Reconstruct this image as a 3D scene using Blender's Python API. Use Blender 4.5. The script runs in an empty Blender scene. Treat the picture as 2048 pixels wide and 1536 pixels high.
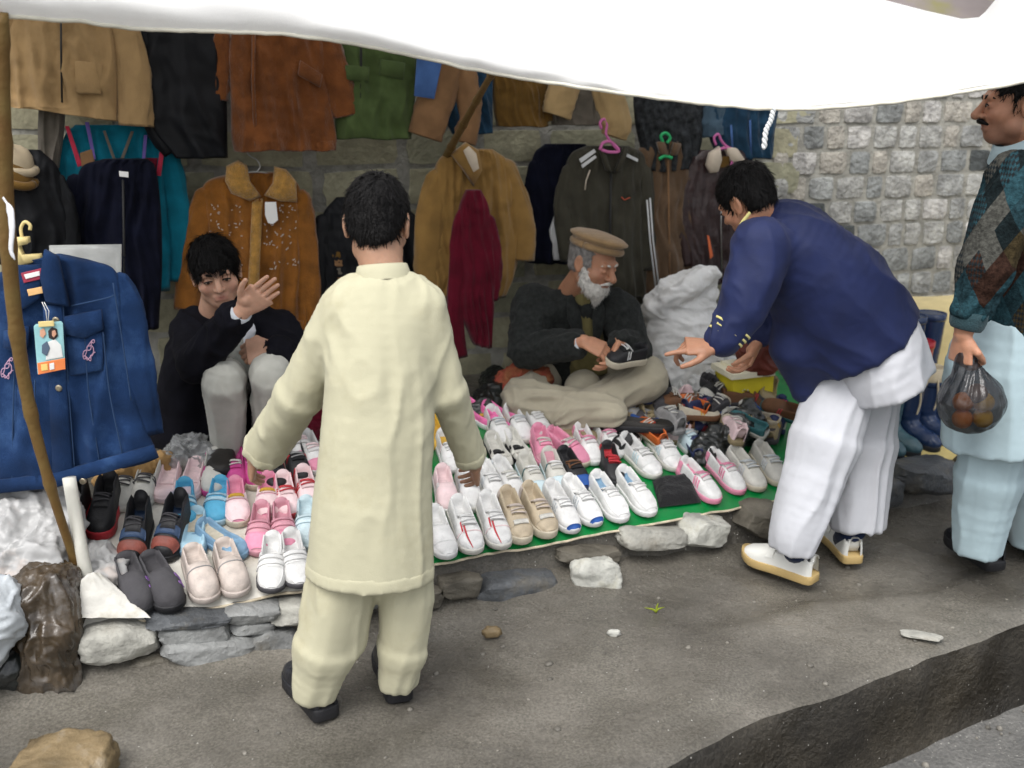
import bpy, math, random
import numpy as np
from mathutils import Vector, Matrix

SC = bpy.context.scene
COL = SC.collection
R = math.radians
rng = np.random.default_rng(7)
random.seed(7)

# ------------------------------------------------------------------ camera
CAMZ, PITCH, FPX = 1.63, R(15.8), 2010.0
cd = bpy.data.cameras.new('camera')
cam = bpy.data.objects.new('camera', cd)
COL.objects.link(cam)
cam.location = (0, 0, CAMZ)
cam.rotation_euler = (R(90) - PITCH, 0, 0)
cd.sensor_width = 36
cd.lens = 36 * FPX / 2048
cd.clip_start, cd.clip_end = 0.05, 500
cd.dof.use_dof = True
cd.dof.focus_distance = 3.1
cd.dof.aperture_fstop = 2.4
SC.camera = cam

# ------------------------------------------------------------------ sky and sun: bright overcast, rain
SUN_EL, SUN_AZ = R(58), R(200)
w = bpy.data.worlds.new('World')
SC.world = w
w.use_nodes = True
nt = w.node_tree
nt.nodes.clear()
sky = nt.nodes.new('ShaderNodeTexSky')
sky.sky_type = 'NISHITA'
sky.sun_disc = False
sky.sun_elevation = SUN_EL
sky.sun_rotation = SUN_AZ
sky.air_density = 1.0
sky.dust_density = 4.0
hs = nt.nodes.new('ShaderNodeHueSaturation')
hs.inputs['Saturation'].default_value = 0.28
bg = nt.nodes.new('ShaderNodeBackground')
bg.inputs['Strength'].default_value = 0.14
wo = nt.nodes.new('ShaderNodeOutputWorld')
nt.links.new(sky.outputs[0], hs.inputs['Color'])
nt.links.new(hs.outputs[0], bg.inputs['Color'])
nt.links.new(bg.outputs[0], wo.inputs['Surface'])

sl = bpy.data.lights.new('sun', 'SUN')
sl.energy = 0.9
sl.angle = R(40)
sl.color = (1.0, 0.985, 0.965)
so = bpy.data.objects.new('sun', sl)
COL.objects.link(so)
# the sun stands behind the camera, high: lamp -Z points from the sun to the ground
sd = Vector((math.sin(SUN_AZ) * math.cos(SUN_EL), math.cos(SUN_AZ) * math.cos(SUN_EL), math.sin(SUN_EL)))
so.rotation_euler = sd.to_track_quat('Z', 'Y').to_euler()

SC.view_settings.view_transform = 'Standard'
SC.view_settings.look = 'None'
SC.view_settings.gamma = 1.0
SC.view_settings.use_curve_mapping = False
SC.view_settings.exposure = 0.92
SC.cycles.max_bounces = 6
SC.cycles.transparent_max_bounces = 12

# ------------------------------------------------------------------ photo pixel -> place
CP, SP = math.cos(PITCH), math.sin(PITCH)
def ray(px, py):
    u, v = (px - 1024) / FPX, (py - 768) / FPX
    return np.array([u, CP - v * SP, -(SP + v * CP)])
def J(px, py, D):
    d = ray(px, py)
    return np.array([0, 0, CAMZ]) + d * (D / d[1])
def G(px, py, z=0.0):
    d = ray(px, py)
    return np.array([0, 0, CAMZ]) + d * ((CAMZ - z) / -d[2])
def edgeD(X):
    return 3.185 + 0.436 * X            # front edge line of the display bank
def plat_z(X, Y):
    t = np.clip(Y - edgeD(X), -0.02, 0.72)
    return 0.16 + 0.28 * t
def S(px, py, lift=0.0):
    """where the ray meets the sloping top of the display bank"""
    z = 0.2
    for _ in range(25):
        p = G(px, py, z)
        z = 0.5 * z + 0.5 * (float(plat_z(p[0], p[1])) + lift)
    return G(px, py, z)
def wallD(X):
    return 4.75 + 0.28 * X
def mpp(D, z=1.0):
    return (D * CP + (CAMZ - z) * SP) / FPX     # metres per photo pixel there

# ------------------------------------------------------------------ noise
_perm = np.random.default_rng(3).permutation(256).astype(np.int64)
_grad = np.random.default_rng(4).normal(size=(256, 3))
_grad /= np.linalg.norm(_grad, axis=1, keepdims=True)
def noise(p):
    p = np.asarray(p, float)
    i = np.floor(p).astype(np.int64)
    f = p - i
    u = f * f * f * (f * (f * 6 - 15) + 10)
    out = 0
    for dx in (0, 1):
        for dy in (0, 1):
            for dz in (0, 1):
                h = _perm[(_perm[(_perm[(i[..., 0] + dx) & 255] + i[..., 1] + dy) & 255] + i[..., 2] + dz) & 255]
                g = _grad[h]
                d = (f[..., 0] - dx) * g[..., 0] + (f[..., 1] - dy) * g[..., 1] + (f[..., 2] - dz) * g[..., 2]
                wx = u[..., 0] if dx else 1 - u[..., 0]
                wy = u[..., 1] if dy else 1 - u[..., 1]
                wz = u[..., 2] if dz else 1 - u[..., 2]
                out = out + d * wx * wy * wz
    return out * 1.6
def fbm(p, o=3):
    p = np.asarray(p, float)
    a, s, t = 1.0, 1.0, 0
    for _ in range(o):
        t = t + a * noise(p * s + 17.3 * s)
        a *= 0.5
        s *= 2.1
    return t
def ridge(p):
    return 1 - 2 * np.abs(noise(p))
def crease(p):
    """soft valleys between narrow ridges, about -0.6 .. 1"""
    return 1.5 * np.clip(1 - 1.2 * np.abs(noise(p)), 0, 1) ** 2 - .6

# ------------------------------------------------------------------ materials
MATS = {}
def _n(nt, t, **kw):
    n = nt.nodes.new(t)
    for k, v in kw.items():
        setattr(n, k, v)
    return n
def mat(name, col, rough=0.85, var=0.18, vs=9.0, bump=0.15, bs=120.0, spec=0.25, sheen=0.0, coat=0.0,
        col2=None, weave=0.0, ws=700.0, metal=0.0, transl=0.0, alpha=1.0, rand=0.0, dirt=None, dirts=4.0, sss=0.0, wr=0.0):
    """cloth, leather, stone, mud ...: colour mottled by noise, fine relief by bump"""
    if name in MATS:
        return MATS[name]
    m = bpy.data.materials.new(name)
    MATS[name] = m
    m.use_nodes = True
    t = m.node_tree
    L = t.links.new
    b = t.nodes['Principled BSDF']
    b.inputs['Roughness'].default_value = rough
    b.inputs['Specular IOR Level'].default_value = spec
    b.inputs['Metallic'].default_value = metal
    if sheen:
        b.inputs['Sheen Weight'].default_value = sheen
        b.inputs['Sheen Roughness'].default_value = 0.5
    if coat:
        b.inputs['Coat Weight'].default_value = coat
        b.inputs['Coat Roughness'].default_value = 0.15
    if sss:
        b.inputs['Subsurface Weight'].default_value = sss
        b.inputs['Subsurface Radius'].default_value = (0.01, 0.004, 0.002)
        b.inputs['Subsurface Scale'].default_value = 0.6
    tc = _n(t, 'ShaderNodeTexCoord')
    nz = _n(t, 'ShaderNodeTexNoise')
    nz.inputs['Scale'].default_value = vs
    nz.inputs['Detail'].default_value = 6
    L(tc.outputs['Object'], nz.inputs['Vector'])
    rp = _n(t, 'ShaderNodeMapRange')
    rp.inputs['From Min'].default_value = 0.3
    rp.inputs['From Max'].default_value = 0.7
    L(nz.outputs['Fac'], rp.inputs['Value'])
    mx = _n(t, 'ShaderNodeMix', data_type='RGBA')
    c = np.array(col, float)
    a = c * (1 - var)
    bb = np.array(col2, float) if col2 is not None else np.minimum(c * (1 + var), 1)
    mx.inputs[6].default_value = (*a, 1)
    mx.inputs[7].default_value = (*bb, 1)
    L(rp.outputs[0], mx.inputs[0])
    out = mx.outputs[2]
    if rand:
        oi = _n(t, 'ShaderNodeObjectInfo')
        mr = _n(t, 'ShaderNodeMapRange')
        mr.inputs['To Min'].default_value = 1 - rand
        mr.inputs['To Max'].default_value = 1 + rand
        L(oi.outputs['Random'], mr.inputs['Value'])
        hv = _n(t, 'ShaderNodeHueSaturation')
        L(mr.outputs[0], hv.inputs['Value'])
        L(out, hv.inputs['Color'])
        out = hv.outputs[0]
    if dirt is not None:
        dn = _n(t, 'ShaderNodeTexNoise')
        dn.inputs['Scale'].default_value = dirts
        dn.inputs['Detail'].default_value = 9
        dn.inputs['Roughness'].default_value = 0.65
        L(tc.outputs['Object'], dn.inputs['Vector'])
        dr = _n(t, 'ShaderNodeMapRange')
        dr.inputs['From Min'].default_value = 0.52
        dr.inputs['From Max'].default_value = 0.72
        L(dn.outputs['Fac'], dr.inputs['Value'])
        dm = _n(t, 'ShaderNodeMix', data_type='RGBA')
        dm.inputs[7].default_value = (*dirt, 1)
        L(dr.outputs[0], dm.inputs[0])
        L(out, dm.inputs[6])
        out = dm.outputs[2]
    L(out, b.inputs['Base Color'])
    if bump:
        bn = _n(t, 'ShaderNodeTexNoise')
        bn.inputs['Scale'].default_value = bs
        bn.inputs['Detail'].default_value = 5
        L(tc.outputs['Object'], bn.inputs['Vector'])
        bp = _n(t, 'ShaderNodeBump')
        bp.inputs['Strength'].default_value = bump
        bp.inputs['Distance'].default_value = 0.01
        L(bn.outputs['Fac'], bp.inputs['Height'])
        last = bp
        if weave:
            wv = _n(t, 'ShaderNodeTexWave')
            wv.inputs['Scale'].default_value = ws / 6.28
            wv.inputs['Distortion'].default_value = 2.0
            L(tc.outputs['Object'], wv.inputs['Vector'])
            b2 = _n(t, 'ShaderNodeBump')
            b2.inputs['Strength'].default_value = weave
            b2.inputs['Distance'].default_value = 0.004
            L(wv.outputs['Fac'], b2.inputs['Height'])
            L(bp.outputs[0], b2.inputs['Normal'])
            last = b2
        if wr:
            wn = _n(t, 'ShaderNodeTexNoise', noise_type='RIDGED_MULTIFRACTAL')
            wn.inputs['Scale'].default_value = 11
            wn.inputs['Detail'].default_value = 4
            wn.inputs['Distortion'].default_value = 0.6
            mpg = _n(t, 'ShaderNodeMapping')
            mpg.inputs['Scale'].default_value = (1.0, 1.0, 0.32)
            mpg.inputs['Rotation'].default_value = (0.0, 0.12, 0.0)
            L(tc.outputs['Object'], mpg.inputs['Vector'])
            L(mpg.outputs[0], wn.inputs['Vector'])
            b3 = _n(t, 'ShaderNodeBump')
            b3.inputs['Strength'].default_value = wr
            b3.inputs['Distance'].default_value = 0.012
            L(wn.outputs['Fac'], b3.inputs['Height'])
            L(last.outputs[0], b3.inputs['Normal'])
            last = b3
        L(last.outputs[0], b.inputs['Normal'])
    if transl or alpha < 1:
        sh = b.outputs[0]
        om = t.nodes['Material Output']
        if transl:
            tr = _n(t, 'ShaderNodeBsdfTranslucent')
            L(out, tr.inputs['Color'])
            ms = _n(t, 'ShaderNodeMixShader')
            ms.inputs[0].default_value = transl
            L(sh, ms.inputs[1])
            L(tr.outputs[0], ms.inputs[2])
            sh = ms.outputs[0]
        if alpha < 1:
            tp = _n(t, 'ShaderNodeBsdfTransparent')
            ms = _n(t, 'ShaderNodeMixShader')
            ms.inputs[0].default_value = alpha
            L(tp.outputs[0], ms.inputs[1])
            L(sh, ms.inputs[2])
            sh = ms.outputs[0]
        L(sh, om.inputs['Surface'])
    return m
def fabric(name, col, **kw):
    d = dict(rough=0.92, spec=0.12, sheen=0.12, bump=0.2, bs=300, var=0.14, vs=14, wr=0.28)
    d.update(kw)
    return mat(name, col, **d)

# ------------------------------------------------------------------ mesh helpers
BASE = {}
def mesh_data(name, V, F, m=None, smooth=True, attrs=None):
    me = bpy.data.meshes.new(name)
    V = np.asarray(V, float)
    if isinstance(F, np.ndarray) and F.ndim == 2:
        k = F.shape[1]
        me.vertices.add(len(V))
        me.vertices.foreach_set('co', V.ravel())
        me.loops.add(F.size)
        me.loops.foreach_set('vertex_index', F.ravel().astype(np.int32))
        me.polygons.add(len(F))
        me.polygons.foreach_set('loop_start', np.arange(0, F.size, k, dtype=np.int32))
        me.update(calc_edges=True)
    else:
        me.from_pydata(V.tolist(), [], [list(map(int, f)) for f in F])
    me.validate()
    if smooth:
        me.polygons.foreach_set('use_smooth', np.ones(len(me.polygons), bool))
    if m is not None:
        me.materials.append(m)
    for an, (typ, vals) in (attrs or {}).items():
        at = me.attributes.new(an, typ, 'POINT')
        if typ == 'FLOAT_COLOR':
            at.data.foreach_set('color', np.asarray(vals, np.float32).ravel())
        elif typ == 'FLOAT_VECTOR':
            at.data.foreach_set('vector', np.asarray(vals, np.float32).ravel())
        else:
            at.data.foreach_set('value', np.asarray(vals, np.float32).ravel())
    return me
def link(name, data):
    o = bpy.data.objects.new(name, data)
    COL.objects.link(o)
    return o
def tag(o, label=None, cat=None, group=None, kind=None):
    if label:
        o['label'] = label
    if cat:
        o['category'] = cat
    if group:
        o['group'] = group
    if kind:
        o['kind'] = kind
    return o
def thing(name, label, cat, base, group=None, rot=None):
    o = link(name, None)
    o.location = Vector(base)
    if rot is not None:
        o.rotation_euler = rot
    BASE[o.name] = np.array(base, float)
    return tag(o, label, cat, group)
def part(parent, name, V, F, m, smooth=True, attrs=None, local=False):
    """a mesh child; V in world coordinates unless local"""
    V = np.asarray(V, float)
    if not local:
        V = V - BASE[parent.name]
    o = link(name, mesh_data(name, V, F, m, smooth, attrs))
    o.parent = parent
    BASE[o.name] = np.zeros(3) if local else BASE[parent.name]
    return o
def solo(name, V, F, m, label=None, cat=None, group=None, kind=None, base=None, smooth=True, attrs=None):
    """a thing that is one mesh"""
    V = np.asarray(V, float)
    if base is None:
        base = np.array([V[:, 0].mean(), V[:, 1].mean(), V[:, 2].min()])
    base = np.asarray(base, float)
    o = link(name, mesh_data(name, V - base, F, m, smooth, attrs))
    o.location = Vector(base)
    BASE[o.name] = base
    return tag(o, label, cat, group, kind)

def unit(v):
    v = np.asarray(v, float)
    return v / (np.linalg.norm(v) + 1e-12)
def grid_faces(nu, nv, wrap=False):
    i, j = np.meshgrid(np.arange(nu if wrap else nu - 1), np.arange(nv - 1), indexing='ij')
    i2 = (i + 1) % nu
    return np.stack([i * nv + j, i2 * nv + j, i2 * nv + j + 1, i * nv + j + 1], -1).reshape(-1, 4)
def loft(rings, cap=True):
    """rings: (n, k, 3) closed loops"""
    rings = np.asarray(rings, float)
    n, k, _ = rings.shape
    V = rings.reshape(-1, 3)
    F = []
    for a in range(n - 1):
        i = np.arange(k)
        j = (i + 1) % k
        F.append(np.stack([a * k + i, a * k + j, (a + 1) * k + j, (a + 1) * k + i], -1))
    F = np.concatenate(F).tolist()
    if cap:
        V = np.vstack([V, rings[0].mean(0), rings[-1].mean(0)])
        c0, c1 = n * k, n * k + 1
        for i in range(k):
            j = (i + 1) % k
            F.append([c0, j, i])
            F.append([c1, (n - 1) * k + i, (n - 1) * k + j])
    return V, F
def resample(P, n):
    """smooth (Catmull-Rom) resample of rows of numbers to n rows"""
    P = np.asarray(P, float)
    if len(P) == 2:
        t = np.linspace(0, 1, n)[:, None]
        return P[0] * (1 - t) + P[1] * t
    Q = np.vstack([2 * P[0] - P[1], P, 2 * P[-1] - P[-2]])
    s = np.linspace(0, len(P) - 1 - 1e-6, n)
    i = s.astype(int)
    f = (s - i)[:, None]
    p0, p1, p2, p3 = Q[i], Q[i + 1], Q[i + 2], Q[i + 3]
    return 0.5 * (2 * p1 + (p2 - p0) * f + (2 * p0 - 5 * p1 + 4 * p2 - p3) * f ** 2 + (3 * p1 - p0 - 3 * p2 + p3) * f ** 3)
def tube(P, r, k=10, n=None, flat=1.0, side=None, cap=True):
    """tube along points P, radii r (number or list)"""
    P = np.asarray(P, float)
    r = np.full(len(P), r, float) if np.isscalar(r) else np.asarray(r, float)
    if n:
        q = resample(np.hstack([P, r[:, None]]), n)
        P, r = q[:, :3], q[:, 3]
    T = np.gradient(P, axis=0)
    T /= np.linalg.norm(T, axis=1, keepdims=True) + 1e-12
    s = np.array(side if side is not None else ((0, 0, 1) if abs(T[0][2]) < 0.9 else (1, 0, 0)), float)
    rings = []
    a = np.linspace(0, 2 * np.pi, k, endpoint=False)
    for p, t, rr in zip(P, T, r):
        s = unit(s - t * np.dot(s, t))
        b = np.cross(t, s)
        rings.append(p + rr * (np.cos(a)[:, None] * s + flat * np.sin(a)[:, None] * b))
    return loft(rings, cap)
def merge(*vf):
    Vs, Fs, o = [], [], 0
    for V, F in vf:
        V = np.asarray(V, float)
        Vs.append(V)
        Fs += [[int(i) + o for i in f] for f in F]
        o += len(V)
    return np.vstack(Vs), Fs
def box(c, s, Rm=None):
    V = np.array([[x, y, z] for x in (-.5, .5) for y in (-.5, .5) for z in (-.5, .5)]) * np.asarray(s, float)
    if Rm is not None:
        V = V @ np.asarray(Rm).T
    F = [[0, 1, 3, 2], [4, 6, 7, 5], [0, 4, 5, 1], [2, 3, 7, 6], [0, 2, 6, 4], [1, 5, 7, 3]]
    return V + np.asarray(c, float), F
def vnormals(V, F):
    F = np.asarray(F)
    n = np.zeros_like(V)
    fn = np.cross(V[F[:, 2]] - V[F[:, 0]], V[F[:, 3]] - V[F[:, 1]])
    for k in range(4):
        np.add.at(n, F[:, k], fn)
    return n / (np.linalg.norm(n, axis=1, keepdims=True) + 1e-12)
def rotm(axis, ang):
    return np.array(Matrix.Rotation(ang, 3, Vector(axis)))
def frame(fwd, up=(0, 0, 1)):
    """columns right, forward, up"""
    f = unit(fwd)
    r = unit(np.cross(f, up))
    return np.stack([r, f, np.cross(r, f)], 1)

# ------------------------------------------------------------------ distance-field bodies -> one continuous surface
class Field:
    def __init__(s, lo, hi, h):
        s.h = h
        s.lo = np.asarray(lo, float)
        s.n = np.maximum(np.ceil((np.asarray(hi, float) - s.lo) / h).astype(int) + 1, 4)
        s.D = np.full(s.n, 1.0)
    def _sub(s, lo, hi):
        a = np.clip(np.floor((np.asarray(lo) - s.lo) / s.h).astype(int), 0, s.n)
        b = np.clip(np.ceil((np.asarray(hi) - s.lo) / s.h).astype(int) + 1, 0, s.n)
        if np.any(b <= a):
            return None, None
        ax = [s.lo[i] + s.h * np.arange(a[i], b[i]) for i in range(3)]
        P = np.stack(np.meshgrid(*ax, indexing='ij'), -1)
        return tuple(slice(a[i], b[i]) for i in range(3)), P
    def _put(s, sl, d, k, sub=False):
        o = s.D[sl]
        if sub:
            d = -d
            hh = np.clip(0.5 - 0.5 * (d - o) / max(k, 1e-6), 0, 1)
            s.D[sl] = d + (o - d) * hh + k * hh * (1 - hh)
        else:
            hh = np.clip(0.5 + 0.5 * (o - d) / max(k, 1e-6), 0, 1)
            s.D[sl] = o + (d - o) * hh - k * hh * (1 - hh)
    def cone(s, a, b, ra, rb, k=0.02, sub=False):
        a, b = np.asarray(a, float), np.asarray(b, float)
        m = max(ra, rb) + k + 2 * s.h
        sl, P = s._sub(np.minimum(a, b) - m, np.maximum(a, b) + m)
        if sl is None:
            return s
        ab = b - a
        t = np.clip(((P - a) @ ab) / (ab @ ab + 1e-12), 0, 1)
        d = np.linalg.norm(P - a - t[..., None] * ab, axis=-1) - (ra + t * (rb - ra))
        s._put(sl, d, k, sub)
        return s
    def chain(s, pts, rs, k=0.02):
        """limb through several joints: one distance, blended once"""
        pts = [np.asarray(p, float) for p in pts]
        m = max(rs) + k + 2 * s.h
        sl, P = s._sub(np.min(pts, 0) - m, np.max(pts, 0) + m)
        if sl is None:
            return s
        best = None
        for i in range(len(pts) - 1):
            a, b, ra, rb = pts[i], pts[i + 1], rs[i], rs[i + 1]
            ab = b - a
            t = np.clip(((P - a) @ ab) / (ab @ ab + 1e-12), 0, 1)
            d = np.linalg.norm(P - a - t[..., None] * ab, axis=-1) - (ra + t * (rb - ra))
            best = d if best is None else np.minimum(best, d)
        s._put(sl, best, k)
        return s
    def ell(s, c, r, Rm=None, k=0.02, sub=False):
        c, r = np.asarray(c, float), np.asarray(r, float)
        m = r.max() + k + 2 * s.h
        sl, P = s._sub(c - m, c + m)
        if sl is None:
            return s
        q = P - c
        if Rm is not None:
            q = q @ Rm
        k0 = np.linalg.norm(q / r, axis=-1)
        k1 = np.linalg.norm(q / r ** 2, axis=-1) + 1e-9
        s._put(sl, k0 * (k0 - 1) / k1, k, sub)
        return s
    def slab(s, pts, side, k=0.03, rnd=0.0):
        """elliptical trunk: pts = [(point, half width along side, half depth)], flat ended"""
        q_ = resample(np.array([[*p, w_, d_] for p, w_, d_ in pts]), 4 * (len(pts) - 1) + 1) if len(pts) > 2 else np.array([[*p, w_, d_] for p, w_, d_ in pts])
        m = q_[:, 3:].max() + k + 2 * s.h
        sl, P = s._sub(q_[:, :3].min(0) - m, q_[:, :3].max(0) + m)
        if sl is None:
            return s
        best = None
        for i in range(len(q_) - 1):
            a, wa, da, b, wb, db = q_[i, :3], q_[i, 3], q_[i, 4], q_[i + 1, :3], q_[i + 1, 3], q_[i + 1, 4]
            ab = b - a
            L = np.linalg.norm(ab)
            t_ = ab / L
            sd_ = unit(np.asarray(side) - t_ * np.dot(side, t_))
            dp = np.cross(t_, sd_)
            q = P - a
            z = q @ t_
            tt = np.clip(z / L, 0, 1)
            ww, dd = wa + tt * (wb - wa), da + tt * (db - da)
            rr = np.sqrt(((q @ sd_) / ww) ** 2 + ((q @ dp) / dd) ** 2)
            dr = (rr - 1) * np.minimum(ww, dd)
            over = 0.5 * L if 0 < i < len(q_) - 2 else 0.0
            lo_ = 0.5 * L if i > 0 else 0.0
            hi_ = 0.5 * L if i < len(q_) - 2 else 0.0
            ex = np.maximum(np.maximum(-z - lo_, z - L - hi_), 0)
            d = np.where(ex > 0, np.sqrt(np.maximum(dr, 0) ** 2 + ex ** 2), dr)
            best = d if best is None else np.minimum(best, d)
        s._put(sl, best - rnd, k)
        return s
    def cut(s, p, n, lo=None, hi=None):
        """remove the half-space on the side of n"""
        ax = [s.lo[i] + s.h * np.arange(s.n[i]) for i in range(3)]
        n = unit(n)
        d = ((ax[0] - p[0]) * n[0])[:, None, None] + ((ax[1] - p[1]) * n[1])[None, :, None] + ((ax[2] - p[2]) * n[2])[None, None, :]
        s.D = np.maximum(s.D, d)
        return s
    def mesh(s, smooth=1):
        D = s.D.copy()
        D[0] = D[-1] = 1
        D[:, 0] = D[:, -1] = 1
        D[:, :, 0] = D[:, :, -1] = 1
        D[D == 0] = 1e-6
        neg = D < 0
        cs = np.zeros(np.array(D.shape) - 1, np.int8)
        for dx in (0, 1):
            for dy in (0, 1):
                for dz in (0, 1):
                    cs += neg[dx:D.shape[0] - 1 + dx, dy:D.shape[1] - 1 + dy, dz:D.shape[2] - 1 + dz]
        act = (cs > 0) & (cs < 8)
        idx = np.full(act.shape, -1, np.int64)
        C = np.argwhere(act)
        idx[act] = np.arange(len(C))
        acc = np.zeros((len(C), 3))
        cnt = np.zeros(len(C))
        cor = [(0, 0, 0), (1, 0, 0), (0, 1, 0), (1, 1, 0), (0, 0, 1), (1, 0, 1), (0, 1, 1), (1, 1, 1)]
        vals = [D[C[:, 0] + c[0], C[:, 1] + c[1], C[:, 2] + c[2]] for c in cor]
        for i in range(8):
            for j in range(i + 1, 8):
                if sum(abs(cor[i][k] - cor[j][k]) for k in range(3)) != 1:
                    continue
                a, b = vals[i], vals[j]
                mk = (a < 0) != (b < 0)
                t = np.where(mk, a / np.where(mk, a - b, 1), 0)
                p = np.array(cor[i]) + t[:, None] * (np.array(cor[j]) - np.array(cor[i]))
                acc[mk] += p[mk]
                cnt[mk] += 1
        V = s.lo + s.h * (C + acc / cnt[:, None])
        F = []
        for ax in range(3):
            sl0 = [slice(1, -1)] * 3
            sl0[ax] = slice(0, -1)
            a = neg[tuple(sl0)]
            sl1 = list(sl0)
            sl1[ax] = slice(1, None)
            b = neg[tuple(sl1)]
            for flip in (False, True):
                mk = (a & ~b) if not flip else (~a & b)
                E = np.argwhere(mk)
                off = np.array([1, 1, 1])
                off[ax] = 0
                E = E + off
                u, v = (ax + 1) % 3, (ax + 2) % 3
                du, dv = np.eye(3, dtype=int)[u], np.eye(3, dtype=int)[v]
                q = [E - du - dv, E - dv, E, E - du]
                if flip:
                    q = q[::-1]
                F.append(np.stack([idx[e[:, 0], e[:, 1], e[:, 2]] for e in q], -1))
        F = np.concatenate(F)
        F = F[(F >= 0).all(1)]
        for _ in range(smooth):
            V = relax(V, F)
        return V, F
def relax(V, F, lam=0.6):
    acc = np.zeros_like(V)
    cnt = np.zeros(len(V))
    for k in range(4):
        a, b = F[:, k], F[:, (k + 1) % 4]
        np.add.at(acc, a, V[b])
        np.add.at(cnt, a, 1)
        np.add.at(acc, b, V[a])
        np.add.at(cnt, b, 1)
    return V + lam * (acc / np.maximum(cnt, 1)[:, None] - V)
def pushed(V, F, fn):
    """move vertices along their normals by fn(V, N)"""
    N = vnormals(V, F)
    return V + N * fn(V, N)[:, None]
def bounds(pts, m):
    P = np.array(pts)
    return P.min(0) - m, P.max(0) + m
# ================================================================== the setting
def mud(name, col, col2, rmin=0.28, rmax=0.75, bs=35.0, bump=0.5, speck=0.0, leak=False):
    m = bpy.data.materials.new(name)
    m.use_nodes = True
    t = m.node_tree
    L = t.links.new
    b = t.nodes['Principled BSDF']
    tc = _n(t, 'ShaderNodeTexCoord')
    n1 = _n(t, 'ShaderNodeTexNoise')
    n1.inputs['Scale'].default_value = 3.2
    n1.inputs['Detail'].default_value = 10
    n1.inputs['Roughness'].default_value = 0.62
    L(tc.outputs['Object'], n1.inputs['Vector'])
    mr = _n(t, 'ShaderNodeMapRange')
    mr.inputs['From Min'].default_value = 0.34
    mr.inputs['From Max'].default_value = 0.66
    L(n1.outputs['Fac'], mr.inputs['Value'])
    mx = _n(t, 'ShaderNodeMix', data_type='RGBA')
    mx.inputs[6].default_value = (*col, 1)
    mx.inputs[7].default_value = (*col2, 1)
    L(mr.outputs[0], mx.inputs[0])
    out = mx.outputs[2]
    nb = _n(t, 'ShaderNodeTexNoise')
    nb.inputs['Scale'].default_value = 1.1
    nb.inputs['Detail'].default_value = 6
    nb.inputs['Distortion'].default_value = 0.8
    L(tc.outputs['Object'], nb.inputs['Vector'])
    mb_ = _n(t, 'ShaderNodeMapRange')
    mb_.inputs['From Min'].default_value = 0.36
    mb_.inputs['From Max'].default_value = 0.64
    mb_.inputs['To Min'].default_value = 0.68
    mb_.inputs['To Max'].default_value = 1.22
    L(nb.outputs['Fac'], mb_.inputs['Value'])
    hb = _n(t, 'ShaderNodeHueSaturation')
    L(mb_.outputs[0], hb.inputs['Value'])
    L(out, hb.inputs['Color'])
    out = hb.outputs[0]
    n2 = _n(t, 'ShaderNodeTexNoise')
    n2.inputs['Scale'].default_value = 130
    n2.inputs['Detail'].default_value = 4
    L(tc.outputs['Object'], n2.inputs['Vector'])
    m2 = _n(t, 'ShaderNodeMapRange')
    m2.inputs['From Min'].default_value = 0.35
    m2.inputs['From Max'].default_value = 0.7
    m2.inputs['To Min'].default_value = 0.72
    m2.inputs['To Max'].default_value = 1.25
    L(n2.outputs['Fac'], m2.inputs['Value'])
    hv = _n(t, 'ShaderNodeHueSaturation')
    L(m2.outputs[0], hv.inputs['Value'])
    L(out, hv.inputs['Color'])
    out = hv.outputs[0]
    if speck:
        vo = _n(t, 'ShaderNodeTexVoronoi')
        vo.inputs['Scale'].default_value = 85
        L(tc.outputs['Object'], vo.inputs['Vector'])
        lt = _n(t, 'ShaderNodeMath', operation='LESS_THAN')
        lt.inputs[1].default_value = 0.19
        L(vo.outputs['Distance'], lt.inputs[0])
        gt = _n(t, 'ShaderNodeSeparateColor')
        L(vo.outputs['Color'], gt.inputs[0])
        g2 = _n(t, 'ShaderNodeMath', operation='GREATER_THAN')
        g2.inputs[1].default_value = 1 - speck
        L(gt.outputs[0], g2.inputs[0])
        mu = _n(t, 'ShaderNodeMath', operation='MULTIPLY')
        L(lt.outputs[0], mu.inputs[0])
        L(g2.outputs[0], mu.inputs[1])
        ms = _n(t, 'ShaderNodeMix', data_type='RGBA')
        ms.inputs[7].default_value = (0.34, 0.33, 0.3, 1)
        L(mu.outputs[0], ms.inputs[0])
        L(out, ms.inputs[6])
        out = ms.outputs[2]
    L(out, b.inputs['Base Color'])
    n3 = _n(t, 'ShaderNodeTexNoise')
    n3.inputs['Scale'].default_value = 5.5
    n3.inputs['Detail'].default_value = 7
    L(tc.outputs['Object'], n3.inputs['Vector'])
    m3 = _n(t, 'ShaderNodeMapRange')
    m3.inputs['From Min'].default_value = 0.38
    m3.inputs['From Max'].default_value = 0.62
    m3.inputs['To Min'].default_value = rmin
    m3.inputs['To Max'].default_value = rmax
    L(n3.outputs['Fac'], m3.inputs['Value'])
    L(m3.outputs[0], b.inputs['Roughness'])
    b.inputs['Specular IOR Level'].default_value = 0.5
    n4 = _n(t, 'ShaderNodeTexNoise')
    n4.inputs['Scale'].default_value = bs
    n4.inputs['Detail'].default_value = 8
    n4.inputs['Roughness'].default_value = 0.65
    L(tc.outputs['Object'], n4.inputs['Vector'])
    bp = _n(t, 'ShaderNodeBump')
    bp.inputs['Strength'].default_value = bump
    bp.inputs['Distance'].default_value = 0.015
    L(n4.outputs['Fac'], bp.inputs['Height'])
    L(bp.outputs[0], b.inputs['Normal'])
    return m
M_MUD = mud('wet_mud', (0.100, 0.092, 0.076), (0.158, 0.146, 0.124), 0.07, 0.44, bump=0.4, speck=0.02)
M_BANK = mud('bank_mud', (0.055, 0.050, 0.041), (0.12, 0.110, 0.09), 0.3, 0.75, bs=22, bump=0.9, speck=0.12)
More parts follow.
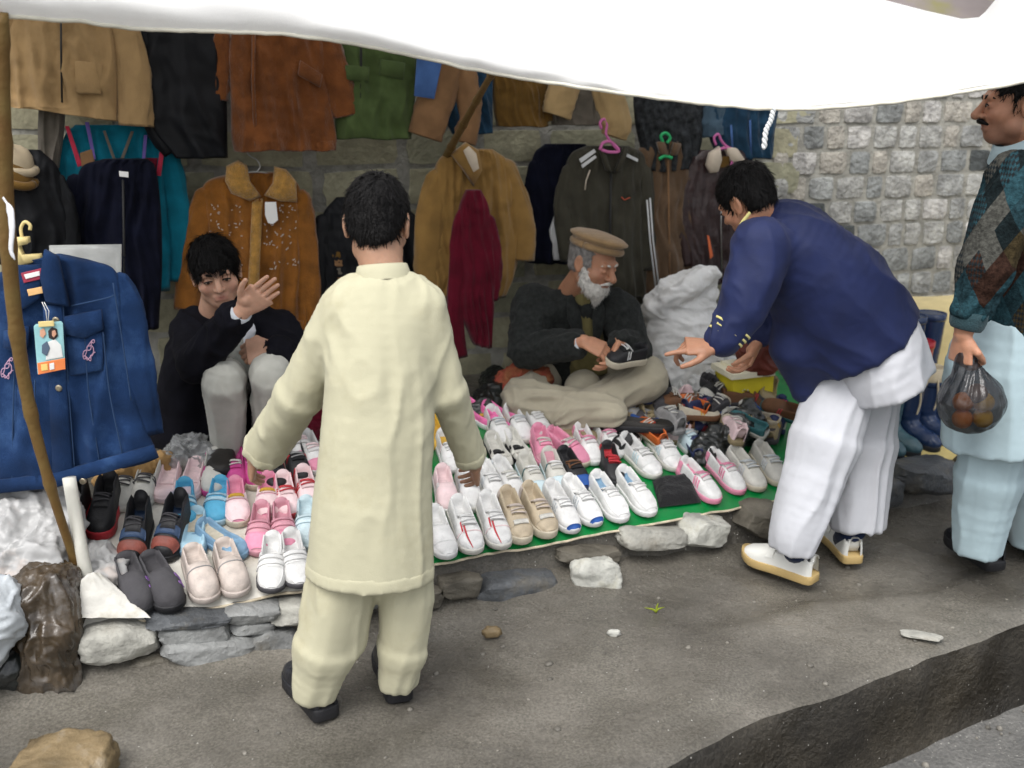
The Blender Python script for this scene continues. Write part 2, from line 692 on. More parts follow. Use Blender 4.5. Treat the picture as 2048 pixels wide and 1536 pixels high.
M_DRAIN = mud('drain_wall', (0.022, 0.019, 0.014), (0.055, 0.047, 0.034), 0.4, 0.85, bs=40, bump=1.0, speck=0.05)
M_ROAD = mud('gritty_road', (0.095, 0.093, 0.086), (0.155, 0.15, 0.138), 0.3, 0.65, bs=60, bump=0.7, speck=0.25)

A0 = np.array([0.352, 2.199])
E2 = np.array([math.cos(R(29.8)), math.sin(R(29.8))])
N2 = np.array([-E2[1], E2[0]])
def st(s, t):
    return A0[0] + s * E2[0] + t * N2[0], A0[1] + s * E2[1] + t * N2[1]
def axis(lo, f0, f1, hi, fine, grow=1.35):
    a = list(np.arange(f0, f1, fine))
    st_ = fine
    x = f1
    up = [x]
    while x < hi:
        st_ *= grow
        x += st_
        up.append(x)
    st_ = fine
    x = f0
    dn = []
    while x > lo:
        st_ *= grow
        x -= st_
        dn.append(x)
    return np.array(dn[::-1] + a + up)
def edge_wob(s):
    z = np.zeros_like(s)
    return 0.012 * noise(np.stack([s * 2.3, z, z + 4], -1)) + 0.007 * noise(np.stack([s * 11, z, z + 9], -1)) \
        + 0.035 * np.exp(-((s - 0.42) / 0.20) ** 2)
def bank_z(X, Y, t):
    P = np.stack([X, Y, np.zeros_like(X)], -1)
    z = 0.018 * noise(P * 1.7) + 0.010 * noise(P * 5.1) + 0.004 * noise(P * 15)
    z = z - 0.012 * np.exp(-np.maximum(t, 0) / 0.025)
    up = np.clip(1 - (edgeD(X) - Y - 0.0) / 0.28, 0, 1)
    s_ = (X - A0[0]) * E2[0] + (Y - A0[1]) * E2[1]
    led = 0.50 + 0.10 * noise(np.stack([s_ * 1.7, s_ * 0, s_ * 0 + 6], -1)) - .12 * np.clip(s_ - .4, -1, 2)
    step = 1 / (1 + np.exp(-(t - led) / 0.012)) * np.clip((s_ - .45) / .3, 0, 1)
    led2 = 0.13 + 0.05 * noise(np.stack([s_ * 2.7, s_ * 0, s_ * 0 + 16], -1))
    step2 = 1 / (1 + np.exp(-(t - led2) / 0.010)) * np.clip(1 - np.abs(s_ - .35) / .55, 0, 1)
    return z + 0.055 * up ** 2 - 0.012 - .022 * step + .018 * step2
sa = axis(-60, -3.2, 3.4, 70, 0.028)
ta = axis(0.0, 0.0, 2.3, 60, 0.025)
ta = ta[ta >= 0]
SS, TT = np.meshgrid(sa, ta, indexing='ij')
tw = TT + edge_wob(SS) * np.exp(-TT / 0.25)
X, Y = st(SS, tw)
V = np.stack([X, Y, bank_z(X, Y, TT)], -1).reshape(-1, 3)
GROUND = solo('ground', V, grid_faces(len(sa), len(ta))[:, ::-1], M_MUD, kind='structure', base=(0, 0, 0))
# drain channel between bank and road
prof = [(0.0, -0.02), (-0.006, -0.05), (-0.012, -0.12), (-0.02, -0.22), (-0.03, -0.32), (-0.12, -0.335), (-0.22, -0.335), (-0.285, -0.32), (-0.295, -0.15), (-0.30, -0.004)]
rows = []
for k, (pt, pz) in enumerate(prof):
    wob = edge_wob(sa) * max(0, 1 - k / 7)
    tt = pt + wob
    x, y = st(sa, tt)
    q = np.stack([x * 6, y * 6, np.full_like(x, pz * 9)], -1)
    bulge = 0.02 * noise(q) + 0.008 * noise(q * 3)
    zz = np.full_like(x, pz)
    if k == 0:
        zz = bank_z(x, y, np.zeros_like(x))
    elif k < 5:
        x, y = x - bulge * N2[0], y - bulge * N2[1]
    rows.append(np.stack([x, y, zz], -1))
V = np.stack(rows, 1).reshape(-1, 3)
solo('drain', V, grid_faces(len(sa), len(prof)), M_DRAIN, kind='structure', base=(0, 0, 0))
tr = axis(-60, -1.6, -0.30, -0.30, 0.03)
tr = tr[tr <= -0.299]
tr[-1] = -0.30
sr = sa
SS, TT = np.meshgrid(sr, tr, indexing='ij')
X, Y = st(SS, TT + 0.012 * noise(np.stack([SS * 3, SS * 0, SS * 0 + 2], -1)) * np.exp((TT + 0.30) / 0.2))
P = np.stack([X, Y, X * 0], -1)
Z = -0.004 + 0.012 * noise(P * 3) + 0.006 * noise(P * 13) * 1.0
V = np.stack([X, Y, Z], -1).reshape(-1, 3)
solo('road', V, grid_faces(len(sr), len(tr))[:, ::-1], M_ROAD, kind='structure', base=(0, 0, 0))

# ------------------------------------------------------------------ rocks
def rock(n=8, seed=0, sq=3.2, rough=0.12, facet=0.10):
    """unit rock (about 1 across) from a cube grid pulled to a rounded box"""
    g = np.linspace(-1, 1, n + 1)
    V, F = [], []
    for ax in range(3):
        for sg in (-1, 1):
            a, b = np.meshgrid(g, g, indexing='ij')
            p = np.zeros(a.shape + (3,))
            p[..., ax] = sg
            p[..., (ax + 1) % 3] = a * sg
            p[..., (ax + 2) % 3] = b
            o = len(V) and sum(len(v) for v in V)
            F.append(grid_faces(n + 1, n + 1) + o)
            V.append(p.reshape(-1, 3))
    V = np.vstack(V)
    F = np.vstack(F)
    key = np.round(V, 5)
    uq, inv = np.unique(key, axis=0, return_inverse=True)
    inv = inv.reshape(-1)
    F = inv[F]
    V = uq
    L = (np.abs(V) ** sq).sum(1) ** (1 / sq)
    V = V / L[:, None]
    o = seed * 7.13
    d = 1 + rough * noise(V * 1.6 + o) + facet * np.round(noise(V * 1.1 + o + 3) * 3) / 3 + rough * 0.35 * noise(V * 5 + o)
    return V * d[:, None] * 0.5, F
def chopped(seed, n=11, cuts=13, keep=0.74, sq=5.0, jag=0.05):
    """angular broken rock: a rounded box with random flat breaks"""
    V, F = rock(n, seed, sq, 0.06, 0.0)
    r_ = np.random.default_rng(seed + 500)
    for _ in range(cuts):
        n_ = unit(r_.normal(size=3) * np.array([1, 1, 1.2]))
        lim = (V @ n_).max() * r_.uniform(keep, .97)
        d = V @ n_ - lim
        V = np.where((d > 0)[:, None], V - np.outer(d, n_) * .96, V)
    V = V * (1 + jag * noise(V * 7 + seed) + jag * .5 * noise(V * 17 + seed))[:, None]
    V = V / (V.max(0) - V.min(0))
    return V, F
RSTONES = [mesh_data('stone', *chopped(k, 5, 5, .90, 14.0, .022), None) for k in range(12)]
RBLOCKS = [mesh_data('block', *chopped(20 + k, 4, 3, .95, 16.0, .012), None) for k in range(8)]

def stone_mat(name, stops, rough=0.8, mot=0.5, bs=45, bmp=0.8):
    m = bpy.data.materials.new(name)
    m.use_nodes = True
    t = m.node_tree
    L = t.links.new
    b = t.nodes['Principled BSDF']
    b.inputs['Roughness'].default_value = rough
    oi = _n(t, 'ShaderNodeObjectInfo')
    cr = _n(t, 'ShaderNodeValToRGB')
    cr.color_ramp.interpolation = 'CONSTANT'
    e = cr.color_ramp.elements
    e[0].position, e[0].color = 0, (*stops[0][1], 1)
    e[1].position, e[1].color = stops[1][0], (*stops[1][1], 1)
    for p_, c_ in stops[2:]:
        x = e.new(p_)
        x.color = (*c_, 1)
    L(oi.outputs['Random'], cr.inputs[0])
    tc = _n(t, 'ShaderNodeNewGeometry')
    n1 = _n(t, 'ShaderNodeTexNoise')
    n1.inputs['Scale'].default_value = 11
    n1.inputs['Detail'].default_value = 9
    n1.inputs['Roughness'].default_value = 0.7
    L(tc.outputs['Position'], n1.inputs['Vector'])
    mr = _n(t, 'ShaderNodeMapRange')
    mr.inputs['From Min'].default_value = 0.36
    mr.inputs['From Max'].default_value = 0.64
    mr.inputs['To Min'].default_value = 1 - mot
    mr.inputs['To Max'].default_value = 1 + mot * 0.8
    L(n1.outputs['Fac'], mr.inputs['Value'])
    hv = _n(t, 'ShaderNodeHueSaturation')
    L(mr.outputs[0], hv.inputs['Value'])
    L(cr.outputs[0], hv.inputs['Color'])
    L(hv.outputs[0], b.inputs['Base Color'])
    n2 = _n(t, 'ShaderNodeTexNoise')
    n2.inputs['Scale'].default_value = bs
    n2.inputs['Detail'].default_value = 8
    L(tc.outputs['Position'], n2.inputs['Vector'])
    bp = _n(t, 'ShaderNodeBump')
    bp.inputs['Strength'].default_value = bmp
    bp.inputs['Distance'].default_value = 0.02
    L(n2.outputs['Fac'], bp.inputs['Height'])
    L(bp.outputs[0], b.inputs['Normal'])
    return m
M_WSTONE = stone_mat('wall_stone', [(0, (0.34, 0.34, 0.32)), (0.22, (0.27, 0.275, 0.265)), (0.40, (0.40, 0.39, 0.37)),
                                    (0.60, (0.21, 0.22, 0.215)), (0.70, (0.33, 0.31, 0.27)), (0.87, (0.055, 0.062, 0.062)),
                                    (0.91, (0.30, 0.31, 0.30)), (0.97, (0.24, 0.20, 0.14))])
M_WBLOCK = stone_mat('wall_block', [(0, (0.29, 0.275, 0.185)), (0.3, (0.33, 0.315, 0.215)), (0.6, (0.26, 0.255, 0.175)), (0.85, (0.30, 0.28, 0.185))], mot=0.25, bmp=0.35)
M_MORTAR = mat('mortar', (0.27, 0.265, 0.235), 0.9, var=0.3, vs=14, bump=0.7, bs=60)
for me in RSTONES + RBLOCKS:
    me.set_sharp_from_angle(angle=R(28))
for me in RSTONES:
    me.materials.append(M_WSTONE)
for me in RBLOCKS:
    me.materials.append(M_WBLOCK)

# ------------------------------------------------------------------ the wall behind the stall
EW = unit(np.array([1, 0.28, 0]))
NW = np.array([EW[1], -EW[0], 0])          # towards the street
def wp(a, z, out=0.0):
    """point on the wall: a = metres along X"""
    return np.array([a, wallD(a), z]) + NW * out
RW = np.stack([EW, -NW, [0, 0, 1]], 1)
WALL = thing('masonry_wall', 'long stone and block wall with cement joints behind the street stall', 'wall', (0, 4.75, 0))
g_a = axis(-12, -2.6, 3.2, 14, 0.08)
g_z = np.arange(-0.1, 1.98, 0.08)
AA, ZZ = np.meshgrid(g_a, g_z, indexing='ij')
V = np.stack([AA, wallD(AA), ZZ], -1)
V = V + NW * (0.004 * noise(V * 9))[..., None]
top = V[:, -1] - NW * 0.4
V2 = np.concatenate([V, top[:, None]], 1)
part(WALL, 'mortar_bed', V2.reshape(-1, 3), grid_faces(len(g_a), len(g_z) + 1), M_MORTAR)
wr = np.random.default_rng(11)
def lay(a0, a1, z0, z1, ch, wmin, wmax, meshes, nm, proud, gap):
    z = z0
    while z < z1:
        h = ch * wr.uniform(0.94, 1.06)
        a = a0 - wr.uniform(0, wmin)
        while a < a1:
            wd = wr.uniform(wmin, wmax)
            o = link(nm, meshes[wr.integers(len(meshes))])
            o.parent = WALL
            pr = proud * wr.uniform(0.3, 1.0)
            c = wp(a + wd / 2, z + h / 2) - BASE[WALL.name]
            o.location = Vector(c + NW * (pr - 0.04))
            o.rotation_euler = Matrix(RW @ rotm((0, 1, 0), wr.normal(0, 0.02))).to_euler()
            o.scale = (wd - gap, 0.09, h - gap)
            a += wd
        z += h
lay(-2.3, 1.12, 0.30, 1.84, 0.172, 0.30, 0.48, RBLOCKS, 'block', 0.006, 0.014)
lay(1.30, 3.35, 0.36, 1.88, 0.128, 0.085, 0.19, RSTONES, 'stone', 0.009, 0.010)

# hillside behind the wall, seen through the gap over the awning
xs = np.linspace(-40, 45, 90)
ys = np.linspace(7.0, 60, 40)
XX, YY = np.meshgrid(xs, ys, indexing='ij')
ZZ = 0.4 + (YY - 7) * 0.75 + 1.3 * fbm(np.stack([XX * 0.12, YY * 0.12, XX * 0], -1)) + 0.35 * noise(np.stack([XX * 0.8, YY * 0.8, XX * 0 + 5], -1))
ZZ = np.maximum(ZZ, 0.1)
ZZ[:, 0] = -0.3
M_HILL = mat('hillside_scree', (0.15, 0.13, 0.125), 0.95, var=0.45, vs=1.2, bump=1.0, bs=6, dirt=(0.17, 0.16, 0.06), dirts=2.5)
solo('hillside', np.stack([XX, YY, ZZ], -1).reshape(-1, 3), grid_faces(len(xs), len(ys))[:, ::-1], M_HILL, kind='structure', base=(0, 20, 0))

# ------------------------------------------------------------------ the display bank: packed mud held by stones
PLAT = thing('display_bank', 'low sloping mud bank edged with stones that carries the shoe display', 'earth bank', (0, 3.4, 0))
us = np.linspace(-2.6, 4.6, 180)
vs_ = np.concatenate([np.linspace(-0.07, 0.0, 9)[:-1], np.linspace(0, 1.9, 44)])
UU, VV = np.meshgrid(us, vs_, indexing='ij')
Yp = edgeD(UU) + VV
Yp = np.minimum(Yp, wallD(UU) + 0.02)
Q = np.stack([UU, Yp, UU * 0], -1)
Zp = plat_z(UU, Yp) - 0.008 + 0.006 * noise(Q * 4)
low = np.clip(-VV / 0.07, 0, 1)
Zp = np.where(VV < 0, (0.15 * (1 - low) ** 1.3 - 0.03 * low) + 0.018 * noise(Q * 9) * (low > 0) - 0.015, Zp)
part(PLAT, 'earth', np.stack([UU, Yp, Zp], -1).reshape(-1, 3), grid_faces(len(us), len(vs_))[:, ::-1], M_BANK)
M_ROCKS = {
    'pale': mat('pale_rock', (0.33, 0.325, 0.29), 0.75, var=0.35, vs=12, bump=0.7, bs=50, dirt=(0.12, 0.105, 0.08), dirts=6),
    'grey': mat('grey_slate', (0.22, 0.225, 0.22), 0.6, var=0.4, vs=9, bump=0.8, bs=45, dirt=(0.09, 0.08, 0.06), dirts=7),
    'dark': mat('dark_slate', (0.075, 0.08, 0.085), 0.45, var=0.4, vs=10, bump=0.7, bs=50, dirt=(0.12, 0.11, 0.09), dirts=9),
    'mud': mat('muddy_rock', (0.11, 0.10, 0.08), 0.6, var=0.4, vs=8, bump=0.8, bs=40),
    'white': mat('quartz_rock', (0.42, 0.42, 0.38), 0.55, var=0.35, vs=14, bump=0.8, bs=40, dirt=(0.25, 0.23, 0.15), dirts=7),
    'brown': mat('rusty_rock', (0.19, 0.14, 0.075), 0.5, var=0.5, vs=8, bump=0.8, bs=40, dirt=(0.22, 0.22, 0.21), dirts=4),
}
# photo box of each stone, its tilt and kind; depth from the bank it leans on
STN = [((168, 1240, 312, 1316), 0, 'pale', .10), ((322, 1232, 462, 1284), -14, 'grey', .09), ((330, 1262, 500, 1322), -13, 'grey', .13),
       ((300, 1222, 452, 1246), -9, 'dark', .10), ((452, 1204, 560, 1240), -9, 'grey', .09), ((462, 1234, 545, 1262), -6, 'grey', .07),
       ((540, 1198, 640, 1240), -8, 'pale', .09), ((640, 1184, 760, 1226), -8, 'grey', .09), ((750, 1168, 880, 1215), -8, 'mud', .09),
       ((490, 1246, 596, 1335), -25, 'grey', .12), ((335, 1318, 428, 1376), -5, 'mud', .09), ((262, 1305, 340, 1350), 5, 'mud', .07),
       ((945, 1140, 1112, 1212), -8, 'dark', .12), ((880, 1145, 960, 1190), -8, 'mud', .08), ((1235, 1052, 1372, 1094), -12, 'pale', .10),
       ((1354, 1030, 1458, 1092), -16, 'white', .10), ((1468, 1002, 1560, 1072), -10, 'mud', .12), ((1112, 1092, 1240, 1126), -12, 'mud', .08),
       ((1560, 985, 1690, 1050), -8, 'mud', .12), ((1690, 950, 1800, 1010), -8, 'dark', .12), ((1776, 915, 1915, 985), -8, 'dark', .15),
       ((1905, 900, 2040, 965), -6, 'mud', .14), ((2040, 880, 2160, 945), -6, 'dark', .14)]
for k, (bx_, tilt, kd, dep) in enumerate(STN):
    cx, cy = (bx_[0] + bx_[2]) / 2, (bx_[1] + bx_[3]) / 2
    D = 3.0
    for _ in range(10):
        D = edgeD(J(cx, cy, D)[0]) - 0.045
    c = J(cx, cy, D)
    sc = mpp(c[1], c[2])
    wd, ht = (bx_[2] - bx_[0]) * sc, (bx_[3] - bx_[1]) * sc
    v, f = chopped(40 + k)
    v = v * np.array([wd * 1.10, dep * 1.3, ht * 1.02]) @ rotm((0, 1, 0), R(-tilt) * 0.75).T @ rotm((0, 0, 1), R(22)).T
    part(PLAT, 'stone', v + c, f, M_ROCKS[kd]).data.set_sharp_from_angle(angle=R(32))
def loose(px0, py0, px1, py1, kd, label, name='rock', dep=0.1, seed=90, z=0.0, flat=1.0, cat='rock'):
    g = G((px0 + px1) / 2, py1, z)
    c = J((px0 + px1) / 2, (py0 + py1) / 2, g[1] + dep * 0.35)
    sc = mpp(c[1], c[2])
    v, f = chopped(seed, 14, 13, .74, 4.0, .09) if px1 - px0 > 60 else rock(6, seed, 2.3, .25, .1)
    v = v * np.array([(px1 - px0) * sc * 1.03, dep, (py1 - py0) * sc * flat])
    return solo(name, v + c, f, M_ROCKS[kd], label, cat)
loose(1142, 1112, 1246, 1182, 'white', 'jagged pale quartz rock half sunk in mud beside the dark slate slab', dep=0.12, seed=93)
loose(30, 1482, 226, 1590, 'brown', 'rusty brown boulder on the wet ground below the wrapped bundle', dep=0.2, seed=95)
loose(1215, 1258, 1240, 1274, 'white', 'small bright white pebble lying alone on open mud', 'pebble', 0.02, 101, cat='pebble')
loose(965, 1252, 1002, 1276, 'brown', 'small tan pebble on mud below the dark slate slab', 'pebble', 0.03, 102, cat='pebble')

# pebbles and grit scattered on the mud: nobody could count them
pr = np.random.default_rng(5)
pv, pf = rock(2, 3, 2.4, 0.2, 0.1)
Vs, Fs, o = [], [], 0
for _ in range(520):
    s_, t_ = pr.uniform(-2.6, 2.2), pr.uniform(0.02, 1.7)
    x, y = st(s_, t_)
    if y > edgeD(x) - 0.1:
        continue
    r_ = 0.003 + 0.012 * pr.random() ** 4
    z_ = float(bank_z(np.array([x]), np.array([y]), np.array([t_]))[0])
    Vs.append(pv * np.array([r_ * pr.uniform(1, 2), r_ * pr.uniform(1, 2), r_ * 0.9]) @ rotm((0, 0, 1), pr.uniform(0, 6)).T + [x, y, z_ + r_ * 0.1])
    Fs.append(pf + o)
    o += len(pv)
for _ in range(500):
    s_, t_ = pr.uniform(-1.0, 2.2), pr.uniform(-0.9, -0.32)
    x, y = st(s_, t_)
    r_ = 0.003 + 0.012 * pr.random() ** 3
    Vs.append(pv * r_ * 1.5 + [x, y, 0.0])
    Fs.append(pf + o)
    o += len(pv)
solo('gravel', np.vstack(Vs), np.vstack(Fs), mat('grit', (0.15, 0.14, 0.12), 0.5, var=0.6, vs=25, bump=0), 'grey and pale grit scattered over the wet mud', 'gravel', kind='stuff', base=(0, 0, 0))

# sprout of grass in the mud, a flat stone flake near the drain
b0 = G(1312, 1225)
vf = []
for dx, dz, bend in ((0.004, 0.035, 0.002), (-0.02, 0.018, -0.02), (0.012, 0.02, 0.016)):
    vf.append(tube([b0, b0 + [dx * .5, 0, dz * .6], b0 + [dx + bend, 0, dz]], [0.003, 0.004, 0.0006], 5, 6, flat=0.3))
solo('grass_sprout', *merge(*vf), mat('sprout_green', (0.22, 0.27, 0.02), 0.6), 'tiny yellow green grass sprout growing in the mud', 'plant')
c = G(1842, 1270, 0.008)
v, f = rock(8, 77, 2.6, 0.15, 0.15)
solo('stone_flake', v * [0.12, 0.05, 0.012] @ rotm((0, 0, 1), -0.35).T + c, f, M_ROCKS['pale'], 'flat pale stone flake lying near the drain edge', 'stone')

# ------------------------------------------------------------------ sheets under the goods
def strip_sheet(name, x0, x1, depth, m, label, front=0.02, drop=0.02, lift=0.006, seed=0, pts=None, hem=None, hemname='hem', ymax=None):
    xs = np.linspace(x0, x1, 90)
    fr = front + 0.02 * noise(np.stack([xs * 3.1, xs * 0 + seed, xs * 0], -1)) + 0.008 * noise(np.stack([xs * 14, xs * 0 + seed, xs * 0], -1))
    vs = np.linspace(0, 1, 40)
    rows = []
    for v_ in vs:
        off = -fr * (1 - v_) ** 6 + depth * v_
        y = edgeD(xs) + off - fr * 0 
        z = plat_z(xs, y) + lift + 0.006 * np.abs(noise(np.stack([xs * 9, y * 9, xs * 0 + seed], -1)))
        z = z - drop * np.clip(1 - v_ * 14, 0, 1) ** 2
        rows.append(np.stack([xs, y, z], -1))
    V = np.stack(rows, 1)
    t = thing(name, label, 'plastic sheet', (xs.mean(), float(edgeD(xs.mean())), 0.15))
    part(t, 'sheet', V.reshape(-1, 3), grid_faces(len(xs), len(vs))[:, ::-1], m)
    if hem is not None:
        P = V[:, 0] + np.array([0, -0.002, -0.001])
        part(t, hemname, *tube(P, 0.005, 6), hem)
    return t
M_GREEN = mat('green_plastic', (0.0, 0.17, 0.035), 0.32, var=0.25, vs=6, bump=0.15, bs=30, spec=0.5, dirt=(0.05, 0.13, 0.06), dirts=5)
M_HEM = mat('frayed_hem', (0.48, 0.42, 0.31), 0.9, var=0.3, vs=30)
M_WSHEET = mat('grubby_white_sheet', (0.62, 0.60, 0.54), 0.6, var=0.12, vs=6, bump=0.3, bs=40, dirt=(0.40, 0.36, 0.28), dirts=4)
strip_sheet('ground_sheet', -0.62, 1.28, 0.95, M_GREEN, 'bright green plastic sheet with frayed hem under the rows of white shoes', seed=2, hem=M_HEM)
strip_sheet('ground_sheet', -1.36, -0.625, 0.85, M_WSHEET, 'grubby white sheet under the charcoal and taupe shoes at the bank corner', seed=5, hem=M_HEM, front=0.025)
M_YEL = mat('yellow_sheet', (0.62, 0.50, 0.20), 0.6, var=0.15, vs=5, bump=0.3, bs=30)
strip_sheet('ground_sheet', 1.30, 2.9, 0.7, M_YEL, 'yellow edged plastic sheet under the rubber boots', seed=8, hem=mat('yellow_hem', (0.6, 0.42, 0.05), 0.6), front=0.0)

# ------------------------------------------------------------------ awning
FR = [(-260, 10, 2.36), (-60, 25, 2.44), (0, 31, 2.48), (150, 42, 2.54), (300, 58, 2.6), (540, 66, 2.7), (700, 86, 2.77), (860, 118, 2.84), (960, 141, 2.88), (1100, 165, 2.94),
      (1250, 187, 2.98), (1400, 206, 3.0), (1500, 215, 2.99), (1600, 218, 2.97), (1750, 208, 2.95), (1900, 188, 2.93), (2048, 163, 2.92), (2300, 110, 2.9)]
BK = [(-260, -330, 4.1), (0, -300, 4.1), (300, -260, 4.15), (700, -220, 4.25), (1100, -190, 4.35), (1400, -130, 4.4), (1600, -70, 4.42), (1700, -26, 4.42), (1770, 0, 4.42),
      (1850, 21, 4.42), (1925, 38, 4.42), (1962, 34, 4.42), (1990, 0, 4.44), (2040, -60, 4.46), (2300, -200, 4.5)]
front = resample(np.array([J(*p) for p in FR]), 200)
bq = np.array([J(*p) for p in BK])
# match by x fraction of the photo direction
fu = np.array([p[0] / p[1] for p in front])
bu = bq[:, 0] / bq[:, 1]
back = np.stack([np.interp(fu, bu, bq[:, k]) for k in range(3)], 1)
nv = 46
tv = np.linspace(0, 1, nv)
Vt = front[:, None] * (1 - tv)[None, :, None] + back[:, None] * tv[None, :, None]
sag = 0.10 * np.sin(np.pi * tv)[None] * np.ones((len(front), 1))
Vt[..., 2] -= sag * 0.25
q = np.stack([Vt[..., 0] * 2.2, Vt[..., 1] * 1.1, Vt[..., 2] * 0], -1)
Vt[..., 2] += (0.028 * noise(q) + 0.012 * ridge(q * 2.7)) * np.clip(tv * 4, 0, 1)[None] * np.clip((1 - tv) * 6, 0, 1)[None]
# hem: at one end the flap hangs deep, at the other it is only a rolled edge
xf = np.clip((front[:, 0] + 1.6) / 2.2, 0, 1)
hh = 0.15 * (1 - xf) ** 1.0 + 0.012
hem = []
for k, f_ in enumerate(np.linspace(0, 1, 8)):
    p = front.copy()
    p[:, 2] += hh * f_
    p[:, 1] += -0.055 * np.sin(np.pi * f_ ** .8) * hh / .16 + 0.012 * noise(np.stack([front[:, 0] * 7, front[:, 0] * 0 + f_ * 1.5, front[:, 0] * 0], -1)) + 0.01 * f_
    p[:, 2] += 0.004 * noise(np.stack([front[:, 0] * 18, front[:, 0] * 0, front[:, 0] * 0 + 2], -1)) * (1 - f_)
    hem.append(p)
hem = np.stack(hem, 1)
Vt = Vt + (hem[:, -1] - front)[:, None] * (1 - tv)[None, :, None] ** 2
full = np.concatenate([hem[:, :-1], Vt], 1)
M_TARP = mat('awning_sheet', (0.90, 0.90, 0.885), 0.55, var=0.03, vs=5, bump=0.1, bs=300, weave=0.15, ws=900, transl=0.36)
AWN = thing('awning', 'sagging white plastic awning stretched over the shoe stall', 'awning', (0, 3.0, 1.6))
part(AWN, 'sheet', full.reshape(-1, 3), grid_faces(full.shape[0], full.shape[1])[:, ::-1], M_TARP)
part(AWN, 'cord_hem', *tube(hem[:, 0], 0.006, 6), mat('awning_hem', (0.74, 0.71, 0.60), 0.7))

M_BAMB = mat('bamboo', (0.25, 0.165, 0.055), 0.5, var=0.35, vs=14, bump=0.3, bs=60, col2=(0.13, 0.07, 0.022))
def bamboo(pts, rs, label, name='awning_pole', nodes=7):
    q = resample(np.hstack([np.array(pts), np.array(rs)[:, None]]), 70)
    r_ = q[:, 3].copy()
    for k in np.linspace(0.04, 0.95, nodes):
        i = k * 69
        r_ += 0.0035 * np.exp(-((np.arange(70) - i) / 0.9) ** 2)
    r_ = r_ * (1 + 0.05 * noise(np.stack([np.arange(70) * .3, r_ * 0, r_ * 0], -1)))
    V, F = tube(q[:, :3], r_, 14)
    return solo(name, V, F, M_BAMB, label, 'pole')
pb = S(168, 1178)
bamboo([J(2, 24, 2.47), J(8, 300, 2.52), J(22, 560, 2.57), J(52, 780, 2.62), J(100, 970, 2.67), pb], [.016, .0185, .019, .017, .014, .011],
       'crooked brown bamboo pole holding the awning beside the denim jacket')
bamboo([J(988, 140, 2.93), J(946, 214, 3.5), J(908, 284, 4.15), J(878, 338, 4.58)], [.009, .012, .015, .017],
       'thin bamboo stick propping the awning above the tan hooded coat', nodes=5)
# back poles that carry the awning where nothing else does
bamboo([back[30] + [0, 0, 0.02], [back[30][0], back[30][1], 0.34]], [.016, .02], 'upright bamboo pole at the wall behind the hanging tan jacket')
bamboo([back[196] + [0, 0, 0.02], [back[196][0], back[196][1], 0.34]], [.016, .02], 'upright bamboo pole beyond the covered goods holding the awning end')
# white pipe at the bank corner
pw = S(182, 1195)
solo('plastic_pipe', *tube([J(138, 955, 2.76), J(160, 1085, 2.74), pw + [0, 0, -0.01]], [.019, .019, .019], 14, 12), mat('white_pipe', (0.66, 0.65, 0.58), 0.45, var=0.1), 'white plastic pipe leaning at the bank corner beside the bamboo pole', 'pipe')
# twisted cord hanging from the awning edge, knotted rag on the pole
rp_ = [J(1548, 214, 2.98), J(1542, 240, 2.98), J(1532, 262, 2.98), J(1528, 298, 2.98)]
qq = resample(rp_, 30)
a_ = np.linspace(0, 30, 30)
solo('cord', *merge(tube(qq + np.stack([.004 * np.cos(a_), .004 * np.sin(a_), a_ * 0], -1), .005, 6), tube(qq - np.stack([.004 * np.cos(a_), .004 * np.sin(a_), a_ * 0], -1), .005, 6)),
     mat('white_cord', (0.7, 0.72, 0.72), 0.7), 'short twisted white cord hanging from the awning edge', 'cord')
rg = resample([J(6, 395, 2.50), J(20, 420, 2.49), J(24, 460, 2.49), J(22, 500, 2.50), J(30, 520, 2.50)], 24)
solo('rag_strip', *tube(rg, [.004] * 4 + [.008, .012, .014, .013, .012, .012, .012, .011, .01, .01, .009, .009, .009, .009, .008, .008, .008, .006, .004, .002], 8, flat=0.35), mat('white_rag', (0.75, 0.76, 0.78), 0.8), 'white cloth strip knotted round the bamboo pole', 'rag')
# ================================================================== people
def skin_mat(name, col):
    m = bpy.data.materials.new(name)
    m.use_nodes = True
    t = m.node_tree
    L = t.links.new
    b = t.nodes['Principled BSDF']
    b.inputs['Roughness'].default_value = 0.5
    b.inputs['Specular IOR Level'].default_value = 0.35
    b.inputs['Subsurface Weight'].default_value = 0.25
    b.inputs['Subsurface Radius'].default_value = (0.012, 0.005, 0.003)
    b.inputs['Subsurface Scale'].default_value = 0.5
    at = _n(t, 'ShaderNodeAttribute', attribute_name='Col')
    tc = _n(t, 'ShaderNodeTexCoord')
    nz = _n(t, 'ShaderNodeTexNoise')
    nz.inputs['Scale'].default_value = 45
    nz.inputs['Detail'].default_value = 5
    L(tc.outputs['Object'], nz.inputs['Vector'])
    mr = _n(t, 'ShaderNodeMapRange')
    mr.inputs['To Min'].default_value = 0.78
    mr.inputs['To Max'].default_value = 1.2
    L(nz.outputs['Fac'], mr.inputs['Value'])
    hv = _n(t, 'ShaderNodeHueSaturation')
    L(mr.outputs[0], hv.inputs['Value'])
    L(at.outputs['Color'], hv.inputs['Color'])
    L(hv.outputs[0], b.inputs['Base Color'])
    bp = _n(t, 'ShaderNodeBump')
    bp.inputs['Strength'].default_value = 0.25
    bp.inputs['Distance'].default_value = 0.003
    n2 = _n(t, 'ShaderNodeTexNoise')
    n2.inputs['Scale'].default_value = 220
    L(tc.outputs['Object'], n2.inputs['Vector'])
    L(n2.outputs['Fac'], bp.inputs['Height'])
    L(bp.outputs[0], b.inputs['Normal'])
    return m
M_SKIN = skin_mat('skin', None)
M_HAIR = mat('black_hair', (0.006, 0.0055, 0.0055), 0.55, var=0.4, vs=60, bump=0.4, bs=200, spec=0.12)
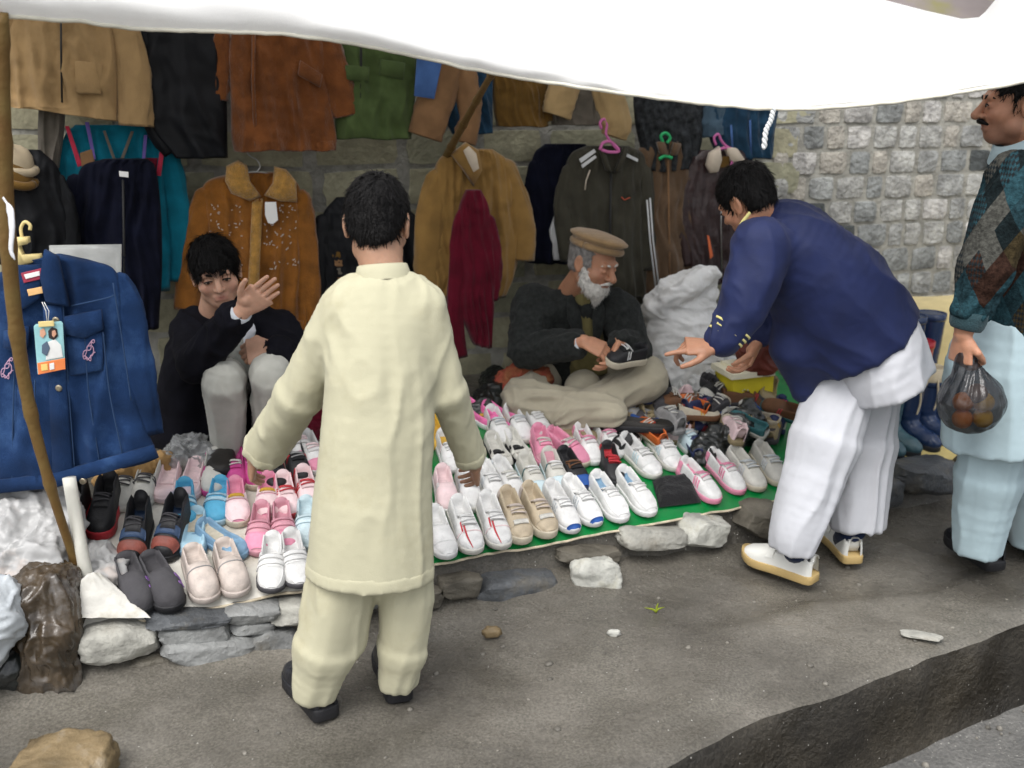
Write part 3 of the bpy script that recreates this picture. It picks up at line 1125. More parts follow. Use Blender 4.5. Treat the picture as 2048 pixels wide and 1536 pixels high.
M_GREYH = mat('white_beard', (0.62, 0.60, 0.56), 0.8, var=0.25, vs=70, bump=0.6, bs=200)
M_EYE = mat('eye_white', (0.45, 0.41, 0.37), 0.35, bump=0)
M_IRIS = mat('iris', (0.02, 0.012, 0.008), 0.2, bump=0)

def fold_fn(zones, fine=0.0, seed=0.0):
    """creases that run along or round each limb; zone = (a, b, amp, round, along[, seed])"""
    def fn(V, N):
        W = np.zeros(len(V)) + 1e-9
        Fv = np.zeros(len(V))
        for k, z in enumerate(zones):
            a, b, amp, fr, fa = z[:5]
            a, b = np.asarray(a, float), np.asarray(b, float)
            ab = b - a
            L = np.linalg.norm(ab)
            t_ = ab / L
            q = V - a
            zz = q @ t_
            perp = q - zz[:, None] * t_
            r = np.linalg.norm(perp, axis=1) + 1e-6
            dist = np.linalg.norm(V - (a + np.clip(zz / L, 0, 1)[:, None] * ab), axis=1)
            w_ = 1 / (dist + 0.02) ** 6
            e1 = unit(np.cross(t_, [0.31, 0.77, 0.55]))
            e2 = np.cross(t_, e1)
            tw = z[5] if len(z) > 5 else 1.5
            an = np.arctan2(perp @ e2, perp @ e1) + tw * zz + .22 * noise(V * 4.0 + seed)
            c_, s_ = np.cos(an), np.sin(an)
            o_ = seed + k * 5.7
            p = np.stack([c_ * fr + o_, s_ * fr, zz * fa + .3 * noise(V * 6 + o_)], -1)
            p2 = np.stack([c_ * fr * 2 + o_ + 7, s_ * fr * 2, zz * fa * 2.1], -1)
            env = np.clip(.75 + .75 * noise(V * 3.7 + seed), .15, 1.4)
            f_ = amp * env * (crease(p) + .25 * crease(p2) * np.clip(.4 + 1.4 * noise(V * 6 + seed + 2), 0, 1))
            W += w_
            Fv += w_ * f_
        out = Fv / W
        if fine:
            out = out + fine * noise(V * 60 + seed)
        return out
    return fn

def head_field(C, Rm, s, nose=1.0, h=0.003, neck=None, jaw=1.0, ears=True):
    def p(x, y, z):
        return C + Rm @ (np.array([x, y, z]) * s)
    pts = [p(x, y, z) for x in (-.11, .11) for y in (-.13, .15) for z in (-.17, .15)]
    if neck is not None:
        pts += [neck + .06, neck - .06]
    f = Field(*bounds(pts, 0.02), h)
    E = lambda x, y, z, a, b, c, k=.02, sub=False: f.ell(p(x, y, z), np.array([a, b, c]) * s, Rm, k * s, sub)
    E(0, -.012, .035, .074, .096, .084)
    E(0, .028, -.035, .060 * jaw, .064, .078, .03)
    E(0, .058, -.088, .030 * jaw, .028, .024, .03)
    for sx in (-1, 1):
        E(sx * .040, .058, -.028, .026, .026, .022, .02)
        E(sx * .048 * jaw, .012, -.068, .016, .03, .02, .02)
    f.cone(p(-.036, .083, .021), p(.036, .083, .021), .011 * s, .011 * s, .015 * s)
    for sx in (-1, 1):
        E(sx * .031, .100, .000, .018, .013, .011, .012, True)
        E(sx * .031, .080, -.001, .0145, .0135, .0115, .004)
    f.cone(p(0, .088, .012), p(0, .108 + .006 * nose, -.028), .008 * s, .0115 * s * nose, .010 * s)
    for sx in (-1, 1):
        E(sx * .011, .098, -.032, .009, .010, .008, .006)
        E(sx * .008, .106, -.040, .004, .005, .004, .003, True)
    f.cone(p(-.020, .086, -.058), p(.020, .086, -.058), .0065 * s, .0065 * s, .006 * s)
    f.cone(p(0, .091, -.057), p(0, .091, -.057), .0075 * s, .0075 * s, .008 * s)
    f.cone(p(-.016, .087, -.068), p(.016, .087, -.068), .0075 * s, .0075 * s, .006 * s)
    f.cone(p(-.022, .0965, -.0625), p(.022, .0965, -.0625), .0022 * s, .0022 * s, .003 * s, True)
    if ears:
        for sx in (-1, 1):
            Re = Rm @ rotm((0, 0, 1), sx * 0.35) @ rotm((1, 0, 0), 0.15)
            f.ell(p(sx * .078, -.010, -.004), np.array([.009, .020, .033]) * s, Re, .006 * s)
            f.ell(p(sx * .087, -.006, .000), np.array([.005, .012, .021]) * s, Re, .004 * s, True)
            f.ell(p(sx * .079, -.004, -.030), np.array([.006, .009, .010]) * s, Re, .005 * s)
    if neck is not None:
        f.cone(p(0, -.020, -.055), neck, .053 * s, .058 * s, .025 * s)
    return f, p
def skin_cols(V, C, Rm, s, col, lips=(0.30, 0.10, 0.08), stub=0.0):
    q = (V - C) @ Rm / s
    c = np.tile(np.array(col, float), (len(V), 1))
    lip = np.exp(-((q[:, 2] + .062) / .009) ** 2 - (q[:, 0] / .020) ** 2) * (q[:, 1] > .075)
    c = c * (1 - .7 * lip[:, None]) + np.array(lips) * .7 * lip[:, None]
    ck = np.exp(-((q[:, 2] + .03) / .03) ** 2 - ((np.abs(q[:, 0]) - .045) / .02) ** 2) * (q[:, 1] > .03)
    c = c * (1 - .15 * ck[:, None]) + np.array(lips) * 1.3 * .15 * ck[:, None]
    if stub:
        b_ = np.clip((-q[:, 2] - .045) / .03, 0, 1) * (q[:, 1] > .0) * (q[:, 2] > -.13)
        c = c * (1 - stub * b_[:, None]) + np.array([.09, .06, .05]) * stub * b_[:, None]
    return np.hstack([c, np.ones((len(V), 1))])
def hand_field(Wp, fwd, palm, thumb, s=1.0, curl=(.3, .35, .3), spread=.06, tcurl=.3, wrist_from=None, h=0.0028, curls=None):
    fwd = unit(fwd)
    palm = unit(palm - fwd * np.dot(palm, fwd))
    lat = unit(np.cross(fwd, palm))
    if np.dot(lat, thumb) < 0:
        lat = -lat
    Wp = np.asarray(Wp, float)
    pts = [Wp - .05, Wp + .05, Wp + fwd * .21 * s + palm * .06, Wp + fwd * .21 * s - palm * .03, Wp + lat * .11 * s, Wp - lat * .07 * s, Wp + palm * .12 * s, Wp + fwd * .1 * s + palm * .12 * s]
    if wrist_from is not None:
        pts.append(wrist_from)
    f = Field(*bounds(pts, 0.03), h)
    if wrist_from is not None:
        f.cone(wrist_from, Wp, .033 * s, .026 * s, .012 * s)
    f.slab([(Wp + fwd * .002 * s, .026 * s, .016 * s), (Wp + fwd * .045 * s, .036 * s, .014 * s), (Wp + fwd * .086 * s, .040 * s, .011 * s)], lat, .01 * s, .003 * s)
    f.ell(Wp + fwd * .035 * s + lat * .022 * s + palm * .008 * s, np.array([.020, .020, .020]) * s, None, .012 * s)
    Ls = [.070, .079, .073, .056]
    ends = []
    for k in range(4):
        b = Wp + fwd * (.086 - .004 * abs(k - 1)) * s + lat * (.030 - .0195 * k) * s
        d = unit(fwd + lat * (1.4 - k) * spread)
        cr = curls[k] if curls else curl
        a = 0.0
        pp = [b - d * .012 * s, b]
        for sgm, fr in zip(cr, (.46, .30, .24)):
            a += sgm
            dd = d * math.cos(a) + palm * math.sin(a)
            pp.append(pp[-1] + dd * Ls[k] * fr * s)
        f.chain(pp, np.array([.0095, .0095, .0085, .0078, .0066]) * s * (1 - .06 * (k == 3)), .004 * s)
        ends.append(pp[-1])
    tb = Wp + fwd * .022 * s + lat * .026 * s + palm * .006 * s
    d1 = unit(fwd * .75 + lat * .75 + palm * .25)
    d2 = unit(fwd * .9 + lat * (.5 - tcurl) + palm * (.2 + tcurl))
    d3 = unit(fwd * .9 + lat * (.25 - 1.4 * tcurl) + palm * (.2 + 1.2 * tcurl))
    f.chain([tb, tb + d1 * .040 * s, tb + d1 * .040 * s + d2 * .032 * s, tb + d1 * .04 * s + d2 * .032 * s + d3 * .026 * s], np.array([.0125, .011, .0095, .0078]) * s, .006 * s)
    return f
def flat_cols(V, col):
    return np.hstack([np.tile(np.array(col, float), (len(V), 1)), np.ones((len(V), 1))])
def join_np(items):
    Vs, Fs, Cs, o = [], [], [], 0
    for V, F, C_ in items:
        Vs.append(V)
        Fs.append(np.asarray(F) + o)
        Cs.append(C_)
        o += len(V)
    return np.vstack(Vs), np.vstack(Fs), np.vstack(Cs)
def strands(V, F, n, flow, L, wd, seed, lift=0.25, keep=None, droop=0.0, jit=0.35):
    """short flat hair blades lying on a surface"""
    r_ = np.random.default_rng(seed)
    N = vnormals(V, F)
    cen = V[F].mean(1)
    fn = N[F].mean(1)
    area = np.linalg.norm(np.cross(V[F[:, 2]] - V[F[:, 0]], V[F[:, 3]] - V[F[:, 1]]), axis=1)
    if keep is not None:
        area = area * keep(cen)
    pk = r_.choice(len(F), n, p=area / area.sum())
    c = cen[pk] + r_.normal(0, .002, (n, 3))
    nn = fn[pk] / (np.linalg.norm(fn[pk], axis=1, keepdims=True) + 1e-9)
    d = flow(c) + r_.normal(0, jit, (n, 3))
    d = d - nn * (d * nn).sum(1, keepdims=True)
    d /= np.linalg.norm(d, axis=1, keepdims=True) + 1e-9
    sd_ = np.cross(nn, d)
    ll = L * r_.uniform(.6, 1.25, (n, 1))
    ww = wd * r_.uniform(.6, 1.3, (n, 1))
    p0 = c - nn * .002
    p1 = p0 + d * ll * .5 + nn * ll * lift * .6
    p2 = p0 + d * ll + nn * ll * lift * .7 + np.array([0, 0, -droop]) * ll
    V2 = np.stack([p0 - sd_ * ww, p0 + sd_ * ww, p1 + sd_ * ww * .8, p1 - sd_ * ww * .8, p2 + sd_ * ww * .2, p2 - sd_ * ww * .2], 1).reshape(-1, 3)
    i = np.arange(n)[:, None] * 6
    F2 = np.concatenate([i + np.array([[0, 1, 2, 3]]), i + np.array([[3, 2, 4, 5]])])
    return V2, F2
def hair(parent, C, Rm, s, m, hairline, n=2600, L=.03, seed=1, thick=1.0, lift=.25, name='hair', wd=.0016, droop=.0):
    """hair shell over the skull, cut at the hairline: hairline(q) > 0 keeps hair (q in head units)"""
    pts = [C + .17 * s, C - .17 * s]
    f = Field(*bounds(pts, 0.01), .0035)
    f.ell(C + Rm @ (np.array([0, -.013, .036]) * s), np.array([.083, .106, .095]) * s * np.array([thick, thick, thick]), Rm, .01)
    f.ell(C + Rm @ (np.array([0, -.050, -.020]) * s), np.array([.066, .050, .062]) * s, Rm, .02)
    ax = [f.lo[i] + f.h * np.arange(f.n[i]) for i in range(3)]
    P = np.stack(np.meshgrid(*ax, indexing='ij'), -1)
    q = (P - C) @ Rm / s
    hl = hairline(q) + .006 * noise(P * 90)
    f.D = np.maximum(f.D, -hl * s)
    V, F = f.mesh(1)
    V = pushed(V, F, lambda V_, N_: .0035 * noise(V_ * np.array([60, 60, 25])) + .002 * noise(V_ * 140))
    crown = C + Rm @ (np.array([.01, -.05, .11]) * s)
    flow = lambda c: unit_rows((c - crown)) + np.array([0, 0, -.3])
    V2, F2 = strands(V, F, n, flow, L * s, wd, seed, lift, droop=droop)
    return part(parent, name, np.vstack([V, V2]), np.vstack([F, F2 + len(V)]), m)
def unit_rows(v):
    return v / (np.linalg.norm(v, axis=-1, keepdims=True) + 1e-9)
def eyes(parent, p, Rm, s, look=(0, 1, 0), brow=None, browm=None, closed=False):
    for sx in (-1, 1):
        c = p(sx * .031, .0825, -.001)
        g = np.linspace(0, np.pi, 9)
        a = np.linspace(0, 2 * np.pi, 14, endpoint=False)
        if not closed:
            rings = [[c + Rm @ (np.array([math.sin(t_) * math.cos(b_) * .0115, math.cos(t_) * .0130, math.sin(t_) * math.sin(b_) * .0042]) * s) for b_ in a] for t_ in g[1:-1]]
            e = part(parent, 'eye', *loft(rings), M_EYE)
            ic = c + Rm @ (np.array([look[0] * .006, .0128, -.0005 + look[2] * .004]) * s)
            rg = [[ic + Rm @ (np.array([math.cos(b_) * r_, y_, math.sin(b_) * r_ * .8]) * s) for b_ in a] for r_, y_ in ((.0055, -.001), (.0052, .0010), (.002, .0015))]
            part(e, 'iris', *loft(rg), M_IRIS)
            V, F = tube([c + Rm @ (np.array([x_, .0125 - abs(x_) * .25, .0045 - x_ * x_ * 18]) * s) for x_ in (-.014, -.007, 0, .007, .014)], .0022 * s, 6, 12)
            part(e, 'eyelid', V, F, MATS['black_hair'])
        V, F = tube([p(sx * x_, y_, z_) for x_, y_, z_ in ((.012, .094, .019), (.026, .094, .025), (.040, .086, .024), (.050, .074, .017))], [.0035 * s, .0048 * s, .0042 * s, .0016 * s], 7, 14, flat=.6)
        part(parent, 'eyebrow', V, F, browm or M_HAIR)

def zaxis(p, q):
    return np.asarray(q, float) - np.asarray(p, float)
def inner_body(pts, r, h=.012):
    f = Field(*bounds(pts, r + .05), h)
    return f

# ------------------------------------------------------------------ shoes (worn and sold): local +Y toe, Z up, origin under the heel
def shoe_surface(kind, L, W, H):
    """U(t, s): t heel 0 -> toe 1, s -1..1 across; returns point"""
    tk = np.array([0, .02, .07, .3, .5, .68, .82, .92, .97, 1.0])
    wk = np.array([.46, .66, .78, .82, .86, 1.0, .98, .78, .52, .16]) * W / 2
    if kind in ('flat', 'clog'):
        hk = {'flat': np.array([.66, .68, .66, .5, .40, .42, .42, .36, .27, .12]), 'clog': np.array([.70, .74, .76, .85, .95, .86, .70, .55, .40, .15])}[kind]
    elif kind == 'high':
        hk = np.array([1.0, 1.02, 1.02, 1.05, .82, .52, .43, .37, .28, .12])
    elif kind == 'well':
        hk = np.array([.95, 1.0, 1.0, .98, .5, .36, .31, .27, .20, .10])
    else:
        hk = np.array([.92, .94, .92, .84, .86, .68, .52, .42, .31, .12])
    hk = hk * H
    ok = {'flat': [.0, .0, 1, 1, 1, .7, .1, 0, 0, 0], 'clog': [.0, .0, 1, .8, .1, 0, 0, 0, 0, 0]}.get(kind, [0, .0, 1, 1, .12, 0, 0, 0, 0, 0])
    ok = np.array(ok, float)
    def U(t, s):
        t, s = np.broadcast_arrays(np.asarray(t, float), np.asarray(s, float))
        w_ = np.interp(t, tk, wk)
        h_ = np.interp(t, tk, hk)
        o_ = np.interp(t, tk, ok)
        ang = s * np.pi / 2
        pw = 0.75
        x = w_ * np.sign(s) * np.abs(np.sin(ang)) ** pw
        z = h_ * np.abs(np.cos(ang)) ** .62
        # opening: walls lean in to the collar and drop inside
        a_ = np.abs(s)
        cut = .62
        wall = np.clip((1 - a_) / (1 - cut), 0, 1)
        xo = np.where(a_ > cut, w_ * np.sign(s) * (1 - .22 * wall ** 1.5), w_ * np.sign(s) * .76 * (a_ / cut) ** .6)
        zo = np.where(a_ > cut, h_ * wall ** .8, h_ * np.clip(.25 + .75 * ((a_ - .40) / (cut - .40)), .22, 1))
        x = x * (1 - o_) + xo * o_
        z = z * (1 - o_) + zo * o_
        bend = .02 * W * np.sin(t * 3.0)
        return np.stack([x + bend, t * L, z], -1)
    return U
def shoe_upper(U, nt=22, ns=25):
    t_, s_ = np.meshgrid(np.concatenate([[0, .01, .02, .045, .07], np.linspace(.12, .92, nt - 8), [.95, .97, .99, 1.0]]), np.linspace(-1, 1, ns), indexing='ij')
    V = U(t_, s_)
    return V.reshape(-1, 3), grid_faces(t_.shape[0], ns)
def shoe_patch(U, t0, t1, s0, s1, off=.002, nt=6, ns=10, skew=0.0):
    t_, s_ = np.meshgrid(np.linspace(t0, t1, nt), np.linspace(s0, s1, ns), indexing='ij')
    t2 = t_ + skew * s_
    V = U(t2, s_)
    e = 1e-3
    n_ = np.cross(U(t2 + e, s_) - V, U(t2, s_ + e) - V)
    n_ = n_ / (np.linalg.norm(n_, axis=-1, keepdims=True) + 1e-9)
    out = V + n_ * off * np.where(n_[..., 2:3] * 1 + np.sign(s_)[..., None] * n_[..., 0:1] < 0, -1, 1)
    rim = V + 0
    top = out.reshape(-1, 3)
    F = grid_faces(nt, ns).tolist()
    o = len(top)
    lp = [i * ns for i in range(nt)] + [(nt - 1) * ns + j for j in range(1, ns)] + [i * ns + ns - 1 for i in range(nt - 2, -1, -1)] + [j for j in range(ns - 2, 0, -1)]
    rv = rim.reshape(-1, 3)[lp]
    k = len(lp)
    F += [[lp[i], lp[(i + 1) % k], o + (i + 1) % k, o + i] for i in range(k)]
    return np.vstack([top, rv]), F
def shoe_sole(U, th, grow=1.06, toe=.0):
    t_ = np.concatenate([[0.0, .02, .05], np.linspace(.1, .9, 12), [.95, .98, 1.0]])
    Lp, Rp = U(t_, -np.ones_like(t_)), U(t_, np.ones_like(t_))
    ol = np.vstack([Lp, Rp[::-1]])
    c = ol.mean(0)
    ol = c + (ol - c) * np.array([grow, 1 + (grow - 1) * .5, 1])
    def lvl(z, g):
        q = c + (ol - c) * np.array([g, 1 + (g - 1) * .4, 1])
        q = q.copy()
        q[:, 2] = z + toe * np.clip((q[:, 1] / (Lp[-1, 1]) - .75) / .25, 0, 1) ** 2
        return q
    return loft([lvl(-th, .95), lvl(-th * .85, 1.0), lvl(-.001 + .002, 1.0), lvl(.006, .97)])
def make_shoe(parent, spec, local=True, add=None):
    """builds the parts of one shoe under parent (an Empty or the upper's owner); lifts by the sole thickness"""
    L, W, H, kind = spec['L'], spec['W'], spec['H'], spec['kind']
    th = spec.get('sole_h', .018)
    U0 = shoe_surface(kind, L, W, H)
    U = lambda t, s: U0(t, s) + np.array([0, 0, th])
    mu = spec['m']
    V, F = shoe_upper(U)
    up = part(parent, 'upper', V, F, mu, local=True)
    Vs, Fs = shoe_sole(lambda t, s: U0(t, s), th, spec.get('grow', 1.07), spec.get('toe', .006))
    part(parent, 'sole', Vs + [0, 0, th], Fs, spec['sole'], local=True)
    if spec.get('lining'):
        part(parent, 'lining', *shoe_patch(U, .06, .44, -.55, .55, .0015, 8, 10), spec['lining'], local=True)
    if kind in ('sneak', 'high') and spec.get('laces'):
        tongue = shoe_patch(U, .36, .66, -.26, .26, .006, 7, 8)
        part(parent, 'tongue', *tongue, spec.get('tongue', mu), local=True)
        for k in range(spec.get('nl', 4)):
            t_ = .40 + .065 * k
            s_ = np.linspace(-.36, .36, 7)
            P = U(t_ + .012 * np.sin(s_ * 6) * (1 if k % 2 else -1), s_) + [0, 0, .011]
            part(up, 'lace', *tube(P, .0028, 5), spec['laces'], local=True)
    for pt in spec.get('patch', []):
        nm, t0, t1, s0, s1, m_ = pt[:6]
        part(up if nm in ('stripe', 'mark') else parent, nm, *shoe_patch(U, t0, t1, s0, s1, *(pt[6:] or (.002,))), m_, local=True)
    if spec.get('studs'):
        vf = []
        for x_, y_ in ((-.3, .1), (.3, .1), (-.35, .6), (.35, .6), (-.3, .8), (.3, .8), (0, .92)):
            vf.append(tube([[x_ * W, y_ * L, 0.0], [x_ * W, y_ * L, -.011]], [.006, .0045], 8))
        part(parent, 'stud', *merge(*vf), spec['sole'], local=True)
    return up
def worn_shoe(person, heel, toe, spec, label=None, z=0.0, width=None):
    """a shoe on a foot: child of the person"""
    heel, toe = np.asarray(heel, float), np.asarray(toe, float)
    d = unit((toe - heel) * np.array([1, 1, 0]))
    e = link('shoe', None)
    e.parent = person
    e.location = Vector(np.array([heel[0], heel[1], z]) - BASE[person.name])
    e.rotation_euler = (0, 0, math.atan2(-d[0], d[1]))
    BASE[e.name] = np.zeros(3)
    if label:
        e['label'] = label
    # thing > shoe > pieces
    L, W, H, kind = spec['L'], spec['W'], spec['H'], spec['kind']
    make_shoe_flat(e, spec)
    return e
def make_shoe_flat(e, spec):
    L, W, H, kind = spec['L'], spec['W'], spec['H'], spec['kind']
    th = spec.get('sole_h', .018)
    U0 = shoe_surface(kind, L, W, H)
    U = lambda t, s: U0(t, s) + np.array([0, 0, th])
    part(e, 'upper', *shoe_upper(U), spec['m'], local=True)
    Vs, Fs = shoe_sole(lambda t, s: U0(t, s), th, spec.get('grow', 1.07), spec.get('toe', .008))
    part(e, 'sole', Vs + [0, 0, th], Fs, spec['sole'], local=True)
    for pt in spec.get('patch', []):
        part(e, pt[0], *shoe_patch(U, *pt[1:5], *(pt[6:] or (.002,))), pt[5], local=True)

def cloth(parent, name, f, m, zones, smooth=2, fine=.0008, seed=0.0, attrs=None, post=None):
    V, F = f.mesh(smooth)
    V = pushed(V, F, fold_fn(zones, fine, seed))
    V = relax(V, F, .45)
    if post:
        V = post(V)
    at = attrs(V) if attrs else None
    return part(parent, name, V, F, m, attrs=at)

# ---------------------------------------------------------------- 1: boy in cream, seen from behind
M_CREAM = fabric('cream_cotton', (0.45, 0.43, 0.305), rough=.85, var=.05, vs=5, bump=.12, bs=300, sheen=.05, wr=.26, dirt=(0.39, 0.36, 0.24), dirts=5)
def boy():
    T = thing('person', 'person in a cream tunic and loose trousers seen from behind leaning over the shoes', 'person', (-0.40, 2.42, 0))
    col = (0.40, 0.23, 0.15)
    neck = J(766, 546, 2.553)
    C = J(755, 448, 2.60)
    Rm = frame((0.06, 0.92, -0.36), (0.02, 0.3, 1))
    s = .98
    hf, hp = head_field(C, Rm, s, neck=neck)
    V, F = hf.mesh(1)
    items = [(V, F, skin_cols(V, C, Rm, s, col))]
    shL, shR = J(684, 620, 2.52), J(850, 618, 2.53)
    eL, wL = J(600, 788, 2.58), J(530, 903, 2.72)
    eR, wR = J(894, 780, 2.54), J(942, 918, 2.66)
    hL = hand_field(J(508, 912, 2.745), unit(J(498, 975, 2.83) - J(508, 912, 2.745)), np.array([.75, .3, -.2]), np.array([.6, .4, .5]), .86, (.35, .45, .4), .08, .5, wL)
    V, F = hL.mesh(1)
    items.append((V, F, flat_cols(V, col)))
    hR = hand_field(J(949, 930, 2.70), unit(J(952, 960, 2.80) - J(949, 930, 2.70)), np.array([-.6, .3, -.4]), np.array([-.6, .4, .5]), .84, (.5, .6, .5), .04, .5, wR)
    V, F = hR.mesh(1)
    items.append((V, F, flat_cols(V, col)))
    # trunk and limbs under the clothes
    hip = J(742, 1000, 2.44)
    aL, aR = J(640, 1385, 2.42), J(797, 1365, 2.49)
    f = inner_body([neck, hip, aL, aR, shL, shR], .12)
    f.slab([(neck, .05, .05), (J(764, 640, 2.51), .12, .07), (hip, .12, .09)], (1, 0, 0), .04)
    f.chain([shL, eL, wL], [.04, .035, .026]).chain([shR, eR, wR], [.04, .035, .026])
    f.chain([hip, J(672, 1210, 2.42), aL], [.07, .05, .035]).chain([hip, J(812, 1210, 2.46), aR], [.07, .05, .035])
    V, F = f.mesh(1)
    items.append((V, F, flat_cols(V, col)))
    V, F, Cc = join_np(items)
    part(T, 'body', V, F, M_SKIN, attrs={'Col': ('FLOAT_COLOR', Cc)})
    # hairline: everything but face, ears and the nape
    hair(T, C, Rm, s, M_HAIR, lambda q: np.minimum.reduce([
        .078 - q[..., 1] + .25 * (q[..., 2] - .03),
        q[..., 2] + .085 - np.clip(np.abs(q[..., 0]) - .028, 0, 1) * 1.1 + .18 * np.minimum(q[..., 1], 0) ,
        (((q[..., 1] + .004) / .030) ** 2 + ((q[..., 2] + .010) / .040) ** 2 - 1) * .03 + .06 * (np.abs(q[..., 0]) < .05),
        q[..., 2] + .02 + np.clip(-q[..., 1] - .01, 0, .03) * 4]), 4200, .022, 3, lift=.22)
    # kurta
    lo, hi = bounds([shL, shR, J(600, 1150, 2.4), J(890, 1150, 2.4), neck, wL, wR], .2)
    f = Field(lo, hi, .0068)
    side = np.array([1, .06, 0])
    f.slab([(J(766, 556, 2.545), .070, .068), (J(766, 585, 2.54), .100, .082), (J(766, 640, 2.515), .132, .095), (J(762, 720, 2.49), .138, .105), (J(756, 850, 2.455), .142, .110),
            (J(748, 960, 2.44), .148, .115), (J(742, 1060, 2.425), .156, .121), (J(740, 1150, 2.415), .163, .125)], side, .03)
    f.cone(J(715, 592, 2.54), J(820, 590, 2.54), .048, .048, .05)
    f.chain([shL, J(645, 705, 2.545), eL], [.056, .058, .060], .035)
    f.chain([shR, J(868, 700, 2.53), eR], [.056, .054, .050], .035)
    f.slab([(eL, .060, .058), (wL, .066, .058)], (1, .3, .3), .03)
    f.slab([(eR, .050, .048), (wR, .042, .040)], (1, .3, .1), .03)
    vert = [0, 0, 1]
    zones = [(J(764, 600, 2.52), J(740, 1150, 2.415), .0080, 1.9, .8, .05),
             (shL, eL, .0085, 1.0, 7, 7), (eL, wL, .0085, 1.0, 8, 8), (shR, eR, .0085, 1.0, 7, -7), (eR, wR, .008, 1.0, 8, -8)]
    ku = cloth(T, 'tunic', f, M_CREAM, zones, seed=1.7)
    # turned hem and cuffs: bands just proud of the cloth, with the same folds
    f = Field(*bounds([J(600, 1150, 2.4), J(890, 1090, 2.4)], .2), .0068)
    f.slab([(J(741, 1122, 2.418), .1625, .1252), (J(740, 1153, 2.415), .1655, .1272)], side, .01)
    cloth(ku, 'hem', f, M_CREAM, zones[:1], seed=1.7)
    f = Field(*bounds([wL], .13), .006)
    f.slab([(wL + unit(eL - wL) * .030, .0665, .0600), (wL - unit(eL - wL) * .003, .0675, .0600)], (1, .3, .3), .005)
    cloth(ku, 'cuff', f, M_CREAM, zones, seed=1.7)
    f = Field(*bounds([wR], .13), .006)
    f.slab([(wR + unit(eR - wR) * .030, .0450, .0430), (wR - unit(eR - wR) * .003, .0440, .0420)], (1, .3, .1), .005)
    cloth(ku, 'cuff', f, M_CREAM, zones, seed=1.7)
    # band collar, hem seam
    a = np.linspace(0, 2 * np.pi, 40, endpoint=False)
    def oval(c, wx, wy, up):
        Rn = frame(np.array([0, 1, 0]) - up * up[1], up)
        return np.array([c + Rn @ np.array([math.cos(t_) * wx, math.sin(t_) * wy, 0]) for t_ in a])
    up = unit(C - neck + [0, 0, .1])
    n0 = J(766, 551, 2.545)
    part(ku, 'collar', *loft([oval(n0 - up * .012, .073, .066, up), oval(n0 + up * .006, .070, .062, up), oval(n0 + up * .026, .064, .057, up), oval(n0 + up * .028, .060, .053, up), oval(n0 + up * .005, .058, .05, up)], False), M_CREAM)
    # trousers
    lo, hi = bounds([J(560, 1040, 2.4), J(890, 1040, 2.4), aL, aR], .14)
    f = Field(lo, hi, .0068)
    f.slab([(J(742, 1020, 2.43), .11, .09), (J(738, 1120, 2.43), .115, .09)], side, .03)
    f.chain([J(700, 1060, 2.425), J(678, 1180, 2.42), J(652, 1290, 2.41)], [.075, .086, .080], .025)
    f.slab([(J(652, 1290, 2.41), .082, .078), (J(634, 1362, 2.415), .066, .062), (J(632, 1388, 2.42), .058, .056)], side, .03)
    f.cone(J(722, 1180, 2.43), J(712, 1285, 2.42), .035, .028, .04)
    f.chain([J(796, 1060, 2.45), J(812, 1190, 2.46), J(806, 1290, 2.475)], [.072, .074, .066], .025)
    f.slab([(J(806, 1290, 2.475), .066, .064), (J(797, 1345, 2.485), .058, .056), (J(794, 1368, 2.49), .052, .05)], side, .03)
    zones = [(J(690, 1080, 2.425), J(640, 1370, 2.415), .011, 1.4, 1.8, 1.2), (J(812, 1080, 2.45), J(797, 1360, 2.49), .010, 1.4, 1.8, -1.2)]
    cloth(T, 'trousers', f, M_CREAM, zones, seed=4.2)
    mb = mat('black_shoe_leather', (0.012, 0.013, 0.017), .32, var=.3, vs=20, bump=.25, bs=60, spec=.5)
    ms = mat('black_rubber_sole', (0.018, 0.018, 0.02), .55, bump=.2)
    sp = dict(kind='sneak', L=.255, W=.098, H=.085, m=mb, sole=ms, sole_h=.032, toe=.01)
    worn_shoe(T, G(655, 1440), G(592, 1360), sp)
    worn_shoe(T, G(800, 1405), G(772, 1312), sp)
boy()

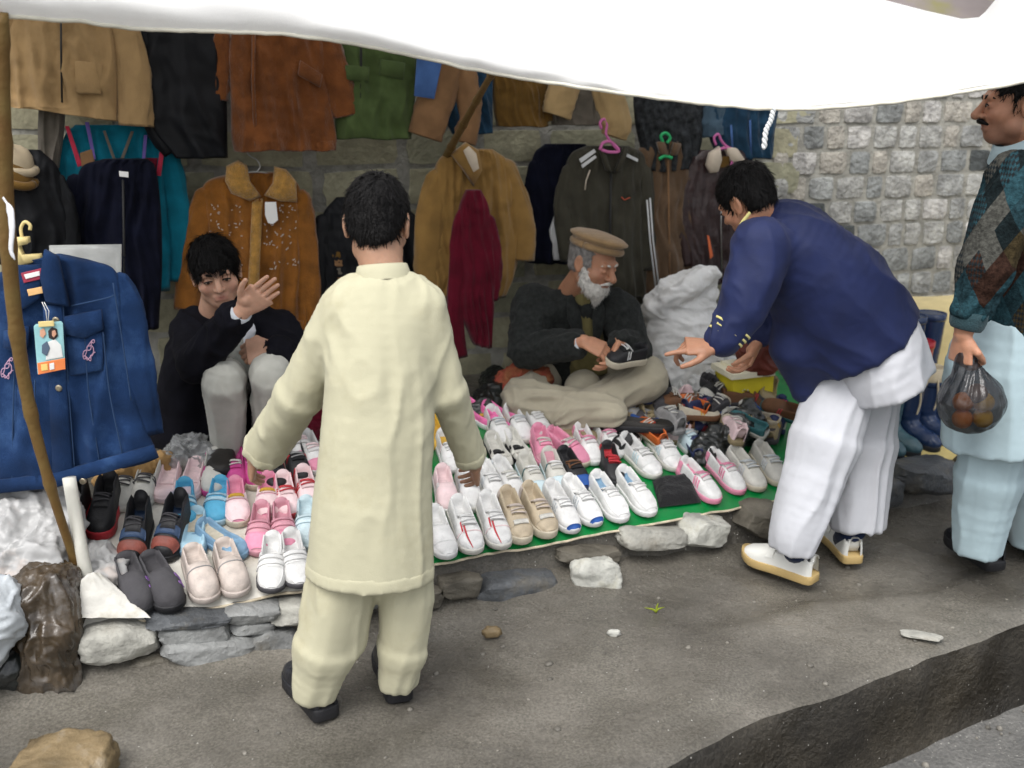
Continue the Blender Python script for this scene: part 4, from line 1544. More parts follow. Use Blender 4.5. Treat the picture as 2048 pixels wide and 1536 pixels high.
# ---------------------------------------------------------------- 2: young seller squatting, arm raised
M_BLACKC = fabric('black_wool_coat', (0.005, 0.005, 0.008), sheen=.0, var=.35)
M_GREYT = fabric('pale_grey_cotton', (0.42, 0.42, 0.38), var=.1, bump=.12)
def seller():
    T = thing('person', 'person in a black coat squatting behind the shoes with one arm raised', 'person', (-1.0, 3.6, float(plat_z(-1.0, 3.6))))
    col = (0.50, 0.29, 0.20)
    C = J(432, 545, 3.50)
    s = 1.0
    Rm = frame((0.30, -0.93, -0.16), (-0.12, -.1, 1))
    neck = J(428, 630, 3.58)
    hf, hp = head_field(C, Rm, s, neck=neck)
    V, F = hf.mesh(1)
    items = [(V, F, skin_cols(V, C, Rm, s, col, lips=(.42, .14, .12)))]
    sA, eA, wA = J(388, 660, 3.56), J(392, 728, 3.34), J(480, 626, 3.24)
    f = hand_field(J(487, 618, 3.235), unit(J(570, 548, 3.20) - J(487, 618, 3.235)), np.array([.15, -.9, -.25]), np.array([-.5, -.1, .8]), 1.0, (.05, .08, .06), .03, .0, wA)
    V, F = f.mesh(1)
    items.append((V, F, flat_cols(V, col)))
    sB, eB, wB = J(552, 668, 3.60), J(592, 742, 3.46), J(548, 700, 3.38)
    f = hand_field(J(542, 695, 3.375), np.array([-.9, -.1, -.15]), np.array([.1, .8, -.5]), np.array([0, -.3, 1]), .95, (.7, .9, .7), .03, .5, wB)
    V, F = f.mesh(1)
    items.append((V, F, flat_cols(V, np.array(col) * .85)))
    pel = np.array([-1.02, 3.86, .50])
    f = inner_body([neck, pel, sA, sB], .16)
    f.slab([(neck, .05, .05), (J(470, 700, 3.66), .13, .08), (pel, .13, .1)], (1, 0, 0), .04)
    f.chain([sA, eA, wA], [.045, .04, .028]).chain([sB, eB, wB], [.045, .04, .028])
    V, F = f.mesh(1)
    items.append((V, F, flat_cols(V, col)))
    V, F, Cc = join_np(items)
    part(T, 'body', V, F, M_SKIN, attrs={'Col': ('FLOAT_COLOR', Cc)})
    eyes(T, hp, Rm, s)
    hair(T, C, Rm, s, M_HAIR, lambda q: np.maximum(np.minimum.reduce([
        .070 - q[..., 1] + .5 * (q[..., 2] - .04) , q[..., 2] + .045 + np.clip(-q[..., 1] - .02, 0, .03)]),
        np.minimum.reduce([q[..., 2] - .040 + .16 * q[..., 0], .2 - q[..., 1]])), 4200, .045, 5, 1.02, .12)
    # coat
    f = Field(*bounds([sA, sB, J(340, 900, 3.5), eB, wA, pel, eA], .18), .0075)
    f.slab([(J(440, 628, 3.60), .07, .07), (J(465, 650, 3.63), .165, .10), (J(470, 720, 3.70), .20, .14), (J(455, 800, 3.78), .21, .16), (J(440, 880, 3.82), .20, .17)], (1, 0, 0), .05)
    f.cone(sA, sB, .07, .07, .06)
    f.chain([sA, eA, J(472, 634, 3.26)], [.078, .068, .052], .03)
    f.chain([sB, eB, J(556, 704, 3.39)], [.080, .075, .055], .03)
    f.slab([(J(392, 700, 3.55), .10, .11), (J(378, 790, 3.56), .11, .12), (J(372, 885, 3.56), .125, .13)], (1, .2, 0), .05)
    zones = [(sA, eA, .014, 1.2, 10, 5), (eA, wA, .014, 1.1, 11, 5), (sB, eB, .014, 1.2, 10, 5), (eB, wB, .014, 1.1, 11, 5), (J(420, 690, 3.6), J(385, 890, 3.6), .018, 1.4, 3)]
    coat = cloth(T, 'coat', f, M_BLACKC, zones, seed=6.1)
    # shirt front between the lapels, white cuff
    f = Field(*bounds([J(470, 640, 3.5), J(490, 730, 3.5)], .12), .006)
    f.slab([(J(472, 650, 3.535), .03, .03), (J(482, 690, 3.52), .055, .035), (J(478, 745, 3.53), .07, .045)], (1, .1, 0), .02)
    cloth(T, 'shirt', f, fabric('grey_shirt', (0.30, 0.31, 0.29), var=.25, vs=30), [(J(472, 650, 3.55), J(478, 745, 3.55), .008, 2, 5)], seed=2)
    V, F = tube([J(468, 638, 3.262), J(484, 622, 3.24)], [.042, .037], 18, 4)
    part(coat, 'cuff', V, F, fabric('white_cuff', (0.55, 0.58, 0.62)))
    f = Field(*bounds([J(490, 640, 3.48), J(505, 690, 3.48)], .05), .004)
    f.slab([(J(487, 638, 3.50), .018, .012), (J(499, 662, 3.485), .022, .012), (J(490, 690, 3.49), .006, .008)], (1, 0, .4), .01)
    cloth(T, 'collar', f, fabric('white_collar', (0.6, 0.62, 0.66)), [(J(487, 640, 3.5), J(490, 690, 3.5), .002, 2, 5)])
    # trousers, feet
    kA, kB = J(446, 756, 3.32), J(542, 744, 3.35)
    fA, fB = S(452, 922), S(536, 912)
    f = Field(*bounds([pel, kA, kB, fA, fB], .14), .0075)
    f.chain([pel + [-.10, 0, 0], kA], [.095, .070], .015)
    f.chain([pel + [.10, 0, 0], kB], [.095, .070], .015)
    f.slab([(kA, .066, .075), ((kA + fA) / 2 + [0, .03, 0], .064, .068), (fA + [0, .02, .035], .058, .060)], (1, 0, 0), .02)
    f.slab([(kB, .066, .075), ((kB + fB) / 2 + [0, .03, 0], .064, .068), (fB + [0, .02, .035], .058, .060)], (1, 0, 0), .02)
    zones = [(kA, fA, .015, 1.4, 3, 1), (kB, fB, .015, 1.4, 3, -1), (pel, kA, .012, 1.2, 7, 3), (pel, kB, .012, 1.2, 7, 3)]
    cloth(T, 'trousers', f, M_GREYT, zones, seed=8.8)
    sp = dict(kind='sneak', L=.26, W=.098, H=.07, m=mat('dark_shoe', (0.02, 0.018, 0.016), .5), sole=mat('black_rubber_sole', (0.018,) * 3))
    for ft in (fA, fB):
        worn_shoe(T, ft + [-.01, .09, 0], ft + [.02, -.14, 0], sp, z=float(ft[2]) - float(0))
seller()

# ---------------------------------------------------------------- 3: old man, cross-legged, flat wool cap
def elder():
    gz = float(plat_z(.3, 4.1))
    T = thing('person', 'elderly person with white beard and flat brown wool cap sitting cross-legged holding a shoe', 'person', (0.33, 4.15, gz))
    col = (0.40, 0.20, 0.12)
    C = J(1186, 524, 4.06)
    s = 1.02
    Rm = frame((0.70, -0.62, -0.30), (.20, -.12, .95))
    neck = J(1143, 585, 4.20)
    hf, hp = head_field(C, Rm, s, nose=1.25, neck=neck)
    V, F = hf.mesh(1)
    items = [(V, F, skin_cols(V, C, Rm, s, col))]
    sA, eA, wA = J(1068, 612, 4.20), J(1052, 700, 4.06), J(1158, 684, 3.90)
    sB, eB, wB = J(1236, 618, 4.15), J(1268, 700, 4.05), J(1240, 688, 3.90)
    f = hand_field(J(1166, 682, 3.89), np.array([.85, -.25, -.32]), np.array([.2, .3, -.9]), np.array([.2, .6, .5]), 1.0, (.45, .55, .4), .06, .4, wA)
    V, F = f.mesh(1)
    items.append((V, F, flat_cols(V, np.array(col) * 1.15)))
    f = hand_field(J(1238, 682, 3.90), np.array([-.35, -.3, -.8]), np.array([-.8, .1, .2]), np.array([-.3, .5, .5]), 1.0, (.4, .5, .4), .06, .4, wB)
    V, F = f.mesh(1)
    items.append((V, F, flat_cols(V, np.array(col) * 1.15)))
    pel = np.array([.28, 4.36, gz + .13])
    f = inner_body([neck, pel, sA, sB], .16)
    f.slab([(neck, .05, .05), (J(1150, 680, 4.26), .14, .09), (pel, .15, .1)], (1, .2, 0), .04)
    f.chain([sA, eA, wA], [.045, .04, .028]).chain([sB, eB, wB], [.045, .04, .028])
    V, F = f.mesh(1)
    items.append((V, F, flat_cols(V, col)))
    V, F, Cc = join_np(items)
    part(T, 'body', V, F, M_SKIN, attrs={'Col': ('FLOAT_COLOR', Cc)})
    eyes(T, hp, Rm, s, browm=MATS['white_beard'], closed=True)
    hair(T, C, Rm, s, mat('grey_hair', (.20, .19, .18), .8, var=.4, vs=60), lambda q: np.minimum.reduce([.035 - q[..., 1], q[..., 2] + .05, .06 - q[..., 2]]), 900, .02, 9, .98)
    # beard
    f = Field(*bounds([C + .2, C - .2], .0), .0035)
    ax = [f.lo[i] + f.h * np.arange(f.n[i]) for i in range(3)]
    P = np.stack(np.meshgrid(*ax, indexing='ij'), -1)
    for q_ in ((0, .062, -.098, .040, .034, .034), (0, .050, -.085, .062, .045, .045), (.05, .025, -.055, .02, .03, .045), (-.05, .025, -.055, .02, .03, .045), (.062, .005, -.02, .010, .014, .035), (-.062, .005, -.02, .010, .014, .035), (0, .066, -.125, .022, .02, .03)):
        f.ell(hp(*q_[:3]), np.array(q_[3:]) * s, Rm, .012)
    f.ell(hp(0, .112, -.062), np.array([.026, .022, .014]) * s, Rm, .006, True)
    V, F = f.mesh(1)
    V = pushed(V, F, lambda V_, N_: .004 * noise(V_ * 70) + .003 * noise(V_ * 150))
    dn = -Rm[:, 2] + Rm[:, 1] * .2
    V2, F2 = strands(V, F, 1800, lambda c: np.tile(dn, (len(c), 1)), .022, .0014, 3, .2)
    part(T, 'beard', np.vstack([V, V2]), np.vstack([F, F2 + len(V)]), M_GREYH)
    V, F = tube([hp(-.032, .088, -.058), hp(-.014, .104, -.049), hp(0, .106, -.047), hp(.014, .104, -.049), hp(.032, .088, -.058)], [.003, .007, .006, .007, .003], 8, 16)
    part(T, 'moustache', V, F, M_GREYH)
    # cap: rolled brim and flat crown
    MC = fabric('brown_wool', (0.26, 0.17, 0.085), sheen=.3, var=.2, vs=25, bump=.5, bs=180)
    Rc = Rm @ rotm((1, 0, 0), R(6)) @ rotm((0, 1, 0), R(-5))
    cc = C + Rm @ (np.array([0, -.006, .074]) * s)
    a = np.linspace(0, 2 * np.pi, 40, endpoint=False)
    ring = lambda rx, ry, z: np.array([cc + Rc @ np.array([math.cos(t_) * rx, math.sin(t_) * ry, z]) for t_ in a])
    cap = part(T, 'cap', *loft([ring(.080, .100, -.020), ring(.083, .103, -.004), ring(.090, .112, .012), ring(.104, .128, .022), ring(.104, .128, .029), ring(.086, .106, .040), ring(.040, .05, .050), ring(.01, .012, .052)]), MC)
    P = ring(.085, .106, -.006)
    P = np.vstack([P, P[:1]])
    part(cap, 'rolled_brim', *tube(P, .015, 10), MC)
    # jacket
    MJ = fabric('charcoal_tweed', (0.020, 0.022, 0.021), var=.35, vs=60, bump=.4, bs=150, sheen=.05)
    f = Field(*bounds([sA, sB, eA, eB, pel, neck], .18), .0075)
    f.slab([(J(1145, 588, 4.21), .085, .075), (J(1148, 612, 4.22), .165, .10), (J(1150, 680, 4.25), .19, .13), (J(1150, 750, 4.30), .20, .145), (pel, .21, .16)], (1, .15, 0), .05)
    f.cone(sA, sB, .075, .075, .05)
    f.chain([sA, eA, J(1150, 688, 3.92)], [.085, .078, .058], .03)
    f.chain([sB, eB, J(1243, 690, 3.92)], [.082, .075, .058], .03)
    zones = [(sA, eA, .014, 1.2, 9, 5), (eA, wA, .014, 1.1, 11, 5), (sB, eB, .014, 1.2, 9, -5), (eB, wB, .014, 1.1, 11, 5), (neck, pel, .012, 1.4, 3)]
    jk = cloth(T, 'jacket', f, MJ, zones, seed=11)
    V, F = tube([J(1148, 688, 3.925), J(1164, 684, 3.895)], [.043, .036], 18, 4)
    part(jk, 'cuff', V, F, fabric('white_cuff', (0.55, 0.58, 0.62)))
    # lapels
    for sgn, px in ((-1, 1), (1, 1)):
        pass
    def lapel(pts, m, nm):
        Vl = np.array([p for p in pts])
        q = resample(Vl, 12)
        return part(jk, nm, *tube(q, [.010, .016, .02, .024, .027, .028, .027, .024, .02, .015, .010, .005], 10, flat=.35, side=(1, 0, 0)), m)
    lapel([J(1140, 590, 4.09), J(1150, 640, 4.07), J(1165, 690, 4.09)], MJ, 'lapel')
    lapel([J(1196, 596, 4.08), J(1198, 640, 4.07), J(1190, 695, 4.09)], MJ, 'lapel')
    f = Field(*bounds([J(1172, 560, 4.1), J(1180, 740, 4.1)], .14), .006)
    f.slab([(J(1168, 585, 4.15), .05, .05), (J(1174, 640, 4.125), .06, .035), (J(1178, 700, 4.13), .07, .03), (J(1180, 745, 4.15), .09, .05)], (1, .1, 0), .03)
    cloth(T, 'shirt', f, fabric('olive_shirt', (0.14, 0.12, 0.05), var=.2), [(J(1170, 600, 4.12), J(1180, 740, 4.12), .008, 2, 5)], seed=3)
    # loose trousers, legs crossed
    MK = fabric('khaki_cotton', (0.34, 0.31, 0.235), var=.12, vs=8)
    kA, kB = J(1046, 806, 3.97), J(1296, 758, 4.0)
    xA, xB = J(1225, 826, 3.84), J(1130, 836, 3.86)
    hA, hB = pel + [-.09, -.02, 0], pel + [.1, -.02, 0]
    f = Field(*bounds([kA, kB, xA, xB, pel], .17), .0075)
    f.slab([(hA, .11, .10), (kA, .088, .075)], (0, 0, 1), .04)
    f.slab([(hB, .11, .10), (kB, .082, .072)], (0, 0, 1), .04)
    f.cone(kA, kA, .085, .085, .04)
    f.cone(kB, kB, .078, .078, .04)
    f.chain([kA, xA], [.086, .058], .035)
    f.chain([kB, xB], [.074, .056], .035)
    f.cone(J(1165, 775, 4.05), J(1160, 820, 3.93), .075, .05, .06)
    zones = [(hA, kA, .015, 1.2, 6, 3), (kA, xA, .018, 1.4, 3.5, 2), (hB, kB, .015, 1.2, 6, 3), (kB, xB, .018, 1.4, 3.5, 2)]
    cloth(T, 'trousers', f, MK, zones, seed=14)
    sp = dict(kind='flat', L=.25, W=.09, H=.06, m=mat('dark_shoe', (0.02, 0.018, 0.016), .5), sole=mat('black_rubber_sole', (0.018,) * 3))
    worn_shoe(T, xA + [.0, .0, 0], xA + [.2, -.02, 0], sp, z=gz - .005)
elder()

# ---------------------------------------------------------------- 4: man bending over the goods
M_WHITEC = fabric('white_cotton', (0.49, 0.50, 0.53), var=.03, sheen=.03, rough=.8, bump=.08, wr=.24)
M_NAVY = fabric('navy_jacket', (0.0085, 0.0150, 0.062), rough=.7, var=.15, spec=.3, bump=.12, sheen=.03)
def bender():
    T = thing('person', 'person in a navy jacket and white trousers bending forward over the goods', 'person', (1.05, 3.3, 0))
    col = (0.40, 0.20, 0.12)
    s = .93
    C = J(1494, 400, 3.28)
    Rm = frame((-.55, .66, -.52), (-.5, .3, .8))
    neck = J(1540, 440, 3.29)
    hf, hp = head_field(C, Rm, s, neck=neck)
    V, F = hf.mesh(1)
    items = [(V, F, skin_cols(V, C, Rm, s, col, stub=.3))]
    sA, eA, wA = J(1522, 492, 3.13), J(1484, 620, 3.09), J(1436, 690, 3.07)
    f = hand_field(J(1428, 694, 3.065), np.array([-.9, .05, .02]), np.array([.15, .3, -.9]), np.array([-.2, -.6, .7]), 1.0, None, .05, .1, wA,
                   curls=[(.1, .1, .1), (.7, .8, .6), (.8, .9, .6), (.9, .9, .6)])
    V, F = f.mesh(1)
    items.append((V, F, flat_cols(V, np.array(col) * .75)))
    sB, eB, wB = J(1535, 480, 3.44), J(1518, 610, 3.46), J(1516, 672, 3.40)
    f = hand_field(J(1514, 682, 3.39), np.array([-.35, -.1, -.9]), np.array([-.9, .1, .3]), np.array([-.2, -.9, 0]), 1.0, (.5, .6, .5), .04, .4, wB)
    V, F = f.mesh(1)
    items.append((V, F, flat_cols(V, col)))
    hip = J(1745, 668, 3.35)
    aA, aB = G(1592, 1122), G(1700, 1085)
    aA, aB = aA + [0, 0, .09], aB + [0, 0, .09]
    f = inner_body([neck, hip, sA, sB, aA, aB], .15)
    f.chain([neck, J(1600, 520, 3.3), hip], [.07, .10, .09]).chain([sA, eA, wA], [.045, .04, .028]).chain([sB, eB, wB], [.045, .04, .028])
    f.chain([hip, J(1650, 900, 3.26), aA], [.06, .05, .042]).chain([hip, J(1728, 890, 3.41), aB], [.06, .05, .042])
    V, F = f.mesh(1)
    items.append((V, F, flat_cols(V, (.02, .03, .06))))
    V, F, Cc = join_np(items)
    part(T, 'body', V, F, M_SKIN, attrs={'Col': ('FLOAT_COLOR', Cc)})
    eyes(T, hp, Rm, s)
    hair(T, C, Rm, s, M_HAIR, lambda q: np.minimum.reduce([.070 - q[..., 1] + .3 * (q[..., 2] - .03), q[..., 2] + .05,
         (((q[..., 1] + .004) / .030) ** 2 + ((q[..., 2] + .010) / .040) ** 2 - 1) * .03 + .06 * (np.abs(q[..., 0]) < .05)]), 3200, .026, 12)
    # jacket
    f = Field(*bounds([sA, sB, J(1850, 600, 3.3), J(1600, 830, 3.3), wA, wB, J(1520, 370, 3.3)], .12), .0072)
    sd_ = np.array([.05, 1, 0])
    f.slab([(J(1524, 446, 3.29), .085, .075), (J(1560, 470, 3.29), .185, .12), (J(1600, 515, 3.30), .20, .165), (J(1650, 580, 3.31), .205, .195), (J(1690, 635, 3.325), .20, .205), (J(1722, 690, 3.33), .195, .212)], sd_, .05)
    f.chain([sA, J(1506, 560, 3.10), eA, J(1446, 680, 3.075)], [.092, .086, .078, .056], .04)
    f.chain([sB, eB, J(1516, 662, 3.41)], [.085, .075, .056], .04)
    f.cone(J(1590, 700, 3.28), J(1606, 790, 3.30), .085, .03, .06)
    zones = [(J(1545, 455, 3.29), J(1720, 690, 3.33), .013, 1.2, 2.4, 2.0), (sA, eA, .012, 1.0, 7, 7), (eA, wA, .011, 1.0, 8, 7), (sB, wB, .012, 1.0, 7, 7)]
    jk = cloth(T, 'jacket', f, M_NAVY, zones, seed=17)
    # ribbed cuff with yellow stripes, stripe at collar
    MYL = fabric('yellow_trim', (0.62, 0.56, 0.22))
    ax = unit(wA - eA)
    w0 = J(1446, 680, 3.075)
    sdv = unit(np.cross(ax, [0, 1, 0]))
    for k in range(3):
        V, F = tube([w0 + ax * (-.052 + .017 * k) - sdv * 0, w0 + ax * (-.045 + .017 * k)], [.067 - .003 * k] * 2, 22, 2)
        part(jk, 'cuff_stripe', V, F, MYL)
    part(jk, 'cuff', *tube([w0 - ax * .02, w0 + ax * .012], [.055, .048], 20, 4), M_NAVY)
    V, F = tube([J(1468, 478, 3.16), J(1482, 450, 3.17), J(1500, 425, 3.18)], [.005, .008, .006], 8, 10, flat=.5)
    part(jk, 'collar_stripe', V, F, MYL)
    a = np.linspace(0, 2 * np.pi, 30, endpoint=False)
    n0, up = J(1530, 440, 3.29), unit(C - neck)
    Rn = frame(np.cross(up, [0, 1, 0]), up)
    rg = lambda r_, k: np.array([n0 + up * k + Rn @ np.array([math.cos(t_) * r_, math.sin(t_) * r_, 0]) for t_ in a])
    part(jk, 'collar', *loft([rg(.085, -.02), rg(.078, .01), rg(.072, .03), rg(.066, .028), rg(.06, 0)], False), M_NAVY)
    # kurta tail
    f = Field(*bounds([J(1560, 900, 3.3), J(1860, 640, 3.3), J(1690, 800, 3.35)], .2), .0075)
    f.slab([(J(1712, 632, 3.34), .165, .15), (J(1738, 690, 3.34), .190, .172), (J(1770, 762, 3.34), .222, .158)], sd_, .02)
    zones = [(J(1722, 600, 3.34), J(1752, 790, 3.35), .011, 1.9, .9, .1)]
    cloth(T, 'tunic', f, M_WHITEC, zones, seed=20)
    # trousers
    f = Field(*bounds([J(1530, 1110, 3.2), J(1800, 1080, 3.4), J(1740, 680, 3.35)], .17), .0075)
    f.chain([J(1686, 735, 3.37), J(1650, 880, 3.27)], [.125, .112], .04)
    f.slab([(J(1650, 880, 3.27), .112, .112), (J(1612, 1000, 3.22), .098, .098), (J(1592, 1060, 3.20), .088, .086), (J(1584, 1094, 3.205), .082, .078)], sd_, .04)
    f.chain([J(1735, 740, 3.42), J(1728, 880, 3.42)], [.112, .105], .04)
    f.slab([(J(1728, 880, 3.42), .105, .105), (J(1720, 980, 3.41), .100, .098), (J(1714, 1054, 3.40), .094, .094)], sd_, .04)
    zones = [(J(1722, 740, 3.3), J(1588, 1110, 3.2), .012, 1.5, .9, .1), (J(1752, 740, 3.42), J(1718, 1066, 3.4), .012, 1.5, .9, -.1)]
    cloth(T, 'trousers', f, M_WHITEC, zones, seed=23)
    for a_, b_ in ((J(1590, 1090, 3.205), G(1596, 1140) + [0, 0, .05]), (J(1706, 1055, 3.385), G(1688, 1105) + [0, 0, .05])):
        part(T, 'sock', *tube([a_, b_], [.05, .046], 16, 4), fabric('navy_sock', (0.012, 0.02, 0.05)))
    mw = mat('white_sneaker', (0.66, 0.66, 0.62), .5, var=.08, bump=.1)
    sp = dict(kind='sneak', L=.285, W=.10, H=.082, m=mw, sole=mat('tan_gum_sole', (0.46, 0.33, 0.14), .6), sole_h=.026, toe=.022,
              patch=[('mark', .10, .20, -.72, -.50, mat('dark_mark', (0.03, 0.06, 0.07), .5), .0025), ('heel_tab', .0, .05, -.5, .5, mw, .004), ('strap', .50, .60, -.8, .8, mw, .004)])
    worn_shoe(T, G(1628, 1166), G(1478, 1112), sp)
    worn_shoe(T, G(1706, 1128), G(1646, 1058), sp)
bender()

# ---------------------------------------------------------------- 5: man in a diamond patterned sweater with a black bag
def argyle():
    m = bpy.data.materials.new('diamond_knit')
    m.use_nodes = True
    t = m.node_tree
    L = t.links.new
    b = t.nodes['Principled BSDF']
    b.inputs['Roughness'].default_value = .95
    b.inputs['Specular IOR Level'].default_value = .1
    at = _n(t, 'ShaderNodeAttribute', attribute_name='knit')
    fl = _n(t, 'ShaderNodeVectorMath', operation='FLOOR')
    L(at.outputs['Vector'], fl.inputs[0])
    wn = _n(t, 'ShaderNodeTexWhiteNoise', noise_dimensions='3D')
    L(fl.outputs[0], wn.inputs['Vector'])
    cr = _n(t, 'ShaderNodeValToRGB')
    cr.color_ramp.interpolation = 'CONSTANT'
    e = cr.color_ramp.elements
    stops = [(0, (.012, .030, .037)), (.24, (.026, .013, .009)), (.42, (.015, .042, .052)), (.58, (.036, .027, .013)), (.72, (.006, .010, .011)), (.88, (.050, .050, .044))]
    e[0].position, e[0].color = 0, (*stops[0][1], 1)
    e[1].position, e[1].color = stops[1][0], (*stops[1][1], 1)
    for p_, c_ in stops[2:]:
        x = e.new(p_)
        x.color = (*c_, 1)
    L(wn.outputs['Value'], cr.inputs[0])
    fr = _n(t, 'ShaderNodeVectorMath', operation='FRACTION')
    L(at.outputs['Vector'], fr.inputs[0])
    ck = _n(t, 'ShaderNodeTexChecker')
    ck.inputs['Scale'].default_value = 7
    L(fr.outputs[0], ck.inputs['Vector'])
    gt = _n(t, 'ShaderNodeMath', operation='GREATER_THAN')
    gt.inputs[1].default_value = .62
    sep = _n(t, 'ShaderNodeSeparateColor')
    L(wn.outputs['Color'], sep.inputs[0])
    L(sep.outputs[1], gt.inputs[0])
    mu = _n(t, 'ShaderNodeMath', operation='MULTIPLY')
    L(gt.outputs[0], mu.inputs[0])
    L(ck.outputs['Fac'], mu.inputs[1])
    mx = _n(t, 'ShaderNodeMix', data_type='RGBA')
    mx.inputs[7].default_value = (.012, .016, .018, 1)
    L(mu.outputs[0], mx.inputs[0])
    L(cr.outputs[0], mx.inputs[6])
    tc = _n(t, 'ShaderNodeTexCoord')
    nz = _n(t, 'ShaderNodeTexNoise')
    nz.inputs['Scale'].default_value = 90
    nz.inputs['Detail'].default_value = 4
    L(tc.outputs['Object'], nz.inputs['Vector'])
    mr = _n(t, 'ShaderNodeMapRange')
    mr.inputs['From Min'].default_value = .3
    mr.inputs['From Max'].default_value = .7
    mr.inputs['To Min'].default_value = .55
    mr.inputs['To Max'].default_value = 1.6
    L(nz.outputs['Fac'], mr.inputs['Value'])
    hv = _n(t, 'ShaderNodeHueSaturation')
    L(mr.outputs[0], hv.inputs['Value'])
    L(mx.outputs[2], hv.inputs['Color'])
    L(hv.outputs[0], b.inputs['Base Color'])
    bp = _n(t, 'ShaderNodeBump')
    bp.inputs['Strength'].default_value = .6
    bp.inputs['Distance'].default_value = .006
    n2 = _n(t, 'ShaderNodeTexNoise')
    n2.inputs['Scale'].default_value = 170
    L(tc.outputs['Object'], n2.inputs['Vector'])
    L(n2.outputs['Fac'], bp.inputs['Height'])
    L(bp.outputs[0], b.inputs['Normal'])
    return m
def knit_uv(V):
    x = (V[:, 0] * .9 - V[:, 1] * .75) / .072
    z = V[:, 2] / .115
    return {'knit': ('FLOAT_VECTOR', np.stack([x + z, x - z, np.zeros(len(V)) + .5], -1))}
def walker():
    T = thing('person', 'person in a dark diamond patterned sweater carrying a black plastic bag', 'person', (1.62, 3.25, 0))
    col = (0.42, 0.21, 0.13)
    s = 1.05
    C = J(2036, 207, 3.24)
    Rm = frame((-.95, .20, -.05), (0, 0, 1))
    neck = J(2058, 302, 3.24)
    hf, hp = head_field(C, Rm, s, nose=1.2, neck=neck)
    V, F = hf.mesh(1)
    items = [(V, F, skin_cols(V, C, Rm, s, col, stub=.35))]
    sA, eA, wA = J(2034, 362, 3.03), J(1972, 530, 2.98), J(1930, 655, 2.98)
    f = hand_field(J(1926, 668, 2.98), np.array([.02, .0, -1.0]), np.array([.95, .3, -.1]), np.array([-.2, -.9, -.3]), 1.0, (.9, 1.1, .8), .02, .7, wA)
    V, F = f.mesh(1)
    items.append((V, F, flat_cols(V, col)))
    hip = J(2030, 720, 3.22)
    aA, aB = G(1960, 1115) + [0, 0, .09], G(2060, 1090) + [0, 0, .09]
    f = inner_body([neck, hip, aA, aB, sA], .16)
    f.slab([(neck, .05, .05), (J(2045, 400, 3.2), .13, .09), (hip, .14, .1)], (0, 1, 0), .04)
    f.chain([sA, eA, wA], [.045, .04, .028]).chain([hip, J(1975, 960, 3.22), aA], [.08, .06, .045]).chain([hip, J(2055, 960, 3.33), aB], [.08, .06, .045])
    V, F = f.mesh(1)
    items.append((V, F, flat_cols(V, col)))
    V, F, Cc = join_np(items)
    part(T, 'body', V, F, M_SKIN, attrs={'Col': ('FLOAT_COLOR', Cc)})
    eyes(T, hp, Rm, s, look=(0, 1, -.2))
    hair(T, C, Rm, s, M_HAIR, lambda q: np.minimum.reduce([.062 - q[..., 1] + .35 * (q[..., 2] - .03), q[..., 2] + .05,
         np.maximum((((q[..., 1] + .006) / .028) ** 2 + ((q[..., 2] + .008) / .040) ** 2 - 1) * .03, .055 - np.abs(q[..., 0])),
         np.maximum(.028 - q[..., 1], q[..., 2] - .028)]), 2600, .024, 15)
    V, F = tube([hp(-.034, .086, -.056), hp(-.016, .100, -.047), hp(0, .104, -.045), hp(.016, .100, -.047), hp(.034, .086, -.056)], [.003, .0075, .0065, .0075, .003], 8, 16)
    V = pushed(V, np.array([f_ for f_ in F if len(f_) == 4]), lambda V_, N_: .001 * noise(V_ * 300))
    part(T, 'moustache', V, F, M_HAIR)
    MS = argyle()
    f = Field(*bounds([sA, J(1900, 670, 3.1), J(2180, 670, 3.2), neck], .14), .0072)
    sd_ = np.array([.22, 1, 0])
    f.slab([(J(2056, 312, 3.19), .095, .08), (J(2054, 345, 3.20), .175, .105), (J(2050, 420, 3.21), .195, .135), (J(2044, 540, 3.22), .20, .145), (J(2040, 640, 3.22), .195, .140)], sd_, .04)
    f.chain([sA, J(2004, 440, 3.0), eA], [.085, .082, .074], .03)
    f.slab([(eA, .074, .072), (J(1938, 632, 2.98), .058, .055)], (1, 0, 0), .03)
    f.chain([J(2085, 362, 3.38), J(2090, 640, 3.40)], [.08, .06], .03)
    zones = [(J(2054, 345, 3.2), J(2040, 640, 3.22), .010, 1.8, 4), (sA, eA, .010, 1.5, 10), (eA, wA, .012, 1.3, 14)]
    sw = cloth(T, 'sweater', f, MS, zones, seed=27, attrs=knit_uv)
    MR = fabric('dark_teal_rib', (0.030, 0.062, 0.072), bump=.5, bs=200)
    f = Field(*bounds([J(2040, 640, 3.22), J(2038, 672, 3.22)], .24), .007)
    f.slab([(J(2040, 632, 3.22), .196, .142), (J(2038, 668, 3.22), .188, .134)], sd_, .02)
    cloth(sw, 'waistband', f, MR, [(J(2040, 600, 3.22), J(2038, 700, 3.22), .005, 3, 1)], seed=2)
    part(sw, 'cuff', *tube([J(1941, 622, 2.98), J(1934, 648, 2.98), J(1931, 658, 2.98)], [.058, .052, .044], 20, 6), MR)
    # pale blue collar
    MB = fabric('pale_blue_cotton', (0.37, 0.475, 0.51), var=.05, rough=.8, sheen=.03, bump=.08, wr=.24)
    a = np.linspace(0, 2 * np.pi, 36, endpoint=False)
    n0, up = J(2044, 284, 3.225), unit(np.array([-.25, -.05, 1]))
    Rn = frame(np.array([-1, -.25, -.25]), up)
    rg = lambda r_, k, q_: np.array([n0 + up * (k - q_ * max(0, math.sin(t_))) + Rn @ np.array([math.cos(t_) * r_, math.sin(t_) * r_ * 1.05, 0]) for t_ in a])
    part(T, 'collar', *loft([rg(.100, -.020, .030), rg(.088, .006, .028), rg(.078, .034, .028), rg(.073, .030, .028), rg(.066, .0, .028)], False), MB)
